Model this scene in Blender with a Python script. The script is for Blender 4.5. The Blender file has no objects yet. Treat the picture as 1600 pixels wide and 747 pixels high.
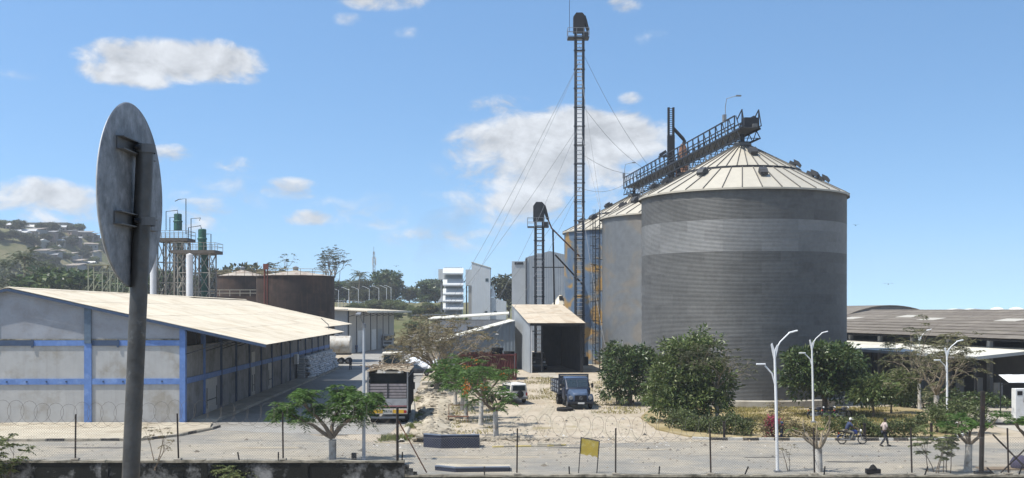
import bpy, math, random
import numpy as np
from mathutils import Vector, Matrix

# ------------------------------------------------------------------ camera, sky, sun, exposure
SC = bpy.context.scene
CAMH, HORIZ, FPX = 8.4, 486.0, 1700.0
cam_d = bpy.data.cameras.new('camera')
cam_d.sensor_width = 36.0
cam_d.lens = 36.0 * FPX / 1600.0
cam_d.shift_y = (HORIZ - 373.5) / 1600.0
cam_d.clip_start = 0.1
cam_d.clip_end = 9000.0
cam = bpy.data.objects.new('camera', cam_d)
SC.collection.objects.link(cam)
cam.location = (0, 0, CAMH)
cam.rotation_euler = (math.radians(90), 0, 0)
SC.camera = cam

SUN_EL = math.radians(62)
SUN_AZ = (-0.93, -0.37)
_n = math.hypot(*SUN_AZ)
SUN_V = Vector((SUN_AZ[0] / _n * math.cos(SUN_EL), SUN_AZ[1] / _n * math.cos(SUN_EL), math.sin(SUN_EL)))
sun_d = bpy.data.lights.new('sun', 'SUN')
sun_d.energy = 5.0
sun_d.angle = math.radians(0.5)
sun_d.color = (1.0, 0.955, 0.88)
sun = bpy.data.objects.new('sun', sun_d)
SC.collection.objects.link(sun)
sun.rotation_euler = SUN_V.to_track_quat('Z', 'Y').to_euler()
sun.location = (-60, -20, 120)

world = bpy.data.worlds.new('World')
SC.world = world
world.use_nodes = True
SC.view_settings.view_transform = 'Standard'
SC.view_settings.look = 'None'
SC.view_settings.gamma = 1.0
SC.view_settings.exposure = 0.5
SC.view_settings.use_curve_mapping = False
SC.cycles.max_bounces = 6
SC.cycles.diffuse_bounces = 3
SC.cycles.glossy_bounces = 3
SC.cycles.transmission_bounces = 4
SC.cycles.transparent_max_bounces = 8
SC.cycles.volume_bounces = 0
SC.cycles.use_denoising = True

SKY_STRENGTH = 0.146


def build_world():
    nt = world.node_tree
    nt.nodes.clear()
    N = nt.nodes.new
    Lk = nt.links.new

    def math_(op, a, b=None, c=None, clamp=False):
        n = N('ShaderNodeMath'); n.operation = op; n.use_clamp = clamp
        for i, v in enumerate((a, b, c)):
            if v is None: continue
            if isinstance(v, (int, float)): n.inputs[i].default_value = v
            else: Lk(v, n.inputs[i])
        return n.outputs[0]
    out = N('ShaderNodeOutputWorld')
    bg = N('ShaderNodeBackground')
    sky = N('ShaderNodeTexSky')
    sky.sky_type = 'NISHITA'
    sky.sun_disc = False
    sky.sun_elevation = SUN_EL
    sky.sun_rotation = math.atan2(SUN_AZ[0], SUN_AZ[1])
    sky.altitude = 20
    sky.air_density = 1.15
    sky.dust_density = 0.7
    sky.ozone_density = 2.0
    tc = N('ShaderNodeTexCoord')
    sep = N('ShaderNodeSeparateXYZ')
    Lk(tc.outputs['Generated'], sep.inputs[0])
    x, y, z = sep.outputs
    az = math_('ARCTAN2', x, y)
    el = math_('ARCSINE', z)
    # big and fine cloud noise
    mp = N('ShaderNodeMapping'); mp.inputs['Scale'].default_value = (1, 1, 1.7)
    Lk(tc.outputs['Generated'], mp.inputs['Vector'])
    n1 = N('ShaderNodeTexNoise'); n1.inputs['Scale'].default_value = 26; n1.inputs['Detail'].default_value = 7
    n1.inputs['Roughness'].default_value = 0.6; n1.inputs['Distortion'].default_value = 0.35
    Lk(mp.outputs[0], n1.inputs['Vector'])
    n2 = N('ShaderNodeTexNoise'); n2.inputs['Scale'].default_value = 7; n2.inputs['Detail'].default_value = 3
    Lk(mp.outputs[0], n2.inputs['Vector'])
    # fair weather cumulus: centre px, py, half width, half height, strength
    blobs = [(262, 95, 150, 38, 1.2), (330, 96, 92, 38, 1.2), (205, 112, 90, 30, 1.0), (388, 122, 26, 14, .5),
             (50, 305, 105, 32, .95), (10, 352, 60, 14, .6), (268, 240, 40, 18, .7), (372, 257, 48, 16, .45),
             (452, 295, 58, 22, .75), (483, 342, 52, 18, .85), (322, 335, 70, 40, .5), (600, 346, 52, 20, .35),
             (600, 2, 90, 20, .7), (545, 30, 34, 14, .35), (975, 8, 36, 18, .6), (785, 168, 66, 24, .55),
             (870, 222, 190, 62, 1.35), (960, 215, 110, 52, 1.25), (760, 240, 80, 28, .75), (850, 270, 170, 52, 1.0), (820, 315, 95, 30, .9),
             (725, 366, 66, 18, .65), (745, 282, 62, 22, .5), (985, 154, 26, 14, .45), (640, 50, 40, 14, .25),
             (1020, 60, 50, 24, .2), (940, 320, 90, 40, .45), (30, 118, 50, 12, .2), (840, 300, 240, 95, .42), (330, 300, 150, 60, .25), (90, 330, 140, 40, .4), (560, 330, 130, 45, .25), (690, 375, 130, 30, .4)]
    dens = None
    for (px, py, hw, hh, st) in blobs:
        a0 = math.atan((px - 800) / FPX); e0 = math.atan((HORIZ - py) / math.hypot(FPX, px - 800))
        da = math_('DIVIDE', math_('SUBTRACT', az, a0), hw / FPX)
        de = math_('DIVIDE', math_('SUBTRACT', el, e0), hh / FPX)
        r2 = math_('ADD', math_('MULTIPLY', da, da), math_('MULTIPLY', de, de))
        b = math_('MULTIPLY', math_('MAXIMUM', math_('SUBTRACT', 1.0, r2), 0.0), st)
        dens = b if dens is None else math_('MAXIMUM', dens, b)
    # the same kind of scattered cloud over the rest of the sky
    aaz = math_('ABSOLUTE', az)
    outv = math_('MAXIMUM', math_('SUBTRACT', aaz, 0.50), math_('SUBTRACT', el, 0.34))
    outm = math_('MULTIPLY', outv, 8.0, clamp=True)
    field = math_('MULTIPLY', math_('MULTIPLY', math_('SUBTRACT', n2.outputs[0], 0.50), 6.0, clamp=True), outm)
    lowband = math_('MULTIPLY', math_('SUBTRACT', 0.9, el), 3.0, clamp=True)
    above = math_('MULTIPLY', el, 12.0, clamp=True)
    field = math_('MULTIPLY', math_('MULTIPLY', field, lowband), above)
    dens = math_('MAXIMUM', dens, field)
    fuzz = math_('MULTIPLY', math_('SUBTRACT', n1.outputs[0], 0.5), 2.3)
    d2 = math_('ADD', dens, math_('MULTIPLY', fuzz, math_('MINIMUM', math_('MULTIPLY', dens, 3.0), 1.0)))
    mr = N('ShaderNodeMapRange'); mr.interpolation_type = 'SMOOTHSTEP'
    mr.inputs['From Min'].default_value = 0.13; mr.inputs['From Max'].default_value = 0.88
    mr.inputs['To Min'].default_value = 0.0; mr.inputs['To Max'].default_value = 0.92
    Lk(d2, mr.inputs['Value'])
    # cloud colour: bright tops, faint grey cores
    # sunlit side against shaded side of each puff
    mo = N('ShaderNodeVectorMath'); mo.inputs[1].default_value = (-.010, 0, .016); Lk(mp.outputs[0], mo.inputs[0])
    n3 = N('ShaderNodeTexNoise'); n3.inputs['Scale'].default_value = 26; n3.inputs['Detail'].default_value = 5
    n3.inputs['Roughness'].default_value = 0.55; n3.inputs['Distortion'].default_value = 0.35
    Lk(mo.outputs[0], n3.inputs['Vector'])
    cr = N('ShaderNodeMapRange'); cr.inputs['From Min'].default_value = -0.22; cr.inputs['From Max'].default_value = 0.2
    cr.inputs['To Min'].default_value = 0.40; cr.inputs['To Max'].default_value = 0.68
    Lk(math_('SUBTRACT', n1.outputs[0], n3.outputs[0]), cr.inputs['Value'])
    cc = N('ShaderNodeCombineColor')
    Lk(math_('MULTIPLY', cr.outputs[0], 0.93), cc.inputs[0]); Lk(math_('MULTIPLY', cr.outputs[0], 0.96), cc.inputs[1]); Lk(cr.outputs[0], cc.inputs[2])
    skm = N('ShaderNodeVectorMath'); skm.operation = 'SCALE'; skm.inputs[3].default_value = SKY_STRENGTH
    hs = N('ShaderNodeHueSaturation'); hs.inputs['Saturation'].default_value = 1.1
    Lk(sky.outputs[0], hs.inputs['Color'])
    # hazy tropical noon: the low sky keeps the blue of the sky higher up, all the way round
    cv = N('ShaderNodeCombineXYZ'); Lk(x, cv.inputs[0]); Lk(y, cv.inputs[1]); Lk(math_('ADD', math_('MULTIPLY', z, 1.65), 0.135), cv.inputs[2])
    nv = N('ShaderNodeVectorMath'); nv.operation = 'NORMALIZE'; Lk(cv.outputs[0], nv.inputs[0]); Lk(nv.outputs[0], sky.inputs[0])
    tn = N('ShaderNodeVectorMath'); tn.operation = 'MULTIPLY'; tn.inputs[1].default_value = (.95, 1.04, 1.03); Lk(hs.outputs[0], tn.inputs[0])
    Lk(tn.outputs[0], skm.inputs[0])
    mix = N('ShaderNodeMix'); mix.data_type = 'RGBA'
    Lk(mr.outputs[0], mix.inputs['Factor'])
    Lk(skm.outputs[0], mix.inputs[6]); Lk(cc.outputs[0], mix.inputs[7])
    Lk(mix.outputs[2], bg.inputs['Color'])
    bg.inputs['Strength'].default_value = 1.0
    Lk(bg.outputs[0], out.inputs['Surface'])


build_world()

# ------------------------------------------------------------------ helpers
C = SC.collection
RNG = random.Random(7)


def XP(px, Y): return (px - 800.0) / FPX * Y
def ZP(py, Y): return CAMH - (py - HORIZ) / FPX * Y
def GY(py): return CAMH * FPX / (py - HORIZ)
def GP(px, py): Y = GY(py); return (XP(px, Y), Y)


def ss(a, b, v):
    t = np.clip((v - a) / (b - a), 0, 1)
    return t * t * (3 - 2 * t)


def gz(x, y):
    x = np.asarray(x, float); y = np.asarray(y, float)
    yard = 1.5 * ss(96, 113, y) * ss(-9, -4, x) * (1 - ss(9, 14, x) * (1 - ss(112, 118, y))) * (1 - ss(26, 34, x))
    yard = yard * (1 - ss(180, 230, y))
    back = (6.0 * ss(262, 312, y) + 5.0 * ss(312, 420, y)) * ss(-170, -60, x) * (1 - ss(0, 50, x))
    hill = 47 * ss(-178, -275, x) * ss(400, 640, y) * (1 - ss(770, 940, y))
    hill = hill * (1 + 0.05 * np.sin(x * .11) + 0.04 * np.sin(y * .07 + x * .05))
    mid = 8 * ss(-75, -150, x) * ss(260, 420, y) * (1 - ss(600, 800, y))
    emb = 6.2 * (1 - ss(9.0, 24.0, y)) - 0.0
    return yard + back + hill + mid + emb


def gz1(x, y): return float(gz(x, y))


class MB:
    def __init__(s): s.v = []; s.f = []

    def add(s, verts, faces):
        o = len(s.v)
        s.v.extend([tuple(p) for p in verts])
        s.f.extend([tuple(i + o for i in f) for f in faces])
        return s

    def box(s, c, d, rz=0.0, mat=None):
        hx, hy, hz = d[0] / 2, d[1] / 2, d[2] / 2
        vs = [(-hx, -hy, -hz), (hx, -hy, -hz), (hx, hy, -hz), (-hx, hy, -hz), (-hx, -hy, hz), (hx, -hy, hz), (hx, hy, hz), (-hx, hy, hz)]
        if mat is not None: vs = [tuple(mat @ Vector(p)) for p in vs]
        elif rz:
            cs, sn = math.cos(rz), math.sin(rz); vs = [(p[0] * cs - p[1] * sn, p[0] * sn + p[1] * cs, p[2]) for p in vs]
        vs = [(p[0] + c[0], p[1] + c[1], p[2] + c[2]) for p in vs]
        return s.add(vs, [(3, 2, 1, 0), (4, 5, 6, 7), (0, 1, 5, 4), (1, 2, 6, 5), (2, 3, 7, 6), (3, 0, 4, 7)])

    def bx(s, x0, x1, y0, y1, z0, z1): return s.box(((x0 + x1) / 2, (y0 + y1) / 2, (z0 + z1) / 2), (x1 - x0, y1 - y0, z1 - z0))

    def bar(s, p0, p1, w, h=None):
        p0, p1 = Vector(p0), Vector(p1); d = p1 - p0; L = d.length
        if L < 1e-6: return s
        q = d.to_track_quat('Y', 'Z').to_matrix()
        return s.box((p0 + p1) / 2, (w, L, h or w), mat=q)

    def tube(s, pts, r, n=6, cap=True):
        pts = [Vector(p) for p in pts]; k = len(pts)
        rs = r if isinstance(r, (list, tuple)) else [r] * k
        rings = []; prev = None
        for i in range(k):
            t = (pts[min(i + 1, k - 1)] - pts[max(i - 1, 0)])
            if t.length < 1e-9: t = Vector((0, 0, 1))
            t.normalize()
            if prev is None:
                u = t.cross(Vector((0, 0, 1)));
                if u.length < 0.05: u = t.cross(Vector((1, 0, 0)))
            else:
                u = prev - t * prev.dot(t)
                if u.length < 1e-4: u = t.cross(Vector((0, 0, 1)))
            u.normalize(); prev = u
            w = t.cross(u)
            rings.append([pts[i] + (u * math.cos(2 * math.pi * j / n) + w * math.sin(2 * math.pi * j / n)) * rs[i] for j in range(n)])
        vs = [p for rg in rings for p in rg]
        fs = [(i * n + j, i * n + (j + 1) % n, (i + 1) * n + (j + 1) % n, (i + 1) * n + j) for i in range(k - 1) for j in range(n)]
        if cap: fs += [tuple(range(n - 1, -1, -1)), tuple((k - 1) * n + j for j in range(n))]
        return s.add(vs, fs)

    def lathe(s, prof, n=24, a0=0.0, a1=2 * math.pi, c=(0, 0, 0)):
        full = abs(a1 - a0 - 2 * math.pi) < 1e-6
        m = n if full else n + 1
        vs = []
        for (r, z) in prof:
            for j in range(m):
                a = a0 + (a1 - a0) * j / n
                vs.append((c[0] + r * math.cos(a), c[1] + r * math.sin(a), c[2] + z))
        fs = []
        for i in range(len(prof) - 1):
            for j in range(n):
                j2 = (j + 1) % m
                fs.append((i * m + j, i * m + j2, (i + 1) * m + j2, (i + 1) * m + j))
        return s.add(vs, fs)

    def axle(s, p0, p1, prof, n=16):
        """lathe about the axis p0-p1; prof = (t along 0..1, radius)"""
        p0, p1 = Vector(p0), Vector(p1); d = (p1 - p0); L = d.length; t = d.normalized()
        u = t.cross(Vector((0, 0, 1)))
        if u.length < .05: u = t.cross(Vector((1, 0, 0)))
        u.normalize(); w = t.cross(u)
        vs = [p0 + d * a + (u * math.cos(2 * math.pi * j / n) + w * math.sin(2 * math.pi * j / n)) * r for (a, r) in prof for j in range(n)]
        fs = [(i * n + j, i * n + (j + 1) % n, (i + 1) * n + (j + 1) % n, (i + 1) * n + j) for i in range(len(prof) - 1) for j in range(n)]
        return s.add(vs, fs)

    def prism(s, poly, e):
        """poly: 3D points (planar), extruded by vector e"""
        k = len(poly); a = [Vector(p) for p in poly]; e = Vector(e)
        vs = a + [p + e for p in a]
        fs = [tuple(range(k - 1, -1, -1)), tuple(range(k, 2 * k))] + [(i, (i + 1) % k, (i + 1) % k + k, i + k) for i in range(k)]
        return s.add(vs, fs)

    def quad(s, a, b, c, d): return s.add([a, b, c, d], [(0, 1, 2, 3)])

    def mesh(s, name='m', smooth=None):
        me = bpy.data.meshes.new(name)
        me.from_pydata(s.v, [], s.f)
        if smooth is not None:
            me.polygons.foreach_set('use_smooth', [True] * len(me.polygons))
            me.update()
            me.set_sharp_from_angle(angle=math.radians(smooth))
        me.update()
        return me

    def build(s, name, mat, parent=None, loc=(0, 0, 0), rz=0.0, smooth=None, bevel=None):
        return link(name, s.mesh(name, smooth), mat, parent, loc, rz, bevel)


def link(name, me, mat, parent=None, loc=(0, 0, 0), rz=0.0, bevel=None):
    o = bpy.data.objects.new(name, me)
    if mat is not None and not me.materials: me.materials.append(mat)
    C.objects.link(o)
    o.location = loc
    o.rotation_euler = (0, 0, rz)
    if parent is not None: o.parent = parent
    if bevel:
        b = o.modifiers.new('edge', 'BEVEL'); b.width = bevel; b.segments = 2; b.limit_method = 'ANGLE'; b.angle_limit = math.radians(40)
    return o


def npmesh(name, V, F, mat, parent=None, loc=(0, 0, 0), smooth=False):
    """V (n,3), F (m,k) numpy"""
    me = bpy.data.meshes.new(name)
    V = np.asarray(V, np.float32); F = np.asarray(F, np.int32)
    me.vertices.add(len(V)); me.vertices.foreach_set('co', V.ravel())
    k = F.shape[1]
    me.loops.add(F.size); me.loops.foreach_set('vertex_index', F.ravel())
    me.polygons.add(len(F))
    me.polygons.foreach_set('loop_start', np.arange(0, F.size, k, dtype=np.int32))
    me.polygons.foreach_set('loop_total', np.full(len(F), k, np.int32))
    if smooth: me.polygons.foreach_set('use_smooth', np.ones(len(F), bool))
    me.update(calc_edges=True)
    return link(name, me, mat, parent, loc)


def tag(o, label=None, cat=None, group=None, kind=None):
    if label: o['label'] = label
    if cat: o['category'] = cat
    if group: o['group'] = group
    if kind: o['kind'] = kind
    return o


def thing(name, label, cat, loc=(0, 0, 0), rz=0.0, group=None):
    o = bpy.data.objects.new(name, None)
    o.empty_display_size = 0.2
    C.objects.link(o)
    o.location = loc; o.rotation_euler = (0, 0, rz)
    return tag(o, label, cat, group)


def copy_tree(o, parent=None):
    c = o.copy(); C.objects.link(c)
    if parent is not None: c.parent = parent
    for ch in list(o.children): copy_tree(ch, c)
    return c


MATS = {}


def M(name, col, rough=.85, metal=0.0, var=.18, scale=1.2, bump=0.0, bscale=14.0, col2=None, amt2=.5, scale2=.35, spec=.35, rnd=0.0,
      streak=None, wave=None):
    """painted or worn surface: base colour, fine mottling, a second tone in patches, optional run-down streaks, optional ribs"""
    if name in MATS: return MATS[name]
    col = tuple(c * .86 for c in col)
    if col2 is not None: col2 = tuple(c * .86 for c in col2)
    m = bpy.data.materials.new(name); m.use_nodes = True
    nt = m.node_tree; N = nt.nodes.new; Lk = nt.links.new
    bs = nt.nodes['Principled BSDF']
    bs.inputs['Roughness'].default_value = rough
    bs.inputs['Metallic'].default_value = metal
    bs.inputs['Specular IOR Level'].default_value = spec
    tc = N('ShaderNodeTexCoord')
    oi = N('ShaderNodeObjectInfo')
    off = N('ShaderNodeVectorMath'); off.operation = 'SCALE'; off.inputs[0].default_value = (37, 51, 23)
    Lk(oi.outputs['Random'], off.inputs[3])
    ad = N('ShaderNodeVectorMath'); Lk(tc.outputs['Object'], ad.inputs[0]); Lk(off.outputs[0], ad.inputs[1])
    n1 = N('ShaderNodeTexNoise'); n1.inputs['Scale'].default_value = scale; n1.inputs['Detail'].default_value = 8; n1.inputs['Roughness'].default_value = .65
    Lk(ad.outputs[0], n1.inputs['Vector'])
    r1 = N('ShaderNodeMapRange'); r1.inputs['From Min'].default_value = .3; r1.inputs['From Max'].default_value = .7
    r1.inputs['To Min'].default_value = 1 - var; r1.inputs['To Max'].default_value = 1 + var
    Lk(n1.outputs[0], r1.inputs['Value'])
    base = N('ShaderNodeRGB'); base.outputs[0].default_value = (*col, 1)
    cur = base.outputs[0]
    if col2 is not None:
        n2 = N('ShaderNodeTexNoise'); n2.inputs['Scale'].default_value = scale2; n2.inputs['Detail'].default_value = 9; n2.inputs['Roughness'].default_value = .7
        Lk(ad.outputs[0], n2.inputs['Vector'])
        r2 = N('ShaderNodeMapRange'); r2.inputs['From Min'].default_value = .62 - amt2 * .3; r2.inputs['From Max'].default_value = .78 - amt2 * .3
        Lk(n2.outputs[0], r2.inputs['Value'])
        mx = N('ShaderNodeMix'); mx.data_type = 'RGBA'; Lk(r2.outputs[0], mx.inputs[0]); Lk(cur, mx.inputs[6]); mx.inputs[7].default_value = (*col2, 1)
        cur = mx.outputs[2]
    if streak is not None:
        scol, samt = streak[:2]
        mp = N('ShaderNodeMapping'); mp.inputs['Scale'].default_value = streak[2] if len(streak) > 2 else (2.2, 2.2, .12); Lk(ad.outputs[0], mp.inputs[0])
        n3 = N('ShaderNodeTexNoise'); n3.inputs['Scale'].default_value = 1.6; n3.inputs['Detail'].default_value = 6; Lk(mp.outputs[0], n3.inputs['Vector'])
        r3 = N('ShaderNodeMapRange'); r3.inputs['From Min'].default_value = .5; r3.inputs['From Max'].default_value = .75; r3.inputs['To Max'].default_value = samt
        Lk(n3.outputs[0], r3.inputs['Value'])
        mx = N('ShaderNodeMix'); mx.data_type = 'RGBA'; Lk(r3.outputs[0], mx.inputs[0]); Lk(cur, mx.inputs[6]); mx.inputs[7].default_value = (*scol, 1)
        cur = mx.outputs[2]
    mul = N('ShaderNodeVectorMath'); mul.operation = 'SCALE'; Lk(cur, mul.inputs[0]); Lk(r1.outputs[0], mul.inputs[3])
    cur = mul.outputs[0]
    if rnd:
        rr = N('ShaderNodeMapRange'); rr.inputs['To Min'].default_value = 1 - rnd; rr.inputs['To Max'].default_value = 1 + rnd
        Lk(oi.outputs['Random'], rr.inputs['Value'])
        m2 = N('ShaderNodeVectorMath'); m2.operation = 'SCALE'; Lk(cur, m2.inputs[0]); Lk(rr.outputs[0], m2.inputs[3]); cur = m2.outputs[0]
    Lk(cur, bs.inputs['Base Color'])
    h = None
    if bump:
        n4 = N('ShaderNodeTexNoise'); n4.inputs['Scale'].default_value = bscale; n4.inputs['Detail'].default_value = 5
        Lk(ad.outputs[0], n4.inputs['Vector'])
        bp = N('ShaderNodeBump'); bp.inputs['Strength'].default_value = bump; bp.inputs['Distance'].default_value = .05
        Lk(n4.outputs[0], bp.inputs['Height']); h = bp.outputs[0]
    if wave is not None:
        axis, pitch, strength = wave
        sp = N('ShaderNodeSeparateXYZ'); Lk(tc.outputs['Object'], sp.inputs[0])
        ml = N('ShaderNodeMath'); ml.operation = 'MULTIPLY'; ml.inputs[1].default_value = 2 * math.pi / pitch; Lk(sp.outputs['XYZ'.index(axis)], ml.inputs[0])
        sn = N('ShaderNodeMath'); sn.operation = 'SINE'; Lk(ml.outputs[0], sn.inputs[0])
        bp2 = N('ShaderNodeBump'); bp2.inputs['Strength'].default_value = strength; bp2.inputs['Distance'].default_value = .03
        Lk(sn.outputs[0], bp2.inputs['Height'])
        if h is not None: Lk(h, bp2.inputs['Normal'])
        h = bp2.outputs[0]
    if h is not None: Lk(h, bs.inputs['Normal'])
    MATS[name] = m
    return m


def leafM(name, cols, rough=.55, trans=.28):
    if name in MATS: return MATS[name]
    m = bpy.data.materials.new(name); m.use_nodes = True
    nt = m.node_tree; N = nt.nodes.new; Lk = nt.links.new
    bs = nt.nodes['Principled BSDF']; out = nt.nodes['Material Output']
    bs.inputs['Roughness'].default_value = rough; bs.inputs['Specular IOR Level'].default_value = .4
    g = N('ShaderNodeNewGeometry'); cr = N('ShaderNodeValToRGB')
    cr.color_ramp.elements[0].color = (*cols[0], 1); cr.color_ramp.elements[-1].color = (*cols[-1], 1)
    for i, c in enumerate(cols[1:-1]):
        e = cr.color_ramp.elements.new((i + 1) / (len(cols) - 1)); e.color = (*c, 1)
    Lk(g.outputs['Random Per Island'], cr.inputs[0])
    tc = N('ShaderNodeTexCoord'); n1 = N('ShaderNodeTexNoise'); n1.inputs['Scale'].default_value = .9; n1.inputs['Detail'].default_value = 3
    Lk(tc.outputs['Object'], n1.inputs['Vector'])
    r1 = N('ShaderNodeMapRange'); r1.inputs['From Min'].default_value = .3; r1.inputs['From Max'].default_value = .7; r1.inputs['To Min'].default_value = .55; r1.inputs['To Max'].default_value = 1.15
    Lk(n1.outputs[0], r1.inputs['Value'])
    ml = N('ShaderNodeVectorMath'); ml.operation = 'SCALE'; Lk(cr.outputs[0], ml.inputs[0]); Lk(r1.outputs[0], ml.inputs[3])
    Lk(ml.outputs[0], bs.inputs['Base Color'])
    tr = N('ShaderNodeBsdfTranslucent'); Lk(ml.outputs[0], tr.inputs['Color'])
    mx = N('ShaderNodeMixShader'); mx.inputs[0].default_value = trans
    Lk(bs.outputs[0], mx.inputs[1]); Lk(tr.outputs[0], mx.inputs[2]); Lk(mx.outputs[0], out.inputs['Surface'])
    MATS[name] = m
    return m


def glassM(name, col=(.02, .03, .035), rough=.08):
    if name in MATS: return MATS[name]
    m = M(name, col, rough, 0, .1, 2.0, spec=.8)
    return m
# ------------------------------------------------------------------ materials
def ground_material():
    m = bpy.data.materials.new('dusty_ground'); m.use_nodes = True
    nt = m.node_tree; N = nt.nodes.new; Lk = nt.links.new
    bs = nt.nodes['Principled BSDF']; bs.inputs['Roughness'].default_value = .95; bs.inputs['Specular IOR Level'].default_value = .15
    tc = N('ShaderNodeTexCoord')

    def noise(sc, det=8, rough=.65, vec=None):
        n = N('ShaderNodeTexNoise'); n.inputs['Scale'].default_value = sc; n.inputs['Detail'].default_value = det; n.inputs['Roughness'].default_value = rough
        Lk(vec or tc.outputs['Object'], n.inputs['Vector']); return n.outputs[0]

    def rng(v, a, b, c=0.0, d=1.0):
        r = N('ShaderNodeMapRange'); r.inputs['From Min'].default_value = a; r.inputs['From Max'].default_value = b
        r.inputs['To Min'].default_value = c; r.inputs['To Max'].default_value = d; Lk(v, r.inputs['Value']); return r.outputs[0]

    def mixc(f, a, b):
        x = N('ShaderNodeMix'); x.data_type = 'RGBA'; Lk(f, x.inputs[0])
        for i, v in ((6, a), (7, b)):
            if isinstance(v, tuple): x.inputs[i].default_value = (*v, 1)
            else: Lk(v, x.inputs[i])
        return x.outputs[2]
    sep = N('ShaderNodeSeparateXYZ'); Lk(tc.outputs['Object'], sep.inputs[0])
    c = mixc(rng(noise(.22), .4, .62), (.43, .372, .29), (.35, .295, .22))
    c = mixc(rng(noise(.9), .50, .72, 0, .6), c, (.50, .44, .355))
    mp = N('ShaderNodeMapping'); mp.inputs['Scale'].default_value = (1.3, .25, 1); mp.inputs['Rotation'].default_value = (0, 0, .12); Lk(tc.outputs['Object'], mp.inputs[0])
    c = mixc(rng(noise(.8, 6, .6, mp.outputs[0]), .52, .64, 0, .5), c, (.28, .235, .175))
    c = mixc(rng(noise(5.5, 4, .6), .60, .72, 0, .35), c, (.24, .20, .145))
    # dry grass creeping in, and scrub beyond the yards
    gf = rng(noise(.10, 9, .75), .57, .66, 0, .7)
    c = mixc(gf, c, (.22, .185, .075))
    far = rng(sep.outputs[1], 225, 262)
    scrub = mixc(rng(noise(.05, 8, .7), .4, .6), (.09, .10, .04), (.18, .16, .09))
    c = mixc(far, c, scrub)
    dk = N('ShaderNodeVectorMath'); dk.operation = 'SCALE'; dk.inputs[3].default_value = .86; Lk(c, dk.inputs[0]); Lk(dk.outputs[0], bs.inputs['Base Color'])
    bp = N('ShaderNodeBump'); bp.inputs['Strength'].default_value = .55; bp.inputs['Distance'].default_value = .12
    Lk(noise(3.0, 10, .7), bp.inputs['Height']); Lk(bp.outputs[0], bs.inputs['Normal'])
    return m


m_asph = M('dusty_asphalt', (.235, .225, .20), .93, var=.14, scale=2.2, bump=.25, bscale=18, col2=(.33, .295, .235), amt2=.72, scale2=.16, spec=.2, streak=((.13, .125, .115), .55, (.05, .55, 1)))
m_conc_road = M('worn_concrete_road', (.29, .28, .255), .93, var=.13, scale=1.8, bump=.2, bscale=12, col2=(.225, .21, .185), amt2=.5, scale2=.2, spec=.2)
m_conc = M('pale_concrete', (.40, .37, .31), .92, var=.15, scale=1.6, bump=.25, col2=(.29, .26, .21), amt2=.5, spec=.2)
m_apron = M('sandy_apron', (.46, .41, .32), .95, var=.14, scale=1.2, bump=.3, col2=(.36, .31, .23), amt2=.55, spec=.15)
m_wallgrey = M('grey_render', (.37, .38, .39), .9, var=.10, scale=1.3, bump=.12, col2=(.29, .29, .28), amt2=.40, scale2=.5, streak=((.19, .18, .16), .35), spec=.2)
m_wallwarm = M('warm_grey_render', (.43, .43, .42), .9, var=.08, scale=1.0, bump=.1, col2=(.33, .31, .27), amt2=.40, scale2=.4, streak=((.22, .20, .17), .25), spec=.2)
m_gable = M('mottled_render', (.33, .35, .385), .9, var=.16, scale=1.4, bump=.2, col2=(.245, .25, .265), amt2=.62, scale2=.7, spec=.2)
m_blue = M('blue_paint', (.12, .22, .48), .7, var=.14, scale=2.5, col2=(.20, .31, .57), amt2=.35, scale2=1.2, streak=((.08, .12, .26), .35))
m_blue_dark = M('dark_blue_paint', (.045, .075, .135), .75, var=.2, scale=2.5)
m_navy = M('navy_paint', (.014, .020, .045), .7, var=.25, scale=2.0, bump=.15, col2=(.05, .055, .07), amt2=.22, scale2=2.5)
m_roof = M('cream_roof', (.62, .55, .425), .8, var=.06, scale=.9, col2=(.50, .42, .30), amt2=.46, scale2=.33, rnd=.05, spec=.25, wave=('Y', .40, .16), streak=((.36, .29, .20), .35, (.10, 1.6, 1)))
m_white = M('white_paint', (.72, .72, .70), .55, var=.07, scale=2.0, col2=(.55, .53, .49), amt2=.3, scale2=.8)
m_pole = M('white_pole_paint', (.70, .71, .71), .45, var=.05, scale=2.0)
m_galv = M('galvanised_steel', (.132, .132, .127), .58, .12, var=.12, scale=3.0, rnd=.12, col2=(.105, .104, .099), amt2=.4, scale2=.6, streak=((.095, .092, .085), .35), spec=.4)
m_galv_new = M('bright_galvanised_steel', (.225, .227, .222), .55, .12, var=.10, scale=3.0, rnd=.12, col2=(.19, .19, .185), amt2=.4, scale2=.6, spec=.4)
m_galv_dark = M('weathered_galvanised', (.14, .145, .15), .6, .4, var=.2, scale=6.0, spec=.4)
m_siloroof = M('silo_roof_steel', (.45, .415, .34), .55, .15, var=.07, scale=1.5, rnd=.05, col2=(.46, .42, .34), amt2=.35, scale2=.5)
m_dark = M('dark_steel', (.035, .037, .042), .55, .5, var=.25, scale=4.0)
m_black = M('black_steel', (.014, .014, .016), .6, .2, var=.2, scale=4.0)
m_steel = M('grey_steel', (.24, .245, .25), .55, .4, var=.18, scale=4.0)
m_rust = M('rusty_pipe', (.16, .075, .045), .85, var=.3, scale=4.0, col2=(.30, .17, .10), amt2=.4, scale2=2.0)
m_tank = M('tar_brown_tank', (.040, .027, .021), .8, var=.3, scale=.7, col2=(.07, .043, .031), amt2=.5, scale2=.3, streak=((.10, .055, .035), .5), spec=.25)
m_green = M('green_tank', (.022, .10, .072), .55, var=.2, scale=2.0, streak=((.012, .05, .04), .5))
m_corr_grey = M('grey_ribbed_sheet', (.33, .36, .385), .6, .2, var=.10, scale=.8, wave=('X', .42, .55), streak=((.24, .23, .21), .3), rnd=.04)
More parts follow.
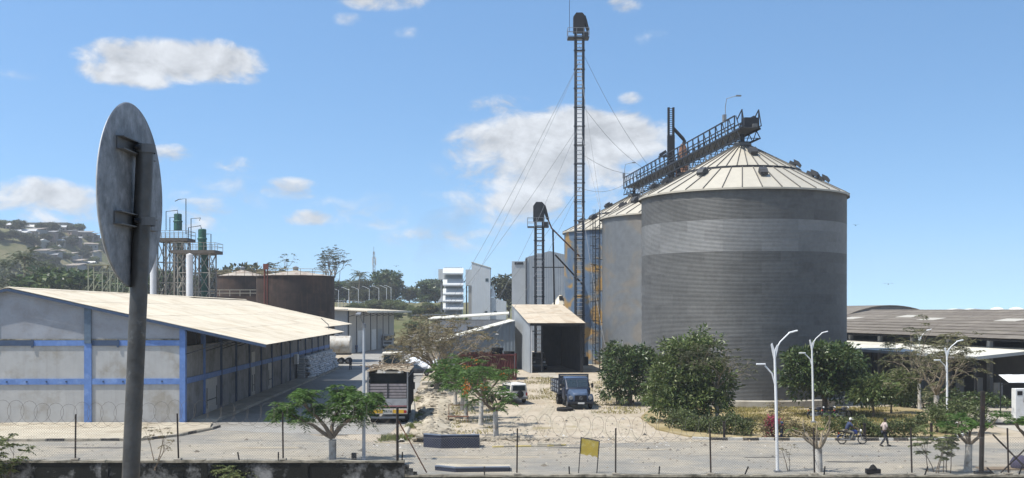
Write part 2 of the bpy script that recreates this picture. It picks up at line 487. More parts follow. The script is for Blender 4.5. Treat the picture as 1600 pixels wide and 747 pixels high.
m_corr_y = M('grey_ribbed_side_sheet', (.33, .36, .385), .6, .2, var=.10, scale=.8, wave=('Y', .42, .55), streak=((.24, .23, .21), .3))
m_corr_dk = M('slate_ribbed_sheet', (.16, .19, .215), .6, .2, var=.12, scale=.8, wave=('X', .42, .55), streak=((.11, .11, .11), .4))
m_asb = M('asbestos_roof', (.185, .165, .138), .93, var=.16, scale=.8, bump=.2, bscale=6, col2=(.155, .135, .115), amt2=.62, scale2=.3, rnd=.08, spec=.15)
m_asb_lt = M('roof_skylight', (.42, .40, .35), .7, var=.1, scale=1.0)
m_canopy = M('pale_canopy_sheet', (.60, .585, .51), .75, var=.07, scale=.7, col2=(.45, .42, .34), amt2=.4, scale2=.3)
m_maroon = M('maroon_container_paint', (.105, .022, .022), .65, var=.2, scale=2.0, col2=(.14, .05, .035), amt2=.4, scale2=1.0)
m_rubber = M('tyre_rubber', (.018, .018, .018), .9, var=.25, scale=6.0, spec=.2)
m_wood = M('weathered_wood', (.20, .15, .10), .9, var=.25, scale=3.0, bump=.2)
m_bark = M('bark', (.16, .125, .09), .95, var=.3, scale=6.0, bump=.6, bscale=22)
m_bark_pale = M('pale_bark', (.25, .205, .145), .95, var=.25, scale=6.0, bump=.4, bscale=22)
m_limewash = M('limewashed_bark', (.48, .46, .42), .95, var=.2, scale=4.0, bump=.5, bscale=18, col2=(.24, .20, .16), amt2=.45, scale2=2.4)
m_stone = M('pale_stone', (.31, .27, .205), .95, var=.22, scale=3.0, bump=.5, rnd=.2)
m_rope = M('sack_weave', (.60, .62, .64), .8, var=.12, scale=5.0, bump=.3, bscale=30, rnd=.18)
m_glass = glassM('dark_window_glass')
m_yellow = M('faded_yellow_board', (.52, .38, .045), .8, var=.15, scale=2.5, col2=(.62, .52, .20), amt2=.3, scale2=3.0)
m_mould = M('mouldy_plaster', (.24, .245, .245), .95, var=.18, scale=1.5, bump=.3, col2=(.018, .019, .017), amt2=1.02, scale2=.8, spec=.15)
m_coping = M('wall_coping', (.30, .275, .22), .95, var=.25, scale=2.0, bump=.4, col2=(.09, .085, .065), amt2=.5, scale2=1.2, spec=.15)
m_wire = M('galvanised_wire', (.26, .255, .24), .6, .3, var=.1, scale=1.0)
m_post = M('black_fence_post', (.022, .018, .016), .75, var=.25, scale=5.0, col2=(.08, .04, .025), amt2=.3, scale2=4.0)
m_rust_red = M('red_oxide_paint', (.17, .05, .035), .8, var=.2, scale=2.0)
m_skin = M('skin', (.075, .042, .028), .6, var=.08, scale=8.0)
m_hair = M('hair', (.008, .007, .006), .8, var=.1)
m_grassblade = leafM('dry_grass_blades', [(.30, .24, .07), (.22, .20, .06), (.40, .32, .12), (.15, .17, .05)], .8, .2)
m_grassgreen = leafM('green_grass_blades', [(.16, .20, .05), (.24, .25, .08), (.10, .14, .03)], .8, .25)
m_mango = leafM('mango_leaves', [(.03, .058, .018), (.06, .10, .026), (.095, .135, .04), (.04, .072, .022), (.17, .20, .075)], .42, .24)
m_mango2 = leafM('lighter_mango_leaves', [(.055, .095, .024), (.10, .145, .036), (.16, .20, .065), (.07, .105, .03), (.22, .24, .10)], .42, .28)
m_flam = leafM('flamboyant_leaflets', [(.045, .105, .016), (.075, .15, .022), (.11, .19, .035), (.035, .08, .014)], .6, .32)
m_scrub = leafM('scrub_leaves', [(.05, .062, .026), (.075, .085, .035), (.105, .105, .05), (.04, .05, .024)], .7, .2)
m_scrub2 = leafM('bright_scrub_leaves', [(.10, .13, .04), (.16, .18, .06), (.07, .10, .03)], .7, .25)
m_dryleaf = leafM('dry_twig_leaves', [(.16, .13, .06), (.21, .17, .09), (.11, .11, .05), (.26, .2, .12)], .8, .2)
m_hedge = leafM('hedge_leaves', [(.05, .075, .02), (.09, .12, .035), (.14, .16, .06), (.07, .09, .03)], .6, .25)
m_palm = leafM('palm_leaves', [(.05, .07, .025), (.08, .10, .04), (.12, .13, .07)], .55, .2)
m_pink = leafM('bougainvillea', [(.35, .03, .08), (.45, .05, .12), (.10, .10, .03)], .6, .25)
m_orange_bloom = leafM('orange_blossom', [(.55, .14, .02), (.6, .22, .03)], .6, .3)


# ------------------------------------------------------------------ the ground, roads, pavements
def build_ground():
    xs = np.unique(np.concatenate([np.linspace(-3000, -420, 18), np.linspace(-420, -110, 42), np.linspace(-110, 90, 101), np.linspace(90, 400, 24), np.linspace(400, 3000, 18)]))
    ys = np.unique(np.concatenate([np.linspace(-300, 0, 12), np.linspace(0, 40, 30), np.linspace(40, 130, 50), np.linspace(130, 330, 70), np.linspace(330, 780, 70), np.linspace(780, 4500, 24)]))
    Xg, Yg = np.meshgrid(xs, ys)
    Zg = gz(Xg, Yg)
    hl = np.clip(Zg / 30.0, 0, 1)
    Zg = Zg + hl * (Yg > 350) * (1.6 * np.sin(Xg * .31 + Yg * .13) + 1.2 * np.sin(Xg * .17 - Yg * .23))
    V = np.stack([Xg, Yg, Zg], -1).reshape(-1, 3)
    nx, ny = len(xs), len(ys)
    i = np.arange(ny - 1)[:, None] * nx + np.arange(nx - 1)[None, :]
    F = np.stack([i, i + 1, i + 1 + nx, i + nx], -1).reshape(-1, 4)
    o = npmesh('ground', V, F, ground_material(), smooth=True)
    tag(o, kind='structure')


build_ground()


def sheet(name, pts, z, mat, jitter=0.0, thick=None, seed=1, sub=1.2):
    """flat polygon sheet (or raised slab) from outline points, its edge broken up a little"""
    r = random.Random(seed); P = []
    k = len(pts)
    for i in range(k):
        a, b = pts[i], pts[(i + 1) % k]
        n = max(1, int(math.dist(a, b) / sub)) if jitter else 1
        for j in range(n):
            t = j / n
            P.append((a[0] + (b[0] - a[0]) * t + r.uniform(-jitter, jitter), a[1] + (b[1] - a[1]) * t + r.uniform(-jitter, jitter), z))
    mb = MB()
    if thick: mb.prism([(p[0], p[1], z - thick) for p in P], (0, 0, thick))
    else: mb.add(P, [tuple(range(len(P)))])
    return tag(mb.build(name, mat), kind='structure')


sheet('front_road', [(-75, 47.2), (75, 47.2), (75, 66), (60, 68), (27, 69.7), (12.6, 70.3), (4, 68.6), (-2, 67.6), (-8.5, 69.2), (-14, 74), (-20.8, 76.5), (-22.5, 72.5), (-24, 70.2), (-34, 69.9), (-75, 69.6)], .008, m_asph, .22, seed=3)
sheet('side_road', [(-21.3, 76.6), (-14, 74.1), (-8.6, 74), (-7.6, 84), (-8.6, 95), (-12.2, 150), (-15.2, 205), (-21, 262), (-29, 262), (-31, 212), (-28.3, 170), (-24.5, 81.2)], .014, m_conc_road, .16, seed=5)
sheet('right_path', [GP(1392, 592), GP(1440, 596), GP(1500, 605), GP(1600, 626), GP(1680, 645), GP(1760, 690), GP(1640, 684), GP(1560, 668), GP(1522, 650), GP(1490, 626), GP(1400, 601)], .016, m_conc, .08, seed=9)
sheet('ramp_track', [(3.2, 112), (5.2, 112), (4.7, 121.5), (2.9, 121.5)], 1.52, m_conc, .1, seed=11)
sheet('warehouse_apron', [(-75, 70.1), (-34, 70.3), (-24.2, 70.6), (-22.6, 72.9), (-21.4, 77.2), (-22.2, 80.6), (-75, 81.2)], .15, m_apron, .05, thick=.16, seed=4)
verge = sheet('verge', [(12.2, 71.4), (26.5, 70.75), (29.5, 72.5), (31.5, 78), (33.5, 84), (34.5, 92), (34, 96), (30, 92.2), (24, 92), (14, 95), (11.6, 92), (10.0, 85), (10.2, 77)], .10, M('dry_verge_soil', (.33, .27, .16), .95, var=.2, scale=1.2, bump=.4, col2=(.24, .19, .09), amt2=.55, scale2=.4, spec=.1), .12, thick=.10, seed=6)


def kerb_line(name, path, cols, L=1.0, w=.16, h=.17, z=0.0, seed=2):
    """a kerb of separate painted stones along a polyline"""
    root = bpy.data.objects.new(name, None); C.objects.link(root); tag(root, kind='structure')
    r = random.Random(seed); k = 0
    me = {}
    for i in range(len(path) - 1):
        a, b = Vector((*path[i], 0)), Vector((*path[i + 1], 0)); d = b - a; n = max(1, round(d.length / L))
        for j in range(n):
            p = a + d * ((j + .5) / n); ln = d.length / n - .025
            mb = MB(); mb.bx(-ln / 2, ln / 2, -w / 2, w / 2, -.08, h)
            mb.build('kerb_stone', cols[k % len(cols)], root, (p.x + r.uniform(-.02, .02), p.y + r.uniform(-.02, .02), z + r.uniform(-.012, .012)), math.atan2(d.y, d.x) + r.uniform(-.015, .015), bevel=.02)
            k += 1
    return root


m_kb = M('kerb_black', (.03, .03, .032), .9, var=.3, scale=4, col2=(.2, .18, .15), amt2=.35, scale2=3.0)
m_kw = M('kerb_white', (.55, .54, .50), .9, var=.15, scale=4, col2=(.3, .27, .22), amt2=.35, scale2=3.0)
m_kbare = M('kerb_bare', (.40, .36, .28), .95, var=.25, scale=3, col2=(.10, .09, .07), amt2=.4, scale2=1.5)
kerb_line('verge_kerb', [(11.8, 71.25), (14, 70.62), (20, 70.55), (26.6, 70.45), (29.0, 71.3), (31, 74.2), (32.2, 78), (33.9, 84)], [m_kw, m_kb], 1.0, seed=3)
kerb_line('apron_kerb', [(-36, 70.05), (-30, 70.1), (-24.2, 70.35), (-22.35, 72.8), (-21.2, 77.0), (-21.1, 78.6)], [m_kbare, m_kbare, m_kb], 1.1, seed=5)
kerb_line('yard_kerb', [(-1.2, 66.9), (.2, 67.2), (2.2, 67.35), (3.4, 67.9)], [M('kerb_yellow', (.50, .40, .14), .9, var=.25, scale=3), m_kbare], .95, h=.10, seed=8)


# ------------------------------------------------------------------ front boundary wall and fence
WY = 46.0


def build_boundary():
    zl, zr = ZP(720, WY), ZP(742.5, WY)
    xs_ = XP(632, WY)
    t = thing('boundary_wall', 'mould stained plaster boundary wall stepping down beside the black corner post', 'wall', (0, WY, -.05))
    r = random.Random(4)
    for (x0, x1, z) in ((-34, xs_, zl), (xs_ + .02, 38, zr)):
        n = int((x1 - x0) / 4.2); w = (x1 - x0) / n
        for i in range(n):
            a = x0 + w * i
            MB().bx(a + .004, a + w - .004, -.11, .11, 0, z + r.uniform(-.02, .02)).build('wall_panel', m_mould, t)
            # a coping course, its top crumbled
            mb = MB(); k = 14; top = []; 
            for j in range(k + 1):
                top.append((a + w * j / k, z + .05 + r.uniform(0, .05)))
            poly = [(a, -.15, z - .015), (a + w, -.15, z - .015)] + [(p[0], -.15, p[1]) for p in reversed(top)]
            mb.prism(poly, (0, .30, 0)); mb.build('coping', m_coping, t)
            MB().bx(a - .14, a + .14, -.17, .13, 0, z - .03).build('pier', m_mould, t)
    # broken step where the high wall ends
    mb = MB()
    for i in range(4): mb.bx(xs_ + .02 + i * .17, xs_ + .19 + i * .17 - .004, -.10, .10, zr + .02, zl - .12 - i * .15 + r.uniform(-.03, .03))
    mb.build('broken_end', m_mould, t)
    for (px, py, lean) in ((375, 712, -.22), (435, 705, .0), (628, 712, .05), (757, 738, 0), (890, 738, -.05), (1029, 738, .1), (1161, 740, .5), (1287, 740, .12), (1443, 742, .4), (1590, 744, .4)):
        x = XP(px, WY); z = zl if x < xs_ else zr
        MB().tube([(x, .0, z - .1), (x + lean * .45, 0, z + .42)], .032, 6).build('cut_post_stub', m_black, t)
    return zl, zr, xs_


WZL, WZR, WXS = build_boundary()


def chain_link(x0, x1, z0, z1, pitch=.11, r=.0042):
    """woven zig-zag wires, each a thin three sided strand"""
    cols = int((x1 - x0) / pitch); rows = int((z1 - z0) / (pitch / 2))
    i = np.arange(cols)[:, None]; j = np.arange(rows + 1)[None, :]
    X = x0 + pitch * (i + .5 * ((j + 0 * i) % 2)) ; Z = z0 + (z1 - z0) * j / rows + 0 * i
    X2 = x0 + pitch * (i + 1 - .5 * (j % 2))
    Vs, Fs, off = [], [], 0
    for XX, y in ((X, .012), (X2, -.012)):
        P = np.stack([XX, np.full_like(XX, y, dtype=float), Z], -1)  # cols, rows+1, 3
        o = np.array([[r, -r * .6, 0], [-r, -r * .6, 0], [0, r * 1.1, 0]])
        V = (P[:, :, None, :] + o[None, None]).reshape(-1, 3)
        base = (np.arange(cols)[:, None, None] * (rows + 1) + np.arange(rows)[None, :, None]) * 3
        k = np.arange(3)[None, None, :]; k2 = (k + 1) % 3
        F = np.stack([base + k, base + k2, base + 3 + k2, base + 3 + k], -1).reshape(-1, 4) + off
        Vs.append(V); Fs.append(F); off += len(V)
    return np.concatenate(Vs), np.concatenate(Fs)


def build_fence():
    r = random.Random(12)
    for side in (0, 1):
        if side == 0:
            posts = [-42, 118, 278, 442]; z = WZL; x0, x1 = -34, WXS - .1; hp = 2.0
            lab = 'sagging chain link fence with razor coil on the high wall before the blue warehouse'
        else:
            posts = [808, 962, 1110, 1272, 1424, 1575]; z = WZR; x0, x1 = WXS + .1, 38; hp = 1.95
            lab = 'chain link fence on the low wall in front of the sandy yard and silos'
        t = thing('chain_link_fence', lab, 'fence', (0, WY, z))
        for px in posts:
            x = XP(px, WY)
            ln = r.uniform(-.03, .03)
            MB().tube([(x - ln, 0, -.1), (x + ln, 0, hp + r.uniform(-.05, .08))], .036, 6).build('fence_post', m_post, t)
            MB().box((x, 0, .075), (.3, .26, .06)).build('post_foot', m_conc, t)
        V, F = chain_link(x0, x1, .06, 1.62)
        # a little sag between the posts
        V[:, 2] -= .05 * np.sin(V[:, 0] * 1.46) ** 2 * (V[:, 2] / 1.6)
        V[:, 1] += .05 * np.sin(V[:, 0] * .73)
        tag(npmesh('mesh_wires', V, F, m_wire, t), kind='stuff')
        for zz in (.08, .85, 1.6):
            MB().tube([(x0 + (x1 - x0) * i / 60, .02, zz - .04 * math.sin((x0 + (x1 - x0) * i / 60) * 1.46) ** 2) for i in range(61)], .004, 4).build('strand_wire', m_wire, t)
        # razor coil
        pts = []; xa, xb = (x0, x1 - .3) if side == 0 else (XP(805, WY), XP(1150, WY))
        n = int((xb - xa) / .56 * 16); ph = 0
        for i in range(n):
            a = i / 16 * 2 * math.pi; x = xa + .56 * i / 16
            rad = .50 + .05 * math.sin(x * 1.7) + .03 * math.sin(x * 5.1)
            pts.append((x + .40 * math.cos(a), .22 * math.cos(a) * .9, 1.98 + .05 * math.sin(x * .8) + rad * math.sin(a)))
        MB().tube(pts, .0062, 4).build('razor_coil', M('razor_wire', (.15, .135, .115), .6, .3, var=.2), t)
        if side == 0:
            x = XP(621, WY)
            MB().tube([(x, 0, -.2), (x, 0, ZP(636, WY) - z)], .055, 8).build('corner_post', m_post, t)
            MB().tube([(x, 0, ZP(655, WY) - z), (XP(666, WY), .25, ZP(740, WY) - z)], .032, 6).build('brace', m_rust, t)
    # tall black gate post and braces at the right end
    t = thing('gate_post', 'tall black steel gate post with crossed diagonal braces at the yard entrance', 'post', (XP(1541, WY), WY + .3, WZR))
    zt = ZP(612, WY) - WZR
    MB().box((-.05, 0, zt / 2 - .1), (.16, .14, zt + .2), mat=Matrix.Rotation(.02, 3, 'Y')).build('upright', m_post, t)
    MB().box((0, 0, .06), (.7, .3, .12)).build('base_plate', m_black, t)
    MB().bar((XP(1556, WY) - XP(1541, WY), 0, ZP(680, WY) - WZR), (XP(1610, WY) - XP(1541, WY), 0, ZP(735, WY) - WZR), .06).build('brace', m_post, t)
    MB().bar((XP(1570, WY) - XP(1541, WY), .08, ZP(741, WY) - WZR), (XP(1612, WY) - XP(1541, WY), .08, ZP(700, WY) - WZR), .05).build('brace', m_post, t)
    MB().bar((XP(1546, WY) - XP(1541, WY), -.05, ZP(732, WY) - WZR), (XP(1560, WY) - XP(1541, WY), -.05, ZP(744, WY) - WZR), .05).build('brace', m_post, t)


build_fence()


# ------------------------------------------------------------------ foreground sign seen from behind
def build_sign():
    X0, Y0 = -1.545, 4.42
    zc = CAMH + (HORIZ - 306) / FPX * Y0
    t = thing('road_sign', 'back of a round galvanised road sign on a leaning steel pole', 'sign', (X0 + .055, Y0, 6.2))
    m_sg = M('spangled_galvanised_sheet', (.29, .30, .315), .55, .5, var=.30, scale=16.0, bump=.12, bscale=60, col2=(.18, .19, .20), amt2=.62, scale2=9.0, streak=((.07, .07, .075), .55), spec=.4)
    m_sp = M('weathered_sign_pole', (.085, .083, .080), .42, .5, var=.35, scale=9.0, bump=.12, bscale=30, col2=(.30, .295, .28), amt2=.12, scale2=7.0, streak=((.03, .028, .026), .7), spec=.45)
    R = .374; z = zc - 6.2
    mb = MB(); n = 64
    mb.axle((-.057, 0, z), (-.049, 0, z), [(0, 0.001), (0, R - .004), (0.5, R), (1, R - .004), (1, 0.001)], n)
    mb.build('disc', m_sg, t, smooth=30)
    mb = MB(); mb.axle((-.062, 0, z), (-.0575, 0, z), [(0, .001), (0, R - .01), (1, R - .01)], n); mb.build('front_film', m_white, t)
    for zz, w in ((.19, .19), (-.105, .215)):
        br = MB()
        br.bx(-.048, -.044, -w, w, z + zz - .026, z + zz + .026).bx(-.044, -.018, -w, w, z + zz + .022, z + zz + .026).bx(-.044, -.018, -w, w, z + zz - .026, z + zz - .022)
        b = br.build('bracket', m_galv_dark, t)
        for s in (-1, 1):
            MB().axle((-.022, s * .055, z + zz), (-.004, s * .055, z + zz), [(0, .001), (0, .011), (1, .011), (1, .001)], 6).build('bolt', m_dark, b)
        MB().axle((.0, 0, z + zz - .017), (0, 0, z + zz + .017), [(0, .0405), (1, .0405)], 20).build('clamp', m_galv_dark, b)
    # hollow leaning pole
    p0, p1 = Vector((-.115, -.07, -.3)), Vector((.0, 0, z + .205))
    mb = MB(); mb.axle(p0, p1, [(0, .0345), (1, .0345), (1, .030), (.97, .030), (.97, .001)], 28)
    mb.build('pole', m_sp, t, smooth=40)


build_sign()
# the raised road the sign and the viewer stand on
sheet('raised_road_deck', [(-400, -6), (400, -6), (400, 6.6), (-400, 6.6)], 6.26, m_asph, 0, thick=.3)
# ------------------------------------------------------------------ blue and grey warehouse
def build_warehouse():
    t = thing('warehouse', 'long grey warehouse with blue columns and a cream overhanging roof', 'warehouse', (-24.4, 81.0, 0), .038)
    LA, LB = 49.6, 84.0
    RX, RZ, SL = -12.8, 10.1, .2212       # ridge
    def rz(x): return RZ - SL * abs(x - RX)
    W = -25.6
    # gable end
    g = MB().prism([(W, 0, 0), (-.02, 0, 0), (-.02, 0, 6.2), (W, 0, 6.2)], (0, .25, 0)).build('gable_wall', m_wallwarm, t)
    MB().prism([(W, .004, 6.2), (-.02, .004, 6.2), (-.02, .004, rz(0) - .12), (RX, .004, RZ - .12), (W, .004, rz(W) - .12)], (0, .246, 0)).build('gable_top', m_gable, t)
    for x in (0.0, -7.05, -14.1, -21.1):
        h = rz(x) - .14
        if x == 0: MB().bx(-.32, .10, -.12, .35, 0, h).build('column', m_blue, t)
        else:
            MB().bx(x - .27, x + .27, -.10, .02, 0, 6.0).build('column', m_blue, t)
            MB().bx(x - .24, x + .24, -.16, .02, 6.0, h).build('column', M('slate_blue_paint', (.10, .145, .20), .8, var=.2, scale=2.5), t)
    for i, (a, b) in enumerate(((-7.05 + .27, -.32), (-14.1 + .27, -7.05 - .27), (-21.1 + .27, -14.1 - .27))):
        MB().bx(a + .003, b - .003, -.075, .02, 2.95, 3.38).build('beam', m_blue, t)
        k = a + (b - a) * (.3, .42, .5)[i]
        MB().bx(a + .003, k, -.07, .02, 5.82, 6.22).build('beam', m_blue_dark if i != 2 else m_blue, t)
        MB().bx(k + .004, b - .003, -.072, .02, 5.82, 6.22).build('beam', m_blue, t)
        MB().bx(k - .08, k + .08, -.13, -.074, 5.70, 6.28).build('downpipe_collar', m_blue_dark, t)
        MB().bx(a, b, -.03, .0, 6.24, 6.34).build('ledge', m_coping, t)
        r = random.Random(i)
        for j in range(4):
            MB().box((a + (b - a) * (j + .6) / 4.5, -.08, 3.17), (.12, .05, .12)).build('anchor_plate', m_blue_dark, t)
    # road side wall
    BAY = 5.9
    nb = 14
    m_sidewall = M('grimy_shaded_side_render', (.27, .275, .28), .9, var=.14, scale=1.3, bump=.12, col2=(.17, .17, .165), amt2=.5, scale2=.5, streak=((.12, .11, .10), .45), spec=.2)  # base grey darkened to deepen the shade under the canopy; streaks are grime
    for i in range(nb):
        y0, y1 = i * BAY, (i + 1) * BAY
        h1 = 5.75 if i < 8 else 6.2
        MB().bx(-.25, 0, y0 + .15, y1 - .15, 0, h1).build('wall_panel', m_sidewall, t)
        if i < 8:
            MB().bx(-.60, -.55, y0 + .15, y1 - .15, h1, 7.05).build('vent_dark_panel', m_black, t)  # black sheet painting in the dark behind the open vents
        else:
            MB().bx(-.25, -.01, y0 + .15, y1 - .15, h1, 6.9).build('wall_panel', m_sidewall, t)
        MB().bx(0.002, .10, y0 + .16, y1 - .16, 2.95, 3.38).build('beam', m_blue, t)
        MB().bx(-.2, .13, y1 - .16, y1 + .16, 0, 6.95).build('column', m_blue_dark if i > 0 else m_blue, t)
    m_door = M('pale_steel_door', (.46, .46, .44), .6, .1, var=.12, scale=3.0, wave=('Y', .3, .4), streak=((.2, .17, .14), .5))
    for (y0, y1, h, nm) in ((6.3, 10.2, 2.9, 'door'), (33.2, 35.8, 2.9, 'door'), (24.6, 26.2, 4.4, 'door')):
        d = MB().bx(.012, .075, y0, y1, .05, h).build(nm, m_door, t)
        MB().bx(.078, .12, y0 + .25, y1 - .25, 1.15, 1.22).build('door_bar', m_dark, d)
        MB().bx(.078, .12, y0 + .25, y0 + .32, .55, 2.2).build('door_bar', m_dark, d)
        MB().bx(.078, .12, y1 - .32, y1 - .25, .55, 2.2).build('door_bar', m_dark, d)
    MB().bx(.11, .55, 49.5, 50.6, 2.0, 3.2).build('air_conditioner', m_white, t)
    for i in range(8):
        MB().bx(.12, .125 + .02, 67 + i * .9, 67.5 + i * .9, 5.0, 6.4).build('slot_window', m_black, t)
    # side and rear walls so that it is a building from elsewhere too
    MB().bx(W, W + .25, .26, LB, 0, rz(W) - .15).build('back_wall', m_wallgrey, t)
    MB().prism([(W + .26, LB - .25, 0), (-.26, LB - .25, 0), (-.26, LB - .25, rz(0) - .14), (RX, LB - .25, RZ - .14), (W + .26, LB - .25, rz(W) - .14)], (0, .24, 0)).build('end_wall', m_wallgrey, t)
    MB().bx(.14, 2.2, 1.0, LB - 2, 0, .22).build('loading_kerb', m_conc, t)
    # roof: overlapping courses of sheets, split at every bay
    def roof_run(y0, y1, xe, drop, side, ncr=4):
        nby = round((y1 - y0) / 6.2); wy = (y1 - y0) / nby
        x1 = RX
        run = abs(xe - RX) / ncr
        for c in range(ncr):
            for b in range(nby):
                xa = run * c - (.06 if c else 0); xb = run * (c + 1) + .05
                lift = .012 * (ncr - c) + .004 * (b % 2)
                sgn = 1 if side > 0 else -1
                za = RZ - drop - SL * xa + lift; zb = RZ - drop - SL * xb + lift
                mb = MB()
                A = [(RX + sgn * xa, y0 + wy * b, za), (RX + sgn * xb, y0 + wy * b, zb), (RX + sgn * xb, y0 + wy * (b + 1) - .012, zb), (RX + sgn * xa, y0 + wy * (b + 1) - .012, za)]
                if sgn < 0: A = A[::-1]
                mb.prism([(p[0], p[1], p[2] - .03) for p in A], (0, 0, .03))
                mb.build('roof_sheet', m_roof, t)
    roof_run(-.35, LA, 6.1, 0, 1)
    roof_run(LA + .35, LB + .4, 3.3, .10, 1)
    roof_run(-.35, LB + .4, W - .5, 0, -1)
    MB().prism([(RX - .3, -.4, RZ + .0), (RX + .3, -.4, RZ + .0), (RX, -.4, RZ + .1)], (0, LB + .8, 0)).build('ridge_cap', m_roof, t)
    # dark verge flashing along the gable
    mb = MB()
    mb.bar((RX, -.37, RZ - .13), (6.1, -.37, rz(6.1) - .13), .05, .2).bar((RX, -.37, RZ - .13), (W - .5, -.37, rz(W - .5) - .13), .05, .2)
    mb.build('verge_trim', m_blue_dark, t)
    # canopy frames
    for i in range(10):
        y = min(i * BAY + .1, LA - .3) if i < 9 else LA - .3
        MB().bar((.13, y, rz(.1) - .24), (5.9, y, rz(5.9) - .2), .10, .16).build('canopy_rafter', m_dark, t)
        MB().bar((.13, y, 5.2), (3.4, y, rz(3.4) - .28), .08).build('canopy_strut', m_dark, t)
    for x in (1.5, 3.0, 4.5, 5.85):
        MB().bar((x, -.2, rz(x) - .09), (x, LA - .1, rz(x) - .09), .06, .09).build('purlin', m_dark, t)
    for x in (1.1, 2.2, 3.1):
        MB().bar((x, LA + .5, rz(x) - .19), (x, LB, rz(x) - .19), .06, .09).build('purlin', m_dark, t)
    MB().bar((1.6, 2.0, 6.55), (1.6, 8.0, 6.55), .07, .05).build('strip_lamp', m_white, t)
    # roof lamp arm
    MB().tube([(4.6, 47, rz(4.6)), (4.6, 47, rz(4.6) + .5), (3.8, 46.4, rz(4.6) + 1.3)], .05, 6).build('lamp_arm', m_steel, t)
    return t


WH = build_warehouse()


def wh(x, y, z=0.0):
    c, s = math.cos(.038), math.sin(.038)
    return (-24.4 + x * c - y * s, 81 + x * s + y * c, z)


# ------------------------------------------------------------------ silos
SR = 9.47
EAVE = 19.1


def sheet_mesh(R, ang, h, corr=8, cols=5, amp=.022):
    rows = corr * 4; V = []; F = []
    for i in range(rows + 1):
        z = h * i / rows
        r = R + amp * math.sin(2 * math.pi * corr * i / rows)
        for j in range(cols + 1):
            a = ang * (j / cols - .5)
            V.append((r * math.cos(a), r * math.sin(a), z))
    n = cols + 1
    for i in range(rows):
        for j in range(cols): F.append((i * n + j, i * n + j + 1, (i + 1) * n + j + 1, (i + 1) * n + j))
    me = bpy.data.meshes.new('silo_sheet'); me.from_pydata(V, [], F)
    me.polygons.foreach_set('use_smooth', [True] * len(F)); me.update()
    return me


def paint_mat(name, seed, amount):
    """galvanised wall carrying worn blue and ochre painted bands that sweep across the sheets"""
    m = bpy.data.materials.new(name); m.use_nodes = True
    nt = m.node_tree; N = nt.nodes.new; Lk = nt.links.new
    bs = nt.nodes['Principled BSDF']; bs.inputs['Roughness'].default_value = .55; bs.inputs['Metallic'].default_value = .2
    g = N('ShaderNodeNewGeometry')
    mp = N('ShaderNodeMapping'); mp.inputs['Location'].default_value = (seed, seed * 2.0, 0); mp.inputs['Rotation'].default_value = (.5, .25, .4); mp.inputs['Scale'].default_value = (.10, .10, .16)
    Lk(g.outputs['Position'], mp.inputs[0])
    w = N('ShaderNodeTexNoise'); w.inputs['Scale'].default_value = 2.0; w.inputs['Detail'].default_value = 2.0; w.inputs['Distortion'].default_value = 1.4
    Lk(mp.outputs[0], w.inputs['Vector'])
    cr = N('ShaderNodeValToRGB'); e = cr.color_ramp.elements
    e[0].position = .40; e[0].color = (.09, .145, .225, 1); e[1].position = .60; e[1].color = (.36, .215, .06, 1)
    a = e.new(.47); a.color = (.12, .165, .22, 1); a = e.new(.52); a.color = (.18, .18, .17, 1)
    Lk(w.outputs[0], cr.inputs[0])
    mx = N('ShaderNodeMix'); mx.data_type = 'RGBA'; mx.inputs[0].default_value = amount
    mx.inputs[6].default_value = (.15, .155, .155, 1); Lk(cr.outputs[0], mx.inputs[7])
    n = N('ShaderNodeTexNoise'); n.inputs['Scale'].default_value = 1.5; n.inputs['Detail'].default_value = 6; Lk(g.outputs['Position'], n.inputs['Vector'])
    r = N('ShaderNodeMapRange'); r.inputs['To Min'].default_value = .75; r.inputs['To Max'].default_value = 1.25; Lk(n.outputs[0], r.inputs['Value'])
    s = N('ShaderNodeVectorMath'); s.operation = 'SCALE'; Lk(mx.outputs[2], s.inputs[0]); Lk(r.outputs[0], s.inputs[3])
    Lk(s.outputs[0], bs.inputs['Base Color'])
    return m


SHEET_ANG = math.radians(20)
RINGS = 20
SH = (EAVE - .7) / RINGS
ROOF_N = 36


def roof_panel_mesh(r0, r1, z0, z1, n, rib=.09):
    """one wedge of the cone with its raised standing seam"""
    a = math.pi / n
    def P(r, an, z, up=0): return (r * math.cos(an), r * math.sin(an), z + up)
    mb = MB()
    mb.quad(P(r0, -a, z0), P(r0, a, z0), P(r1, a, z1), P(r1, -a, z1))
    w0, w1 = .05 / r0, .05 / r1
    mb.add([P(r0, -a - w0, z0, .002), P(r0, -a + w0, z0, .002), P(r1, -a + w1, z1, .002), P(r1, -a - w1, z1, .002),
            P(r0, -a - w0 * .5, z0, rib), P(r0, -a + w0 * .5, z0, rib), P(r1, -a + w1 * .5, z1, rib), P(r1, -a - w1 * .5, z1, rib)],
           [(0, 4, 7, 3), (5, 1, 2, 6), (4, 5, 6, 7), (0, 1, 5, 4)])
    # turned down lip
    mb.quad(P(r0, -a, z0, -.16), P(r0, a, z0, -.16), P(r0, a, z0), P(r0, -a, z0))
    me = mb.mesh('roof_panel'); me.materials.append(m_siloroof); me.materials.append(M('dark_seam_strip', (.10, .095, .085), .8, var=.2))  # second slot is the dark material of the standing seam ribs
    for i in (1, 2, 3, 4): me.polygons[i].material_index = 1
    return me


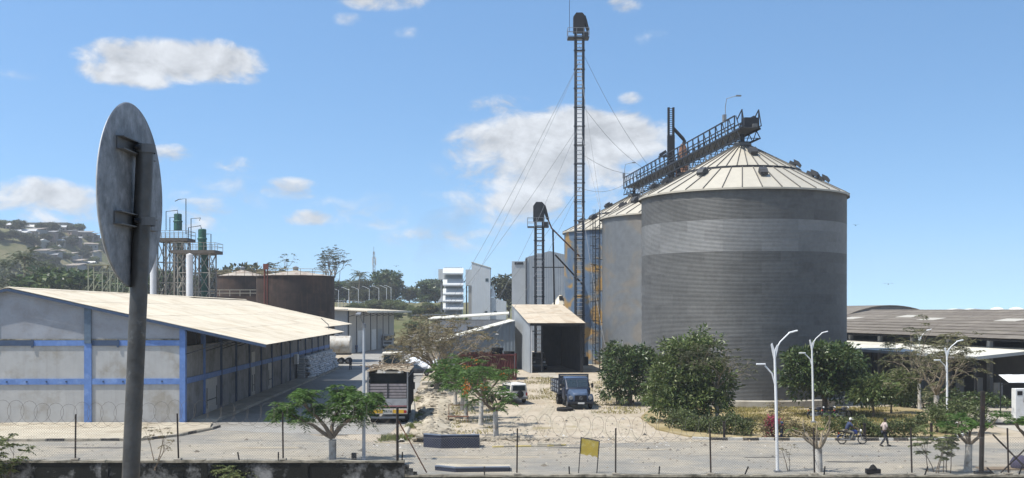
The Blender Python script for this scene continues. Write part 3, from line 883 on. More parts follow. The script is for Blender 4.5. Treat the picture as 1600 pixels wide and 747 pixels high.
def vent(parent, a, r, z, slope):
    """dark roof exhauster: hooded box on the cone"""
    o = MB()
    o.bx(-.42, .42, -.35, .35, -.1, .42)
    o.prism([(.10, -.42, .34), (.95, -.42, .12), (.95, -.42, .50), (.55, -.42, .72), (-.1, -.42, .72)], (0, .84, 0))
    ob = o.build('roof_vent', M('vent_cowl', (.06, .062, .066), .6, .35, var=.2, scale=4.0), parent, (r * math.cos(a), r * math.sin(a), z))
    ob.scale = (.78, .78, .78)
    ob.rotation_euler = (Matrix.Rotation(a, 3, 'Z') @ Matrix.Rotation(slope, 3, 'Y')).to_euler()
    return ob


ME_SHEET = sheet_mesh(SR, SHEET_ANG * 1.012, SH * 1.006)
RIDGE_Z = 24.2
SLOPE = (RIDGE_Z - EAVE) / (SR + .22)
R_STEP = 5.3
ME_LOW = roof_panel_mesh(SR + .30, R_STEP - .25, EAVE + .02 - .06, EAVE + (SR + .22 - R_STEP + .25) * SLOPE - .02, ROOF_N)
ME_UP = roof_panel_mesh(R_STEP + .1, .55, EAVE + (SR + .22 - R_STEP - .1) * SLOPE + .14, RIDGE_Z - .1, ROOF_N)


def link_multi(name, me, mat, parent, loc=(0, 0, 0), rz=0.0):
    """shared mesh, material carried by the object"""
    if not me.materials: me.materials.append(mat)
    o = bpy.data.objects.new(name, me); C.objects.link(o)
    o.parent = parent; o.location = loc; o.rotation_euler = (0, 0, rz)
    o.material_slots[0].link = 'OBJECT'; o.material_slots[0].material = mat
    return o


def build_silo(x, y, label, cols, mat_of, vents, z0=0.0):
    t = thing('grain_silo', label, 'silo', (x, y, 0), 0, 'row of big grain silos')
    tocam = math.atan2(-y, -x)
    MB().lathe([(SR + .35, z0 - .6), (SR + .35, .62), (SR + .1, .70), (SR - .3, .70)], 72).build('plinth', m_conc, t, smooth=30)
    r = random.Random(int(x * 10))
    done = set()
    for ring in range(RINGS):
        off = (ring % 2) * .5
        for c in cols:
            a = tocam + (c + off) * SHEET_ANG
            link_multi('wall_sheet', ME_SHEET, mat_of(ring, c, r), t, (0, 0, .7 + ring * SH), a)
    lo, hi = tocam + (min(cols) - .45) * SHEET_ANG, tocam + (max(cols) + .95) * SHEET_ANG
    prof = []
    for i in range(RINGS * 6 + 1): prof.append((SR - .03 + .02 * (i % 2), .7 + (EAVE - .7) * i / (RINGS * 6)))
    MB().lathe(prof, 60, hi, lo + 2 * math.pi).build('rear_wall', m_galv, t)
    MB().lathe([(SR - .06, .7), (SR - .06, EAVE)], 48).build('liner', m_dark, t)
    # vertical joints and eave ring
    MB().lathe([(SR + .02, EAVE - .16), (SR + .13, EAVE - .1), (SR + .13, EAVE), (SR - .1, EAVE)], 72).build('eave_ring', m_galv_dark, t, smooth=30)
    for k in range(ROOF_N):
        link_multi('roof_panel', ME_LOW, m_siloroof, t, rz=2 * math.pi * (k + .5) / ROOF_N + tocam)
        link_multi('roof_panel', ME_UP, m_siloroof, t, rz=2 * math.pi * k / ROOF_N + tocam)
    MB().lathe([(R_STEP + .14, EAVE + (SR + .22 - R_STEP - .1) * SLOPE - .12), (R_STEP + .14, EAVE + (SR + .22 - R_STEP - .1) * SLOPE + .15)], 72).build('roof_step', m_dark, t, smooth=30)
    MB().lathe([(.85, RIDGE_Z - .35), (.85, RIDGE_Z + .05), (.75, RIDGE_Z + .12), (.01, RIDGE_Z + .16)], 24).build('peak_cap', m_galv_dark, t, smooth=30)
    for (da, rr) in vents:
        vent(t, tocam + da, rr, EAVE + (SR + .22 - rr) * SLOPE + (.18 if rr < R_STEP else .02), math.atan(SLOPE))
    return t


def mat_s1(ring, c, r): return m_galv_new if ring in (14, 15, 16) else m_galv


V1 = [(-.55, 3.3 + 3.1), (.25, 6.9), (.33, 2.6), (1.35, 7.2), (1.40, 4.6), (1.15, 6.6), (-1.25, 7.0), (-1.9, 6.4), (-2.5, 6.0), (2.6, 6.5)]
S1 = build_silo(21.8, 103.0, 'nearest and largest grey corrugated silo with a lighter band, at the verge', range(-6, 6), mat_s1, V1)
mp2 = paint_mat('faintly_painted_silo', 3.0, .12)
mp3 = paint_mat('blue_ochre_painted_silo', 8.0, 1.0)
V2 = [(-.2, 6.8), (-.9, 6.6), (-1.6, 6.8), (.7, 6.8), (1.6, 6.8), (-1.2, 3.4)]
S2 = build_silo(19.9, 125.5, 'middle silo with faint blue and ochre bands, half hidden by the nearest silo', range(-6, 3), lambda a, b, c: mp2, V2, 1.4)
S3 = build_silo(16.6, 148.0, 'farthest silo of the row, painted blue and ochre, behind the tall elevator', range(-6, 3), lambda a, b, c: mp3, V2, 1.4)


def ladder(parent, x, y, z0, z1, ang, cage=True, name='ladder', w=.5, mat=None, step=.42):
    """ladder with side rails, rungs and hoops standing off a wall; faces direction ang"""
    mat = mat or m_dark
    mb = MB(); u = Vector((-math.sin(ang), math.cos(ang), 0)); n = Vector((math.cos(ang), math.sin(ang), 0)); p = Vector((x, y, 0))
    for s in (-1, 1): mb.bar(p + u * s * w / 2 + Vector((0, 0, z0)), p + u * s * w / 2 + Vector((0, 0, z1)), .06)
    k = int((z1 - z0) / step)
    for i in range(k):
        z = z0 + step * (i + .5); mb.bar(p - u * w / 2 + Vector((0, 0, z)), p + u * w / 2 + Vector((0, 0, z)), .035)
    o = mb.build(name, mat, parent)
    if cage:
        cg = MB()
        for i in range(int((z1 - z0 - 2.2) / 1.2)):
            z = z0 + 2.2 + i * 1.2
            cg.tube([p + n * (.75 * math.sin(a)) + u * (.38 * math.cos(a)) + Vector((0, 0, z)) for a in [math.pi * j / 6 for j in range(7)]], .02, 4)
        for a in (.25, .5, .75):
            q = p + n * .75 * math.sin(math.pi * a) + u * .38 * math.cos(math.pi * a)
            cg.bar(q + Vector((0, 0, z0 + 2.2)), q + Vector((0, 0, z1)), .025)
        cg.build('ladder_cage', mat, o)
    return o


for (S, (cx, cy), da) in ((S2, (19.9, 125.5), -1.38), (S3, (16.6, 148.0), -.55)):
    a = math.atan2(-cy, -cx) + da
    ladder(S, (SR + .35) * math.cos(a), (SR + .35) * math.sin(a), 1.4, EAVE + 1.0, a)
    mb = MB()
    for i in range(5):
        z = 3.5 + i * 3.6
        mb.bar(((SR) * math.cos(a), (SR) * math.sin(a), z), ((SR + .4) * math.cos(a), (SR + .4) * math.sin(a), z), .05)
    mb.build('ladder_bracket', m_dark, S)


# ------------------------------------------------------------------ conveyor gantry along the silo tops
def build_gantry():
    A = Vector((21.8, 103.0, 0)); B = Vector((16.6, 148.0, 0)); d = (B - A); L = d.length; u = d.normalized()
    t = thing('conveyor_gantry', 'dark steel conveyor walkway running along the tops of the silos', 'conveyor', (A.x, A.y, 0), math.atan2(u.y, u.x) - math.pi / 2)
    # local frame: +y along the row away from the camera
    z0 = 25.35; y0, y1 = -2.3, L + 2.2
    hw = .95
    MB().bx(-hw, hw, y0, y1, z0 + .02, z0 + .07).build('walkway_deck', M('walkway_grating', (.10, .102, .106), .6, .4, var=.2), t)
    MB().bx(.30, .70, y0, y1, z0 + .11, z0 + .42).build('conveyor_trough', m_galv_dark, t)
    nb = 24; st = (L + .5) / nb
    for s in (-1, 1):
        for hh, w in ((1.4, .11), (.72, .08)):
            MB().bar((s * hw, -.6, z0 + hh), (s * hw, y1, z0 + hh), w).build('handrail', m_dark, t)
        MB().bar((s * hw, y0, z0 - .05), (s * hw, y1, z0 - .05), .11, .16).build('chord', m_dark, t)
        MB().bar((s * hw, y0, z0 - .95), (s * hw, y1, z0 - .95), .10).build('chord', m_dark, t)
        for i in range(nb + 1):
            y = -.6 + i * (y1 + .6) / nb
            MB().bar((s * hw, y, z0), (s * hw, y, z0 + 1.4), .10).build('railing_post', m_dark, t)
        mb = MB()
        for i in range(nb):
            ya, yb = y0 + i * (y1 - y0) / nb, y0 + (i + 1) * (y1 - y0) / nb
            mb.bar((s * hw, ya, z0 - .95), (s * hw, (ya + yb) / 2, z0 - .1), .065).bar((s * hw, (ya + yb) / 2, z0 - .1), (s * hw, yb, z0 - .95), .065)
            MB().bar((s * hw, ya + .3, z0 + .1), (s * hw, (ya + yb) / 2 + .3, z0 + 1.35), .07).build('railing_brace', m_dark, t)
        mb.build('truss_web', m_dark, t)
    mb = MB()
    for i in range(nb):
        y = y0 + i * (y1 - y0) / nb; mb.bar((-hw, y, z0 - .95), (hw, y, z0 - .95), .06)
    mb.build('cross_tie', m_dark, t)
    # end drive frame past the nearest peak
    mb = MB()
    for s in (-1, 1):
        mb.bar((s * .8, -2.3, z0), (s * .8, -2.3, z0 + 1.7), .09).bar((s * .8, -2.3, z0 + 1.7), (s * .8, -.9, z0 + 1.0), .08).bar((s * .8, -3.0, z0 + .1), (s * .8, -2.3, z0 + 1.7), .07).bar((s * .8, -3.0, z0 + .1), (s * .8, -.6, z0 + .1), .08)
    mb.build('end_frame', m_dark, t)
    MB().bx(-.4, .9, -1.9, -.9, z0 + .15, z0 + 1.05).build('drive_motor', m_dark, t)
    # supports
    for yc in (0, L * .5, L):
        mb = MB()
        for sx in (-1, 1):
            for sy in (-1, 1):
                mb.bar((sx * .45, yc + sy * .45, RIDGE_Z + .05), (sx * .95, yc + sy * 1.9, z0 - .9), .10)
        mb.bar((0, yc, RIDGE_Z + .05), (0, yc, z0 - .2), .35)
        mb.build('support_frame', m_dark, t)
    for yc in (L * .18, L * .32, L * .68, L * .82):
        mb = MB()
        dn = min(abs(yc - k) for k in (0, L * .5, L)); zr = RIDGE_Z - dn * SLOPE
        for s in (-1, 1):
            mb.bar((s * .9, yc - .8, zr), (s * .9, yc - .8, z0 - .9), .08).bar((s * .9, yc + .8, zr - .3), (s * .9, yc + .8, z0 - .9), .08)
            mb.bar((s * .9, yc - .8, zr), (s * .9, yc + .8, z0 - 1.0), .05).bar((s * .9, yc + .8, zr), (s * .9, yc - .8, z0 - 1.0), .05)
        mb.build('support_frame', m_steel, t)
    for (y, h) in ((2.2, 2.6), (L + 1.6, 2.2)):
        MB().tube([(-.95, y, z0), (-.95, y, z0 + 1.2 + h * .6), (-.85, y - .1, z0 + 1.2 + h * .9), (.05, y - .3, z0 + 1.2 + h)], .035, 6).build('lamp_arm', m_steel, t)
        MB().box((.25, y - .35, z0 + 1.2 + h), (.5, .22, .12)).build('lamp_head', m_steel, t)
        MB().bx(-1.2, -.9, y - .2, y + .2, z0 + 1.3, z0 + 2.0).build('junction_box', m_steel, t)
    return t


build_gantry()


# ------------------------------------------------------------------ bucket elevators
def build_elevator(x, y, zb, zt, label, style, yaw=0.0):
    t = thing('bucket_elevator', label, 'elevator', (x, y, zb), yaw)
    H = zt - zb
    m_leg = M('elevator_leg_paint', (.055, .06, .068), .6, .35, var=.2, scale=2.0)
    for s in (-1, 1):
        MB().bx(s * .50 - .15, s * .50 + .15, -.2, .2, 0, H - 1.4).build('leg', m_leg, t)
    for i in range(int((H - 2) / 2.4)):
        z = 1.6 + i * 2.4
        MB().bx(-.72, .72, -.25, .25, z, z + .09).build('flange', m_dark, t)
    step = .52
    me = MB(); me.bx(-.39, .39, -.32, -.22, -.055, .055); me = me.mesh('rung')
    for i in range(int((H - 2.6) / step)):
        o = link('rung', me, M('rung_steel', (.40, .405, .41), .5, .4, var=.15), t, (0, 0, .8 + i * step))
    for s in (-1, 1): MB().bx(s * .34 - .03, s * .34 + .03, -.32, -.26, .5, H - 1.4).build('ladder_rail', m_dark, t)
    # head: hooded box with a spout on the right
    hd = MB()
    hd.prism([(-.78, -.45, H - 2.3), (.62, -.45, H - 2.3), (.62, -.45, H - .15), (.35, -.45, H + .15), (-.42, -.45, H + .15), (-.78, -.45, H - .35)], (0, 1.0, 0))
    hd.build('head', m_black if style else m_dark, t)
    sp = MB()
    sp.prism([(.2, -.38, H - .2), (.75, -.38, H - .2), (.95, -.38, H - .8), (1.22, -.38, H - 1.95), (.98, -.38, H - 2.1), (.66, -.38, H - 1.3), (.2, -.38, H - 1.0)], (0, .84, 0))
    sp.build('discharge_spout', m_black, t)
    # platform with rails
    MB().bx(-1.5, 1.2, -.95, .9, H - 3.1, H - 3.0).build('platform', m_dark, t)
    mb = MB()
    for (a, b) in ((-1.5, -.95), (-1.5, .9), (1.2, -.95), (1.2, .9), (-.4, -.95), (.5, -.95)):
        mb.bar((a, b, H - 3.0), (a, b, H - 1.9), .05)
    for z in (H - 1.9, H - 2.45):
        mb.bar((-1.5, -.95, z), (1.2, -.95, z), .045).bar((-1.5, .9, z), (1.2, .9, z), .045).bar((-1.5, -.95, z), (-1.5, .9, z), .045).bar((1.2, -.95, z), (1.2, .9, z), .045)
    mb.build('railing', m_steel, t)
    MB().bx(.6, 1.1, -.7, -.2, H - 3.0, H - 2.4).build('drive_motor', m_dark, t)
    MB().bx(-1.1, 1.1, -.5, .5, -.4, 1.2).build('boot', m_dark, t)
    return t


E1 = build_elevator(8.55, 138.0, 1.4, 46.0, 'very tall dark bucket elevator with rungs, rising beside the silos', 1)
E2 = build_elevator(3.5, 139.5, 1.4, 22.2, 'shorter bucket elevator with black hood, rising behind the open shed', 0)
MB().tube([(-1.25, .2, 42.5 - 1.4 + 1.4), (-1.25, .2, 50.2)], .03, 5).build('lightning_rod', m_dark, E1)
# spouts of the short elevator towards the far silo
MB().tube([(1.1, 0, 18.8), (1.6, .1, 17.6), (6.4, 3.6, 13.2)], .10, 8).build('spout_pipe', m_rust, E2)
MB().tube([(1.75, .1, 17.4), (2.05, .1, 2.0)], .11, 8).build('drop_pipe', m_dark, E2)
MB().tube([(2.05, .1, 14.2), (6.6, 3.4, 9.6)], .11, 8).build('spout_pipe', m_dark, E2)
MB().tube([(2.05, .1, 7.2), (5.6, 3.4, 3.2)], .10, 8).build('spout_pipe', m_dark, E2)
MB().bar((-.9, 0, 12.6), (3.2, 0, 12.6), .13).build('tie_beam', m_dark, E2)
MB().bar((-.9, 0, 4.4), (2.4, 0, 4.6), .14).build('tie_beam', m_dark, E2)
mb = MB()
for (sx, sy) in ((-1, -1), (1, -1), (1, 1), (-1, 1)): mb.bar((6.6 + sx * .5, 4.0 + sy * .5, 0), (6.6 + sx * .5, 4.0 + sy * .5, 15.6), .08)
for i in range(12):
    z = 1.0 + i * 1.25
    for (a, b) in (((-1, -1), (1, -1)), ((1, -1), (1, 1)), ((1, 1), (-1, 1)), ((-1, 1), (-1, -1))):
        mb.bar((6.6 + a[0] * .5, 4.0 + a[1] * .5, z), (6.6 + b[0] * .5, 4.0 + b[1] * .5, z), .05)
mb.build('spout_tower', m_dark, E2)


def guy_wires():
    top = Vector((8.55, 138.0, 0)); k = 0
    anchors = [(-10, 118, 1.0), (-6, 112, 1.0), (-2, 124, 5.6), (12.6, 118, 1.6), (14.5, 117, 1.7), (10.8, 119, 1.5), (-14, 150, .6), (-16, 160, .6), (-12, 190, .6)]
    hs = [40, 32, 24]
    for i, a in enumerate(anchors):
        z = hs[i % 3]
        p0, p1 = Vector((0, 0, z - 1.4)), Vector(a) - Vector((8.55, 138, 1.4))
        pts = [p0.lerp(p1, j / 8) - Vector((0, 0, 1.2 * math.sin(math.pi * j / 8))) for j in range(9)]
        MB().tube(pts, .022, 4).build('guy_wire', m_steel, E1)
    for (z, tx, ty, tz) in ((42, 17.6, 140.6, 27.2), (35, 17.6, 140.6, 26.4), (28.5, 17.4, 141.5, 26.2), (24, 16.2, 149.5, 26.2)):
        p0, p1 = Vector((0, 0, z - 1.4)), Vector((tx, ty, tz)) - Vector((8.55, 138, 1.4))
        pts = [p0.lerp(p1, j / 8) - Vector((0, 0, .9 * math.sin(math.pi * j / 8))) for j in range(9)]
        MB().tube(pts, .022, 4).build('guy_wire', m_steel, E1)


guy_wires()


def rear_elevator():
    x, y = 20.0, 136.9
    t = thing('rear_elevator', 'slim elevator mast with a rusty spout cone rising above the gantry', 'elevator', (x, y, 1.4))
    H = 32.6
    for s in (-1, 1): MB().bx(s * .3 - .13, s * .3 + .13, -.2, .2, 0, H).build('leg', m_black, t)
    MB().bx(-.45, .45, -.24, .24, H - 9.4, H - 3.5).build('housing', m_black, t)
    mb = MB()
    for i in range(14): mb.bx(-.16, .16, -.05, .05, H - 3.4 + i * .25, H - 3.34 + i * .25)
    mb.build('rung', m_dark, t)
    MB().bx(-1.5, .5, -.6, .6, H - 6.2, H - 6.05).build('platform', m_dark, t)
    MB().bar((-1.4, 0, H - 6.0), (-.6, 0, H - 5.5), .35).build('motor', m_dark, t)
    MB().tube([(.3, 0, H - 2.6), (1.5, 0, H - 3.9), (1.7, 0, H - 4.2), (1.5, 0, H - 5.0)], .22, 8).build('spout', m_black, t)
    MB().lathe([(.25, H - 4.6), (.45, H - 5.0), (1.0, H - 8.6), (.9, H - 8.7)], 14, c=(1.5, 0, 0)).build('spout_cone', m_rust, t, smooth=40)
    mb = MB()
    for (a, b) in ((.7, -.9), (2.3, -.9), (.7, .9), (2.3, .9)): mb.bar((1.5, 0, H - 4.7), (a, b, H - 9.5), .09)
    mb.build('tripod', m_rust, t)


rear_elevator()


# ------------------------------------------------------------------ open shed with lean-to
def build_shed():
    th = math.atan(.117)
    t = thing('open_shed', 'grey ribbed steel shed with a tan roof and a tall open front', 'shed', (1.99, 121.0, 1.5), th)
    W, L = 5.95, 15.0
    m_shed_shade = M('shaded_shed_sheet', (.045, .048, .052), .8, .1, var=.3, scale=1.0, wave=('Y', .42, .4))  # near-black sheet, the shade inside the shed put into its colour
    hf, hb = 5.55, 7.55
    MB().prism([(0, 0, -.6), (0, L, -.6), (0, L, hb), (0, 0, hf)], (.08, 0, 0)).build('side_wall', m_corr_y, t)
    MB().prism([(W, 0, -.6), (W, L, -.6), (W, L, hb), (W, 0, hf)], (.08, 0, 0)).build('side_wall', m_shed_shade, t)
    MB().bx(3.6, W, L - .1, L, 0, hb - .1).build('rear_wall', m_shed_shade, t)
    MB().bx(.1, 3.5, L - .1, L, hb - 1.6, hb - .1).build('rear_wall', m_shed_shade, t)
    for x in (.16, 1.35, W - .14):
        MB().bx(x - .09, x + .09, .02, .2, 0, hf - .25).build('front_post', m_dark if x > .5 else m_white, t)
    MB().bx(.02, W, -.02, .1, hf - .3, hf - .05).build('lintel', m_dark, t)
    MB().bx(.1, .9, L - .2, L - .02, 0, hb - .1).build('rear_post', m_dark, t)
    n = 6; wx = (W + .5) / n
    for i in range(n):
        for j in range(2):
            ya, yb = (-.5, L * .5 + .05) if j == 0 else (L * .5 - .1, L + .4)
            lf = .02 if j else 0
            def zz(y): return hf + (hb - hf) * y / L + .06 + lf
            MB().prism([(-.25 + wx * i, ya, zz(ya)), (-.25 + wx * (i + 1) - .012, ya, zz(ya)), (-.25 + wx * (i + 1) - .012, yb, zz(yb)), (-.25 + wx * i, yb, zz(yb))], (0, 0, .04)).build('roof_sheet', M('tan_roof', (.50, .43, .33), .8, var=.08, scale=.9, col2=(.38, .29, .20), amt2=.4, scale2=.5, rnd=.05, wave=('X', .2, .3)), t)
    for i in range(5):
        y = .4 + i * 3.5
        MB().bar((.1, y, hf + (hb - hf) * y / L - .12), (W, y, hf + (hb - hf) * y / L - .12), .12, .2).build('rafter', m_dark, t)
    MB().bx(0, W, .1, L, -.6, .02).build('floor_slab', M('oily_floor', (.10, .092, .08), .9, var=.3, scale=.8, col2=(.2, .18, .15), amt2=.4), t)
    # lean-to on the left, facing the viewer
    l = thing('lean_to', 'slate grey lean-to with pale sloping roof left of the open shed', 'shed', (0.35, 127.5, 1.3), .05)
    w, d = 9.0, 15.0
    zr, zl = 5.9, 3.4
    MB().prism([(-w, 0, -.5), (0, 0, -.5), (0, 0, zr), (-w, 0, zl)], (0, .1, 0)).build('front_wall', m_corr_dk, l)
    MB().prism([(-w, .12, -.5), (-w, d, -.5), (-w, d, zl), (-w, .12, zl)], (.1, 0, 0)).build('side_wall', m_corr_dk, l)
    for i in range(4):
        a, b = -w - .35 + i * (w + .35) / 4, -w - .35 + (i + 1) * (w + .35) / 4
        def zl_(x): return zl + (zr - zl) * (x + w) / w + .08 + .01 * (4 - i)
        MB().prism([(a - .05, -.35, zl_(a)), (b, -.35, zl_(b)), (b, d, zl_(b)), (a - .05, d, zl_(a))], (0, 0, .04)).build('roof_sheet', m_canopy, l)
    MB().box((-2.1, -.12, 4.4), (.35, .2, .14)).build('flood_lamp', m_white, l)
    # white walled store behind with its own thin roof
    b = thing('store_building', 'low whitewashed store with a pale flat roof behind the lean-to', 'building', (XP(740, 166), 166, .5), 0)
    x0, x1 = XP(687, 166) - XP(740, 166), XP(792, 166) - XP(740, 166)
    MB().bx(x0, x1, 0, 10, 0, 6.5).build('wall', M('peeling_whitewash', (.46, .49, .53), .9, var=.12, scale=.8, col2=(.28, .27, .25), amt2=.45, scale2=.4, streak=((.2, .18, .16), .4)), b)
    MB().prism([(x0 - 1.8, -1.0, 6.55), (x1 + .3, -1.0, 7.35), (x1 + .3, 11, 7.65), (x0 - 1.8, 11, 6.85)], (0, 0, .16)).build('roof', m_canopy, b)
    MB().bx(x0 - 1.6, x0 - .1, -.2, 9, 0, 6.0).build('porch', m_conc, b)
    for i in range(3): MB().bx(x0 + 1.0 + i * 3.2, x0 + 2.0 + i * 3.2, -.02, .01, 4.4, 5.5).build('window', m_glass, b)
    for i in range(2): MB().bar((x0 - 1.7, -.9 + i * .01, 0 + i * 0), (x0 - 1.7, -.9, 6.5), .12).build('porch_post', m_dark, b)


build_shed()
# ------------------------------------------------------------------ dark storage tanks
def build_tank(px, half_px, Y, ytop, label, apex=1.1, stair=True):
    x = XP(px, Y); R = half_px / FPX * Y; zt = ZP(ytop, Y)
    t = thing('storage_tank', label, 'storage tank', (x, Y, 0), 0, 'tar brown storage tanks')
    n = 5; h = zt / n
    prof = []
    for i in range(n):
        # plate courses with slightly proud laps
        MB().lathe([(R - .012 * i, h * i), (R - .012 * i, h * (i + 1) + .004), (R - .012 * i - .02, h * (i + 1) + .004)], 56).build('plate_course', m_tank, t, smooth=30)
    MB().lathe([(R + .02, zt - .02), (R + .14, zt), (R + .14, zt + .12), (R - .1, zt + .14)], 56).build('rim', m_tank, t, smooth=30)
    m_tr = M('tank_roof', (.40, .36, .30), .85, var=.15, scale=.8, col2=(.17, .10, .07), amt2=.5, scale2=.4)
    k = 20
    me = MB(); a = math.pi / k
    me.quad((R * math.cos(-a), R * math.sin(-a), zt + .10), (R * math.cos(a), R * math.sin(a), zt + .10), (.3 * math.cos(a), .3 * math.sin(a), zt + apex), (.3 * math.cos(-a), .3 * math.sin(-a), zt + apex))
    me = me.mesh('roof_plate')
    for i in range(k): link('roof_plate', me, m_tr, t, rz=2 * a * i)
    for i in range(k):
        b = 2 * a * i
        MB().bar((R * math.cos(b), R * math.sin(b), zt + .1), (R * math.cos(b), R * math.sin(b), zt + 1.15), .06).build('rail_post', M('rail_rust', (.16, .12, .09), .8, var=.2), t)
    for hh in (1.15, .65):
        MB().tube([(R * math.cos(i * 2 * math.pi / 40), R * math.sin(i * 2 * math.pi / 40), zt + hh) for i in range(41)], .035, 5).build('rim_rail', M('rail_ochre', (.30, .24, .13), .8, var=.2), t)
    MB().lathe([(.45, zt + apex - .1), (.45, zt + apex + .45), (.6, zt + apex + .5), (.01, zt + apex + .75)], 12).build('roof_vent', m_steel, t)
    if stair:
        mb = MB(); a0 = math.atan2(-Y, -x) + .25
        for i in range(44):
            aa = a0 + i * .028; z = .4 + i * (zt - .4) / 44
            p = Vector((math.cos(aa), math.sin(aa), 0))
            mb.bar(p * (R + .03) + Vector((0, 0, z)), p * (R + .8) + Vector((0, 0, z)), .25, .04)
        mb.build('spiral_stair', m_tank, t)
        mb = MB()
        mb.tube([((R + .85) * math.cos(a0 + i * .028), (R + .85) * math.sin(a0 + i * .028), 1.4 + i * (zt - .4) / 44) for i in range(0, 45, 4)], .04, 5)
        mb.build('stair_rail', m_tank, t)
    return t, x, R, zt


TK, tx, tR, tz = build_tank(462, 60.5, 180, 433, 'nearer dark brown cylindrical storage tank behind the warehouse roof')
a = math.radians(-90) - .62
MB().tube([((tR + .3) * math.cos(a), (tR + .3) * math.sin(a), 0), ((tR + .3) * math.cos(a), (tR + .3) * math.sin(a), tz + 1.9)], .13, 8).build('riser_pipe', m_rust_red, TK)
MB().tube([((tR + .3) * math.cos(a) + .45, (tR + .3) * math.sin(a), 0), ((tR + .3) * math.cos(a) + .45, (tR + .3) * math.sin(a), tz + 1.6)], .10, 8).build('riser_pipe', m_rust_red, TK)
MB().box(((tR + .3) * math.cos(a) + .2, (tR + .3) * math.sin(a), tz + 1.5), (.8, .5, .9)).build('valve_head', m_rust_red, TK)
build_tank(379, 40, 207, 433, 'farther brown storage tank half hidden behind the nearer one', 1.3, False)
bw = thing('bund_wall', 'dark bund wall with pale railings in front of the farther tank', 'wall', (XP(340, 192), 192, 0))
MB().bx(-2, 9.5, 0, .4, 0, ZP(463, 192)).build('wall', m_tank, bw)
for i in range(7): MB().bar((-1.5 + i * 1.8, .2, ZP(463, 192)), (-1.5 + i * 1.8, .2, ZP(453, 192)), .10).build('rail_post', M('pale_rail', (.36, .33, .26), .8, var=.2), bw)
for py in (453, 458): MB().bar((-1.8, .2, ZP(py, 192)), (9.5, .2, ZP(py, 192)), .12).build('rail', MATS['pale_rail'], bw)


# ------------------------------------------------------------------ process towers with green vessels
def build_tower(px, Y, wpx, yplat, ytank0, ytank1, tank_px, col_px, label, col_y1):
    t = thing('process_tower', label, 'tower', (XP(px, Y), Y, 0))
    s = Y / FPX
    zp = ZP(yplat, Y); hw = wpx * s / 2
    m_ts = M('tower_steel', (.29, .275, .24), .7, .2, var=.25, scale=2.0, col2=(.15, .10, .07), amt2=.4, scale2=1.0)
    fx = [-hw * .72, -hw * .24, hw * .24, hw * .72]
    for x in fx:
        for y in (-1.9, 1.9): MB().bar((x, y, 0), (x, y, zp), .18).build('leg', m_ts, t)
    nl = 6
    for i in range(nl):
        za, zb = zp * i / nl, zp * (i + 1) / nl
        for y in (-1.9, 1.9):
            MB().bar((fx[0], y, zb - .1), (fx[-1], y, zb - .1), .13).build('girt', m_ts, t)
            for k in range(3):
                mb = MB(); mb.bar((fx[k], y, za), (fx[k + 1], y, zb), .085).bar((fx[k + 1], y, za), (fx[k], y, zb), .085); mb.build('cross_brace', m_ts, t)
        for x in (fx[0], fx[-1]):
            mb = MB(); mb.bar((x, -1.9, za), (x, 1.9, zb), .085).bar((x, 1.9, za), (x, -1.9, zb), .085).bar((x, -1.9, zb - .1), (x, 1.9, zb - .1), .12); mb.build('cross_brace', m_ts, t)
    MB().bx(-hw, hw, -2.4, 2.4, zp, zp + .5).build('platform', M('platform_edge', (.10, .085, .07), .8, var=.25, scale=2.0), t)
    zr = zp + .5
    for i in range(9):
        x = -hw + 2 * hw * i / 8
        for y in (-2.35, 2.35): MB().bar((x, y, zr), (x, y, zr + 1.15), .06).build('railing_post', m_ts, t)
    for y in (-2.35, 2.35):
        for h in (1.15, .6): MB().bar((-hw, y, zr + h), (hw, y, zr + h), .06).build('railing', m_ts, t)
    for x in (-hw, hw):
        for h in (1.15, .6): MB().bar((x, -2.35, zr + h), (x, 2.35, zr + h), .06).build('railing', m_ts, t)
    tx_ = (tank_px - px) * s; z0, z1 = ZP(ytank1, Y), ZP(ytank0, Y)
    v = MB().lathe([(.01, z0), (.66, z0), (.66, z0 + (z1 - z0) * .5), (.74, z0 + (z1 - z0) * .5), (.74, z0 + (z1 - z0) * .56), (.62, z0 + (z1 - z0) * .6), (.62, z1 - .1), (.5, z1), (.01, z1 + .05)], 20, c=(tx_, 0, 0)).build('green_vessel', m_green, t, smooth=30)
    MB().lathe([(.55, .2), (.55, zp - .1)], 16, c=(tx_ + .2, .6, 0)).build('lower_vessel', m_green, t, smooth=30)
    cx = (col_px - px) * s
    MB().lathe([(.01, 0), (.52, 0), (.52, ZP(col_y1, Y)), (.01, ZP(col_y1, Y) + .2)], 18, c=(cx, -2.6, 0)).build('white_column', M('white_column_paint', (.66, .67, .69), .5, var=.06, scale=1.0, streak=((.35, .32, .28), .35)), t, smooth=30)
    for k in range(4):
        x = fx[0] + (k + .5) * (fx[-1] - fx[0]) / 4
        MB().tube([(x, -.6, 0), (x, -.6, zp)], .10, 6).build('pipe', m_dark, t)
    return t, s


T1, s1 = build_tower(272, 176, 54, 378, 334, 360, 278, 248, 'taller steel frame tower with green vessel, partly behind the round sign', 375)
T2, s2 = build_tower(308, 171, 68, 397, 358, 391, 316, 304, 'shorter steel frame tower with green vessel and white column', 399)


def pipe_px(t, tpx, Y, pts, r=.07):
    MB().tube([((p[0] - tpx) * Y / FPX, p[2] if len(p) > 2 else -.5, ZP(p[1], Y)) for p in pts], r, 6).build('overhead_pipe', m_dark, t)


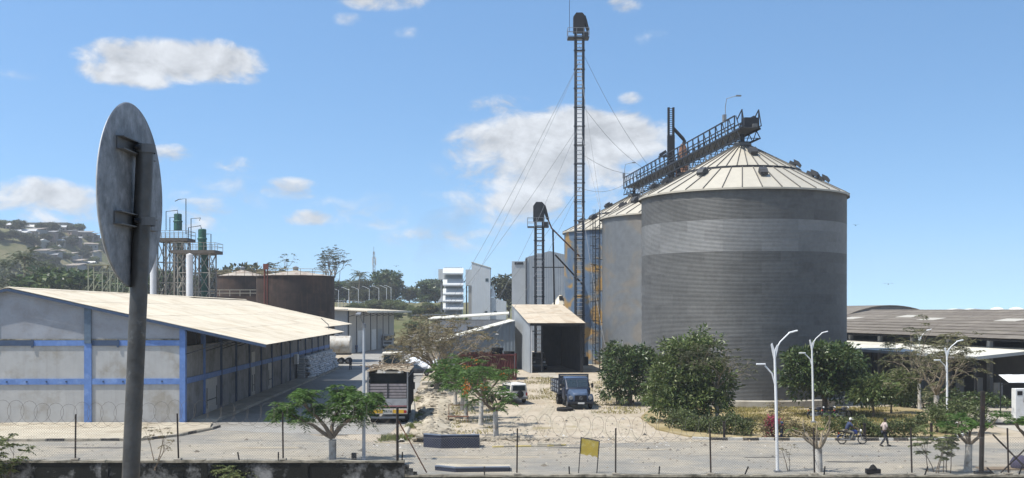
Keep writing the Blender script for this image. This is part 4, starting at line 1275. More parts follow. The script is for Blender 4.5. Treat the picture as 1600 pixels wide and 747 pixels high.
pipe_px(T1, 272, 176, [(261, 360), (261, 331), (279, 329), (279, 334)])
pipe_px(T1, 272, 176, [(292, 366), (292, 311), (281, 312), (275, 315)])
pipe_px(T1, 272, 176, [(267, 362), (267, 340), (274, 340)])
pipe_px(T2, 308, 171, [(300, 378), (300, 342), (315, 341), (313, 345)])
pipe_px(T2, 308, 171, [(296, 396), (296, 356), (315, 353), (316, 358)])
pipe_px(T2, 308, 171, [(331, 397), (331, 366), (324, 366)])
# open pipe rack left of the sign
rk = thing('pipe_rack', 'pale green steel trestle left of the round sign above the roof', 'trestle', (XP(160, 185), 185, 0))
m_rk = M('trestle_paint', (.30, .31, .22), .8, var=.2, scale=2.0)
for (xx) in (-2.4, 0, 1.3, 2.6, 4.6):
    for y in (0, 2.4): MB().bar((xx, y, 0), (xx, y, ZP(414, 185)), .16).build('leg', m_rk, rk)
for (a, b) in ((-2.4, 0), (0, 2.6), (2.6, 4.6)):
    for y in (0, 2.4):
        mb = MB()
        for i in range(4):
            z0, z1 = 4 * i, 4 * i + 4; mb.bar((a, y, z0), (b, y, z1), .1).bar((a, y, z1 - 1), (b, y, z1 - 1), .1)
        mb.build('brace', m_rk, rk)
MB().bx(-2.6, 4.8, -.3, 2.7, ZP(414, 185), ZP(413, 185)).build('top_deck', m_rk, rk)


# ------------------------------------------------------------------ second warehouse up the side road
def build_warehouse2():
    a = Vector((-32.0, 213.0, 0)); b = Vector((-28.4, 262, 0)); d = b - a; L = d.length
    t = thing('far_warehouse', 'tall pale grey warehouse with a projecting roof at the end of the side road', 'warehouse', a, math.atan2(d.y, d.x) - math.pi / 2)
    H = 8.6; W = 22
    MB().bx(-W, -.12, -.02, .15, 0, H + .2).build('gable_wall', m_corr_grey, t)
    MB().bx(-W, -.05, L - .2, L, 0, H).build('end_wall', m_corr_grey, t)
    MB().bx(-W, -W + .2, .2, L - .25, 0, H).build('back_wall', m_corr_y, t)
    n = 7
    for i in range(n):
        y0, y1 = i * L / n, (i + 1) * L / n
        MB().bx(-.1, 0, y0 + .18, y1 - .18, 0, H - .1).build('wall_panel', M('pale_panel', (.47, .46, .43), .85, var=.08, scale=.6, streak=((.3, .27, .22), .3)), t)
        MB().bx(-.12, .10, y0 - .17, y0 + .17, 0, H - .05).build('column', m_dark, t)
        if i in (1, 3, 4): 
            dd = MB().bx(.01, .06, y0 + 1.2, y1 - 1.2, 0, 4.4).build('sliding_door', m_white if i != 4 else m_corr_y, t)
        MB().bar((0, y0 + .3, H - 1.3), (3.4, y0 + .3, H - .35), .12).build('canopy_strut', m_dark, t)
    rf = MB().prism([(-W - .3, -1.2, H + 1.0), (4.0, -1.2, H - .35), (4.0, L + 1.5, H - .35), (-W - .3, L + 1.5, H + 1.0)], (0, 0, .18)).build('roof', m_roof, t)
    MB().bx(3.96, 4.06, -1.2, L + 1.5, H - .55, H - .12).build('fascia', m_canopy, t)
    # pipe gantry reaching across the road
    MB().bar((4.2, L - 1, H - 1.2), (13.5, L - 1, H - 1.0), .22).build('pipe_bridge', m_steel, t)
    MB().bar((13.4, L - 1, 0), (13.4, L - 1, H - .9), .25).build('bridge_post', m_steel, t)


build_warehouse2()


# ------------------------------------------------------------------ mill buildings
def build_mill():
    Y = 292; s = Y / FPX
    m_mw = M('mill_white', (.54, .56, .57), .7, .0, var=.06, scale=.5, wave=('X', .5, .25), streak=((.35, .34, .31), .3))
    m_ms = M('mill_side', (.47, .49, .50), .7, .0, var=.06, scale=.5)
    t = thing('louvred_mill', 'white five storey mill block with projecting ledges', 'building', (XP(708, Y), Y, 2), .02)
    x0, x1 = (694 - 708) * s, (722 - 708) * s
    zt = ZP(418, Y) - 2
    MB().bx(x0, x1, 0, 9, -3, zt).build('core', m_ms, t)
    for i, (py, dy) in enumerate(((418, 2.0), (436, 1.8), (450, 1.8), (461, 1.8), (473, 1.8))):
        z = ZP(py, Y) - 2
        MB().prism([(x0 - .3, -1.5, z - 1.9), (x1 + .4, -1.5, z - 1.9), (x1 + .4, -1.5, z - 1.55), (x0 - .3, -1.5, z - 1.55)], (0, 1.45, 1.4)).build('sloping_ledge', m_mw, t)
        MB().bx(x0 + .1, x1 - .1, -.06, .0, z - 3.4 if i else z - 3.0, z - 2.1).build('strip_window', M('mill_window_band', (.20, .22, .23), .5, var=.15), t)
    MB().bx(x0 - 1.6, x0 - .02, 1.0, 5, zt - 3.2, zt - .4).build('side_bay', m_mw, t)
    MB().prism([(x0 - 1.9, 1.0, zt - 9.5), (x0 - .05, 1.0, zt - 9.0), (x0 - .05, 1.0, zt - 7.0), (x0 - 1.3, 1.0, zt - 8.5)], (0, 3, 0)).build('chute', m_mw, t)
    MB().tube([(x0 - .8, 2, -2), (x0 - .8, 2, zt - 3.2)], .25, 6).build('down_pipe', m_steel, t)
    MB().tube([(x1 + .5, .3, zt - 4), (x1 + 1.2, .3, zt - 3), (x1 + 1.2, .3, -2)], .2, 6).build('down_pipe', m_dark, t)
    Y2 = 280; s = Y2 / FPX
    t = thing('tall_mill', 'tall windowless pale mill tower with a sloping top and low annex', 'building', (XP(737, Y2), Y2, 2))
    w = (766 - 737) * s; ext = (791 - 737) * s
    za, zb = ZP(410, Y2) - 2, ZP(419, Y2) - 2
    MB().prism([(0, 0, -3), (w, 0, -3), (w, 0, zb), (0, 0, za)], (0, 9, 0)).build('tower_wall', m_mw, t)
    MB().prism([(-.1, -.1, za), (w + .1, -.1, zb), (w + .1, -.1, zb + .2), (-.1, -.1, za + .2)], (0, 9.2, 0)).build('roof', m_canopy, t)
    zl, zh = ZP(471, Y2) - 2, ZP(464, Y2) - 2
    MB().prism([(w + .01, .6, -3), (ext, .6, -3), (ext, .6, zl), (w + .01, .6, zh)], (0, 8, 0)).build('annex', m_mw, t)
    MB().bx(-1.6, -.02, .6, 7, ZP(446, Y2) - 2, ZP(421, Y2) - 2).build('side_bay', m_ms, t)
    MB().bx(-.9, -.02, 1, 6, -3, ZP(447, Y2) - 2).build('stair_shaft', M('shaft_grey', (.28, .27, .25), .9, var=.1), t)  # plain grey, darker than the other mill walls
    f = MB().bx(w * .74, w * .9, -.05, .02, ZP(440, Y2) - 2, ZP(435, Y2) - 2).build('window', m_glass, t)
    for i in range(2): MB().bx(w * (.7 + .5 * i), w * (.85 + .5 * i), -.05 + .6 * i, .02 + .6 * i, ZP(489, Y2) - 2, ZP(486, Y2) - 2).build('window', m_glass, t)
    MB().lathe([(.9, 0), (.3, 2.2), (.3, 3.0)], 10, c=(w + .6, 1.5, zh)).build('roof_hopper', m_white, t)


build_mill()


def build_far_silo_house():
    Y = 228; s = Y / FPX
    t = thing('grey_storehouse', 'grey ribbed steel storehouse with low gable behind the short elevator', 'building', (XP(822, Y), Y, 1))
    w = (893 - 822) * s
    ze, zr = ZP(401, Y) - 1, ZP(393, Y) - 1
    m_a = M('storehouse_front_sheet', (.27, .30, .325), .6, .25, var=.12, scale=.5, wave=('X', .5, .5), streak=((.30, .30, .29), .4))
    MB().prism([(0, 0, -1), (w, 0, -1), (w, 0, ze), (w * .52, 0, zr), (.5, 0, ze), (0, 0, ze - .5)], (0, .2, 0)).build('front_wall', m_a, t)
    MB().bx(-.02, .16, .21, 26, -1, ze - .4).build('side_wall', M('storehouse_side_sheet', (.40, .42, .43), .6, .2, var=.08, scale=.5, wave=('Y', .5, .5)), t)
    MB().bx(w - .1, w, .21, 26, -1, ze - .4).build('side_wall', m_corr_y, t)
    MB().prism([(-.1, .21, ze - .35), (w * .52, .21, zr), (w + .1, .21, ze), (w + .1, .21, ze + .12), (w * .52, .21, zr + .12), (-.1, .21, ze - .2)], (0, 26, 0)).build('roof', m_corr_grey, t)
    MB().bx(-3.0, -.03, 1.5, 26, -1, ze - .9).build('side_bay', MATS['storehouse_side_sheet'], t)
    MB().bx(-2.4, -.6, 1.35, 1.49, ze - 1.6, ze - 1.1).build('vent_slot', m_dark, t)
    for x in (0.0, w): MB().bar((x, -.08, -1), (x, -.08, ze - .4), .22).build('corner_trim', m_dark, t)
    # squat cone roofed hopper behind the shed
    Y = 152; x = XP(876, Y)
    h = thing('hopper_bin', 'small bin with a pale cone roof beside the tall elevator', 'silo', (x, Y, 1.4))
    R = 13 / FPX * Y
    MB().lathe([(R, 0), (R, ZP(476, Y) - 1.4)], 24).build('wall', m_galv, h, smooth=30)
    k = 12; a = math.pi / k; z0, z1 = ZP(476, Y) - 1.4, ZP(461, Y) - 1.4
    me = MB().quad(((R + .15) * math.cos(-a), (R + .15) * math.sin(-a), z0), ((R + .15) * math.cos(a), (R + .15) * math.sin(a), z0), (.2 * math.cos(a), .2 * math.sin(a), z1), (.2 * math.cos(-a), .2 * math.sin(-a), z1)).mesh('roof_panel')
    for i in range(k): link('roof_panel', me, m_siloroof, h, rz=2 * a * i)
    MB().box((0, -R * .55, (z0 + z1) / 2 + .3), (.5, .5, .5)).build('roof_vent', m_dark, h)


build_far_silo_house()


# ------------------------------------------------------------------ wide warehouse on the right
def build_right_warehouse():
    # eave on the yard side runs (34.4,144) -> (50,70)
    a = Vector((34.4, 144.0, 0)); b = Vector((50.2, 69.0, 0)); d = a - b; L = d.length
    t = thing('right_warehouse', 'broad low warehouse with a weathered grey corrugated roof on the right', 'warehouse', b, math.atan2(d.y, d.x) - math.pi / 2)
    ze, zr, hw = 5.85, 8.42, 14.5
    nc = 9; nbay = 22
    r = random.Random(3)
    sky = {(6, 4), (15, 5), (17, 6), (11, 5), (20, 5), (3, 5), (8, 3)}
    for side in (1, -1):
        nb = nbay if side > 0 else 6
        for c in range(nc):
            for k in range(nb):
                x0, x1 = hw * c / nc - (.12 if c else .35), hw * (c + 1) / nc + .02
                y0, y1 = L * k / nb, L * (k + 1) / nb - .015
                sl = (zr - ze) / hw; lift = .03 * (nc - c) * .3 + r.uniform(0, .02)
                def P(x, y): return ((x if side > 0 else 2 * hw - x), y, ze + sl * x - .02 * 0 + (lift if x == x0 else 0) + .06)
                q = [P(x0, y0), P(x1, y0), P(x1, y1), P(x0, y1)]
                if side < 0: q = q[::-1]
                mt = m_asb_lt if (side > 0 and (k, c) in sky) else m_asb
                MB().prism(q, (0, 0, .035)).build('skylight' if mt is m_asb_lt else 'roof_sheet', mt, t)
    MB().prism([(hw - .35, 0, zr + .06), (hw + .35, 0, zr + .06), (hw, 0, zr + .16)], (0, L, 0)).build('ridge_cap', m_asb, t)
    for yy in (.05, L - .3):
        MB().prism([(.1, yy, 0), (2 * hw, yy, 0), (2 * hw, yy, ze - .1), (hw, yy, zr - .05), (.1, yy, ze - .1)], (0, .2, 0)).build('gable_wall', m_wallgrey, t)
    m_in = M('shaded_inner_wall', (.10, .10, .10), .9, var=.2, scale=.5)  # dark grey puts the shade under eave and canopy into the wall
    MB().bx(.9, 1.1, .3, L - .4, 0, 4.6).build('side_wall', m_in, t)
    MB().bx(2 * hw - .2, 2 * hw, .3, L - .4, 0, ze - .05).build('far_wall', m_wallgrey, t)
    for k in range(13):
        y = .6 + k * (L - 1.2) / 12
        MB().bx(.35, .75, y - .2, y + .2, 0, ze - .1).build('column', m_wallgrey, t)
    for x in (.2, 1.6): MB().bar((x, .2, ze - .12), (x, L - .3, ze - .12), .14).build('purlin', m_dark, t)
    MB().bx(.86, .9, .3, L - .4, 4.9, 5.1).build('rail', m_canopy, t)
    # lean-to canopy on the yard side
    y0 = 25.5; n = 12; w = (L - y0) / n
    for k in range(n):
        MB().prism([(-5.6, y0 + w * k, 4.45), (.75, y0 + w * k, 5.0), (.75, y0 + w * (k + 1) - .01, 5.0), (-5.6, y0 + w * (k + 1) - .01, 4.45)], (0, 0, .05 + .006 * (k % 2))).build('canopy_sheet', m_canopy, t)
    MB().bx(-5.66, -5.60, y0, L, 4.25, 4.52).build('canopy_fascia', M('grey_fascia', (.30, .32, .33), .7, var=.1), t)
    MB().prism([(-5.6, y0 - .05, 4.22), (.75, y0 - .05, 4.77), (.75, y0 - .05, 5.04), (-5.6, y0 - .05, 4.49)], (0, .045, 0)).build('canopy_fascia', MATS['grey_fascia'], t)
    for k in range(7):
        y = y0 + .4 + k * (L - y0 - 1) / 6
        MB().bar((-5.2, y, 0), (-5.2, y, 4.4), .16).build('canopy_post', m_dark, t)
        MB().bar((-5.3, y, 4.36), (.7, y, 4.9), .1, .16).build('canopy_rafter', m_dark, t)
    # things under the canopy: low piers
    for k in range(6):
        MB().bx(-1.2, -.7, y0 + 3 + k * 2.8, y0 + 3.6 + k * 2.8, 0, 2.0 + .3 * (k % 2)).build('pier', m_wallgrey, t)
    return t


build_right_warehouse()
ar = thing('arched_shed', 'shed with a low curved roof showing behind the right warehouse roof', 'shed', (XP(1392, 178), 178, 0))
ns = 16
half = 78 / FPX * 178
for i in range(ns):
    a0, a1 = -1 + 2 * i / ns, -1 + 2 * (i + 1) / ns
    f = lambda a: 7.2 + 2.05 * (1 - a * a)
    MB().prism([(a0 * half, 0, f(a0)), (a1 * half - .01, 0, f(a1)), (a1 * half - .01, 0, f(a1) + .12), (a0 * half, 0, f(a0) + .12)], (0, 30, 0)).build('roof_sheet', m_asb, ar)
MB().prism([(-half, .3, 0), (half, .3, 0)] + [((1 - 2 * i / ns) * half, .3, 7.15 + 2.05 * (1 - (1 - 2 * i / ns) ** 2)) for i in range(ns + 1)], (0, .3, 0)).build('gable_wall', m_galv_dark, ar)
MB().bx(-half, -half + .3, .7, 30, 0, 7.1).build('side_wall', m_galv_dark, ar)
# white tanks far off on the right
for (px, w, lab) in ((1558, 11, 'white domed tank roof beyond the right warehouse, left of the two domes'), (1588, 12, 'white domed tank roof at the right edge beyond the warehouse')):
    Y = 320; R = w * 1.0 / FPX * Y
    k = thing('domed_tank', lab, 'storage tank', (XP(px, Y), Y, 0))
    MB().lathe([(R, 0), (R, ZP(484.4, Y))], 24).build('wall', M('tank_cream', (.55, .48, .33), .7, var=.05), k, smooth=30)
    MB().lathe([(R + .1, ZP(484.4, Y)), (R * .75, ZP(481.8, Y)), (R * .3, ZP(480.2, Y)), (.01, ZP(479.8, Y))], 24).build('dome', m_white, k, smooth=60)
for (px, w, lab, mt) in ((1498, 10, 'grey blue container stack beyond the right warehouse', MATS['grey_fascia']), (1524, 12, 'flat pale tank roof beyond the right warehouse, left of the domes', m_white)):
    Y = 300
    k = thing('far_store', lab, 'building', (XP(px, Y), Y, 0))
    MB().bx(-w / FPX * Y, w / FPX * Y, 0, 4, 0, ZP(483.6, Y)).build('wall', mt, k)
    MB().prism([(-w / FPX * Y - .1, -.1, ZP(483.6, Y)), (w / FPX * Y + .1, -.1, ZP(483.6, Y)), (0, -.1, ZP(482.2, Y))], (0, 4.2, 0)).build('roof', m_white, k)


# ------------------------------------------------------------------ hillside houses, mast, far lamp posts
def build_hill_houses():
    r = random.Random(21)
    hm = [M('hut_wall_tan', (.30, .25, .19), .9, var=.15), M('hut_wall_grey', (.28, .275, .26), .9, var=.15), M('hut_wall_cream', (.42, .38, .31), .9, var=.15), M('hut_wall_red', (.27, .205, .165), .9, var=.15)]
    rm = [M('hut_roof_tin', (.46, .46, .45), .6, .1, var=.15), M('hut_roof_rust', (.27, .23, .19), .8, var=.2), M('hut_roof_pale', (.60, .58, .53), .7, var=.1), M('hut_roof_grey', (.22, .22, .22), .8, var=.15)]
    lab = ['tan hillside house with tin roof', 'grey hillside house with low roof', 'cream hillside house with pale roof', 'reddish hillside house with grey roof']
    protos = []
    for k in range(4):
        t = thing('hillside_house', lab[k], 'house', (0, 0, -50), 0, 'houses on the distant hill')
        w, d, h = 4.2 + k, 4.0, 3.2 + .5 * (k % 2)
        MB().bx(-w, w, -d, d, -4, h).build('wall', hm[k], t)
        if k % 2: MB().prism([(-w - .5, -d - .6, h), (w + .5, -d - .6, h), (w + .5, d + .6, h + 1.6), (-w - .5, d + .6, h + 1.6)], (0, 0, .2)).build('roof', rm[k], t)
        else: MB().prism([(-w - .5, -d - .6, h), (-w - .5, d + .6, h), (-w - .5, 0, h + 1.8)], (2 * w + 1, 0, 0)).build('roof', rm[k], t)
        MB().bx(-.6, .5, -d - .06, -d + .02, 0, 2.1).build('door', m_dark, t)
        for s in (-1, 1): MB().bx(s * w * .6 - .6, s * w * .6 + .6, -d - .06, -d + .02, 1.0, 2.2).build('window', m_glass, t)
        protos.append(t)
    used = [0] * 4; n = 0; pts = []
    for _ in range(2000):
        if n >= 74: break
        px = r.uniform(-30, 150); Y = r.uniform(560, 760)
        x = XP(px, Y); z = gz1(x, Y)
        py = HORIZ - (z - CAMH) * FPX / Y
        if z < 24 or py > 425: continue
        if any(abs(px - q[0]) < 7 and abs(py - q[1]) < 4.5 for q in pts): continue
        pts.append((px, py))
        k = r.randrange(4)
        if used[k] == 0: o = protos[k]
        else: o = copy_tree(protos[k])
        used[k] += 1
        o.location = (x, Y, z); o.rotation_euler = (0, 0, r.uniform(-.5, .5)); sc = r.uniform(.5, .85); o.scale = (sc, sc, sc)
        row = 'near the crest' if py < 385 else ('halfway up' if py < 402 else 'low on the slope')
        side = 'at the far left' if px < 30 else ('above the palm' if px < 75 else ('in the middle' if px < 115 else 'towards the round sign'))
        o['label'] = '%s, %s, %s' % (lab[k], row, side)
        n += 1


build_hill_houses()
for (px, w, h, lab) in ((75, 13, 5, 'long pale flat roofed block on the crest of the hill'), (14, 9, 5, 'flat roofed block at the far left crest of the hill')):
    Y = 655; x = XP(px, Y); z = gz1(x, Y)
    b = thing('crest_block', lab, 'building', (x, Y, z))
    MB().bx(-w, w, -4, 4, -5, h).build('wall', M('crest_wall', (.38, .36, .32), .9, var=.12), b)
    MB().bx(-w - .5, w + .5, -4.5, 4.5, h, h + .5).build('roof', MATS['hut_roof_grey'], b)
    for i in range(5): MB().bx(-w + 1.5 + i * (2 * w - 3) / 4.6, -w + 3 + i * (2 * w - 3) / 4.6, -4.08, -3.98, 1.6, 3.4).build('window', m_glass, b)

ms = thing('radio_mast', 'thin lattice radio mast above the distant trees', 'mast', (XP(584, 560), 560, 8))
H = ZP(393, 560) - 8
mb = MB()
for k in range(3):
    a = 2 * math.pi * k / 3; mb.bar((1.3 * math.cos(a), 1.3 * math.sin(a), 0), (.45 * math.cos(a), .45 * math.sin(a), H), .22)
mb.build('leg', M('mast_paint', (.32, .30, .29), .7, var=.1), ms)
mb = MB()
for i in range(14):
    for k in range(3):
        a, b = 2 * math.pi * k / 3, 2 * math.pi * (k + 1) / 3
        r0, r1 = 1.3 - .85 * i / 14, 1.3 - .85 * (i + 1) / 14
        mb.bar((r0 * math.cos(a), r0 * math.sin(a), H * i / 14), (r1 * math.cos(b), r1 * math.sin(b), H * (i + 1) / 14), .10)
mb.build('lattice', MATS['mast_paint'], ms)
for k in range(3):
    a = 2 * math.pi * k / 3
    MB().bx(1.0 * math.cos(a) - .25, 1.0 * math.cos(a) + .25, math.sin(a) - .15, math.sin(a) + .15, H - 7, H - 3).build('antenna_panel', m_white, ms)
MB().bar((0, 0, H - 1), (0, 0, H + 2.5), .15).build('rod', m_steel, ms)


def far_lamps():
    first = None
    for i, px in enumerate((529, 545, 560, 577, 592, 604, 611)):
        Y = 372 + i * 4; x = XP(px, Y); z = gz1(x, Y)
        if first is None:
            t = thing('far_lamp_post', 'small white lamp post in the row along the distant green slope', 'lamp post', (0, 0, 0), 0, 'lamp posts on the distant slope')
            MB().tube([(0, 0, -1), (0, 0, 6.6)], .09, 6).build('post', m_pole, t)
            MB().tube([(0, 0, 6.5), (-1.9, 0, 7.3)], .07, 5).build('arm', m_pole, t)
            MB().box((-2.1, 0, 7.36), (.8, .3, .14)).build('lamp_head', m_pole, t)
            first = t; o = t
        else: o = copy_tree(first)
        o.location = (x, Y, z)
    w = thing('slope_fence', 'grey wire fence along the distant slope behind the lamp posts', 'fence', (0, 0, 0))
    for i in range(22):
        px = 526 + i * 5.4; Y = 384 - i * .8; x = XP(px, Y); z = gz1(x, Y)
        MB().bar((x, Y, z - .5), (x, Y, z + 2.6), .12).build('fence_post', m_steel, w)
    for h in (.5, 1.1, 1.7, 2.4):
        MB().tube([(XP(526 + i * 5.4, 384 - i * .8), 384 - i * .8, gz1(XP(526 + i * 5.4, 384 - i * .8), 384 - i * .8) + h) for i in range(22)], .05, 4).build('fence_rail', m_steel, w)


far_lamps()
py_ = thing('power_pylon', 'faint lattice power pylon between the mill and the grey storehouse', 'pylon', (XP(779, 620), 620, 0))
mb = MB(); Hh = ZP(448, 620)
for (sx, sy) in ((-1, -1), (1, -1), (1, 1), (-1, 1)): mb.bar((sx * 2.6, sy * 2.6, 0), (sx * .4, sy * .4, Hh), .25)
for i in range(8):
    w0, w1 = 2.6 - 2.2 * i / 8, 2.6 - 2.2 * (i + 1) / 8
    mb.bar((-w0, -w0, Hh * i / 8), (w1, -w1, Hh * (i + 1) / 8), .15).bar((w0, -w0, Hh * i / 8), (-w1, -w1, Hh * (i + 1) / 8), .15)
mb.build('tower', m_steel, py_)
for z in (.72, .84, .95): MB().bar((-4.2, 0, Hh * z), (4.2, 0, Hh * z), .3).build('cross_arm', m_steel, py_)
# ------------------------------------------------------------------ vegetation
def unit(v):
    n = np.linalg.norm(v, axis=-1, keepdims=True); return v / np.maximum(n, 1e-9)


def leaf_quads(P, D, L, W, rs, fold=.25):
    """diamond leaves at P pointing along D"""
    n = len(P); D = unit(D)
    S = unit(np.cross(D, rs.normal(size=(n, 3))))
    U = np.cross(D, S)
    L = (L * rs.uniform(.7, 1.3, n))[:, None]; W = (W * rs.uniform(.7, 1.3, n))[:, None]
    a = P; b = P + D * L * .45 + S * W * .5 + U * W * fold; c = P + D * L; d = P + D * L * .45 - S * W * .5 + U * W * fold
    V = np.stack([a, b, c, d], 1).reshape(-1, 3)
    F = np.arange(4 * n).reshape(n, 4)
    return V, F


class Branches:
    def __init__(s, seed): s.r = random.Random(seed); s.mb = MB(); s.tips = []; s.nodes = []; s.thin = .78

    def grow(s, p, d, L, r0, lvl, maxl, kids=(2, 4), spread=.6, taper=.6, up=.1, wig=.12, n=4, sides=6, shrink=.68, minr=.006, start=.45):
        pts = [Vector(p)]; rs = [r0]; d = Vector(d).normalized(); dirs = [d.copy()]
        for i in range(n):
            d = (d + Vector((s.r.gauss(0, wig), s.r.gauss(0, wig), s.r.gauss(0, wig) + up * .25))).normalized()
            pts.append(pts[-1] + d * L / n); rs.append(max(minr, r0 * (1 - (1 - taper) * (i + 1) / n))); dirs.append(d.copy())
        s.mb.tube(pts, rs, max(3, sides - lvl), cap=(lvl == maxl))
        if lvl >= maxl:
            s.tips.append((pts[-1], d.copy())); s.nodes += [(pts[i], dirs[i]) for i in range(1, n)]
            return
        k = s.r.randint(*kids)
        base = s.r.uniform(0, 6.28)
        for j in range(k):
            t = 1.0 if j == 0 else s.r.uniform(start, 1.0)
            q = t * n; i = min(int(q), n - 1); f = q - i
            P_ = pts[i].lerp(pts[i + 1], f); rr = rs[i] + (rs[i + 1] - rs[i]) * f
            ax = d.cross(Vector((0, 0, 1)));
            if ax.length < .1: ax = Vector((1, 0, 0))
            ang = base + 6.28 * j / k + s.r.uniform(-.5, .5)
            u = ax.normalized(); w = d.cross(u)
            sp = spread * s.r.uniform(.6, 1.25)
            nd = d * math.cos(sp) + (u * math.cos(ang) + w * math.sin(ang)) * math.sin(sp) + Vector((0, 0, up))
            s.grow(P_, nd, L * shrink * s.r.uniform(.75, 1.2), rr * s.thin, lvl + 1, maxl, kids, spread, taper, up, wig, n, sides, shrink, minr, start)


def broad_tree(name, label, x, y, lobes, n, L, W, mat, trunk_h, trunk_r, seed, cat='tree', group=None, z=None, droop=.35, clump=.46, parts=('crown', 'trunk'), bark=None):
    """dense evergreen: leaf clumps over the skin of several overlapping lobes, limbs inside. lobes: (dx,dy,dz,rx,ry,rz)"""
    rs = np.random.RandomState(seed); rr = random.Random(seed)
    t = thing(name, label, cat, (x, y, gz1(x, y) if z is None else z), 0, group)
    # smaller puffs break up the outline of every lobe
    subl = []
    for l in lobes:
        for k in range(5):
            d = Vector((rr.gauss(0, 1), rr.gauss(0, 1), rr.gauss(.35, .8))).normalized(); f = rr.uniform(.34, .58); g_ = rr.uniform(.78, 1.02)
            subl.append((l[0] + d.x * l[3] * g_, l[1] + d.y * l[4] * g_, max(l[2] + d.z * l[5] * g_, .5), l[3] * f, l[4] * f, l[5] * f))
    lobes = list(lobes); nmain = len(lobes); lobes = lobes + subl
    Vs, Fs, off = [], [], 0
    vol = sum(l[3] * l[4] + l[4] * l[5] + l[3] * l[5] for l in lobes)
    for l in lobes:
        share = (l[3] * l[4] + l[4] * l[5] + l[3] * l[5]) / vol
        nl = int(n * share); per = 26; nc = max(3, nl // per)
        cd = unit(rs.normal(size=(nc, 3))); cd[:, 2] = np.where(cd[:, 2] < -.55, -cd[:, 2], cd[:, 2])
        rad = np.where(rs.rand(nc) < .8, rs.uniform(.82, 1.08, nc), rs.uniform(.3, .8, nc))[:, None]
        cc = cd * rad * np.array(l[3:6]) + np.array(l[0:3])
        cs = clump * rs.uniform(.6, 1.35, nc)[:, None]
        ids = np.repeat(np.arange(nc), per)
        o = unit(rs.normal(size=(len(ids), 3))) * (rs.rand(len(ids), 1) ** .45)
        P = cc[ids] + o * cs[ids] * np.array([1, 1, .75])
        D = o * .9 + cd[ids] * .5 + np.array([0, 0, -droop]) + rs.normal(size=o.shape) * .35
        V, F = leaf_quads(P, D, L, W, rs)
        Vs.append(V); Fs.append(F + off); off += len(V)
    npmesh(parts[0], np.concatenate(Vs), np.concatenate(Fs), mat, t)
    if trunk_r:
        b = Branches(seed)
        b.mb.tube([(0, 0, -.3), (0.05, 0, trunk_h * .5), (0, .05, trunk_h)], [trunk_r * 1.25, trunk_r, trunk_r * .85], 8)
        for l in lobes[:nmain]:
            a = Vector((0, 0, trunk_h * rr.uniform(.7, 1))); e = Vector(l[0:3]) + Vector((0, 0, l[5] * .2))
            m_ = a.lerp(e, .5) + Vector((rr.uniform(-.2, .2), rr.uniform(-.2, .2), .25))
            b.mb.tube([a, m_, e], [trunk_r * .65, trunk_r * .4, trunk_r * .18], 6)
            for k in range(4):
                q = e + Vector((rr.uniform(-1, 1) * l[3], rr.uniform(-1, 1) * l[4], rr.uniform(-.3, .9) * l[5])) * .75
                b.mb.tube([m_, m_.lerp(q, .5) + Vector((0, 0, .2)), q], [trunk_r * .3, trunk_r * .2, trunk_r * .07], 5)
        b.mb.build(parts[1], bark or m_bark, t, smooth=60)
    return t


m_olive = leafM('olive_feathery_leaves', [(.09, .10, .04), (.14, .14, .06), (.19, .17, .09), (.07, .075, .035)], .7, .25)
# mango trees in front of the silos (lobes placed in metres about the base)
broad_tree('mango_tree', 'dark mango tree at the foot of the middle silo, beside the blue truck', XP(984, 97), 97, [(0, 0, 3.0, 2.3, 2.2, 1.9), (-.9, -.3, 1.9, 1.6, 1.6, 1.5), (.9, .2, 2.4, 1.8, 1.7, 1.9), (.2, 0, 4.0, 1.5, 1.4, 1.1), (-.2, -.6, .95, 2.1, 1.5, 1.0), (1.2, -.3, 1.1, 1.4, 1.4, 1.1)], 8600, .36, .13, m_mango, 1.4, .2, 11)
broad_tree('mango_tree', 'largest mango tree, light topped, at the left edge of the nearest silo', XP(1080, 82), 82, [(0, 0, 3.2, 2.6, 2.3, 2.2), (-1.6, -.2, 2.3, 1.7, 1.7, 1.8), (1.4, -.2, 2.6, 1.7, 1.7, 1.9), (-.5, 0, 5.0, 1.7, 1.6, 1.3), (.9, 0, 5.3, 1.3, 1.3, 1.2), (.2, -1.2, 1.8, 1.9, 1.2, 1.3), (-1.0, -.9, 1.0, 2.1, 1.4, 1.05), (1.2, -.9, 1.2, 1.5, 1.2, 1.1)], 13500, .36, .12, m_mango2, 1.5, .22, 12)
broad_tree('mango_tree', 'round dense mango tree over parked motorbikes at the silo base', XP(1291, 86), 86.5, [(0, 0, 3.6, 2.6, 2.4, 1.9), (-1.5, 0, 2.9, 1.6, 1.8, 1.5), (1.5, 0, 3.0, 1.6, 1.8, 1.5), (.2, 0, 4.6, 1.7, 1.6, 1.1), (-.8, -.6, 2.0, 1.7, 1.3, .9), (.9, -.6, 2.0, 1.7, 1.3, .9)], 11500, .36, .13, m_mango, 1.9, .22, 13, z=.1)
broad_tree('mango_tree', 'small young mango tree between the round mango and the bare tree', XP(1364, 84), 84, [(0, 0, 2.1, 1.35, 1.3, 1.0), (.7, .2, 1.8, 1.0, 1.0, .8), (-.6, 0, 1.6, .9, .9, .8)], 3400, .34, .11, m_mango2, 1.1, .09, 14, z=.1)
broad_tree('leafy_shrub', 'low dark shrub strip beside the path behind the small mango', XP(1442, 94), 94, [(0, 0, .6, 2.4, .9, .8), (2.3, -1.6, .6, 1.8, .9, .8), (4.2, -3.4, .6, 1.6, .9, .75), (-2.2, .6, .6, 1.6, .9, .7)], 4200, .28, .12, m_mango, .4, .05, 15, 'shrub')
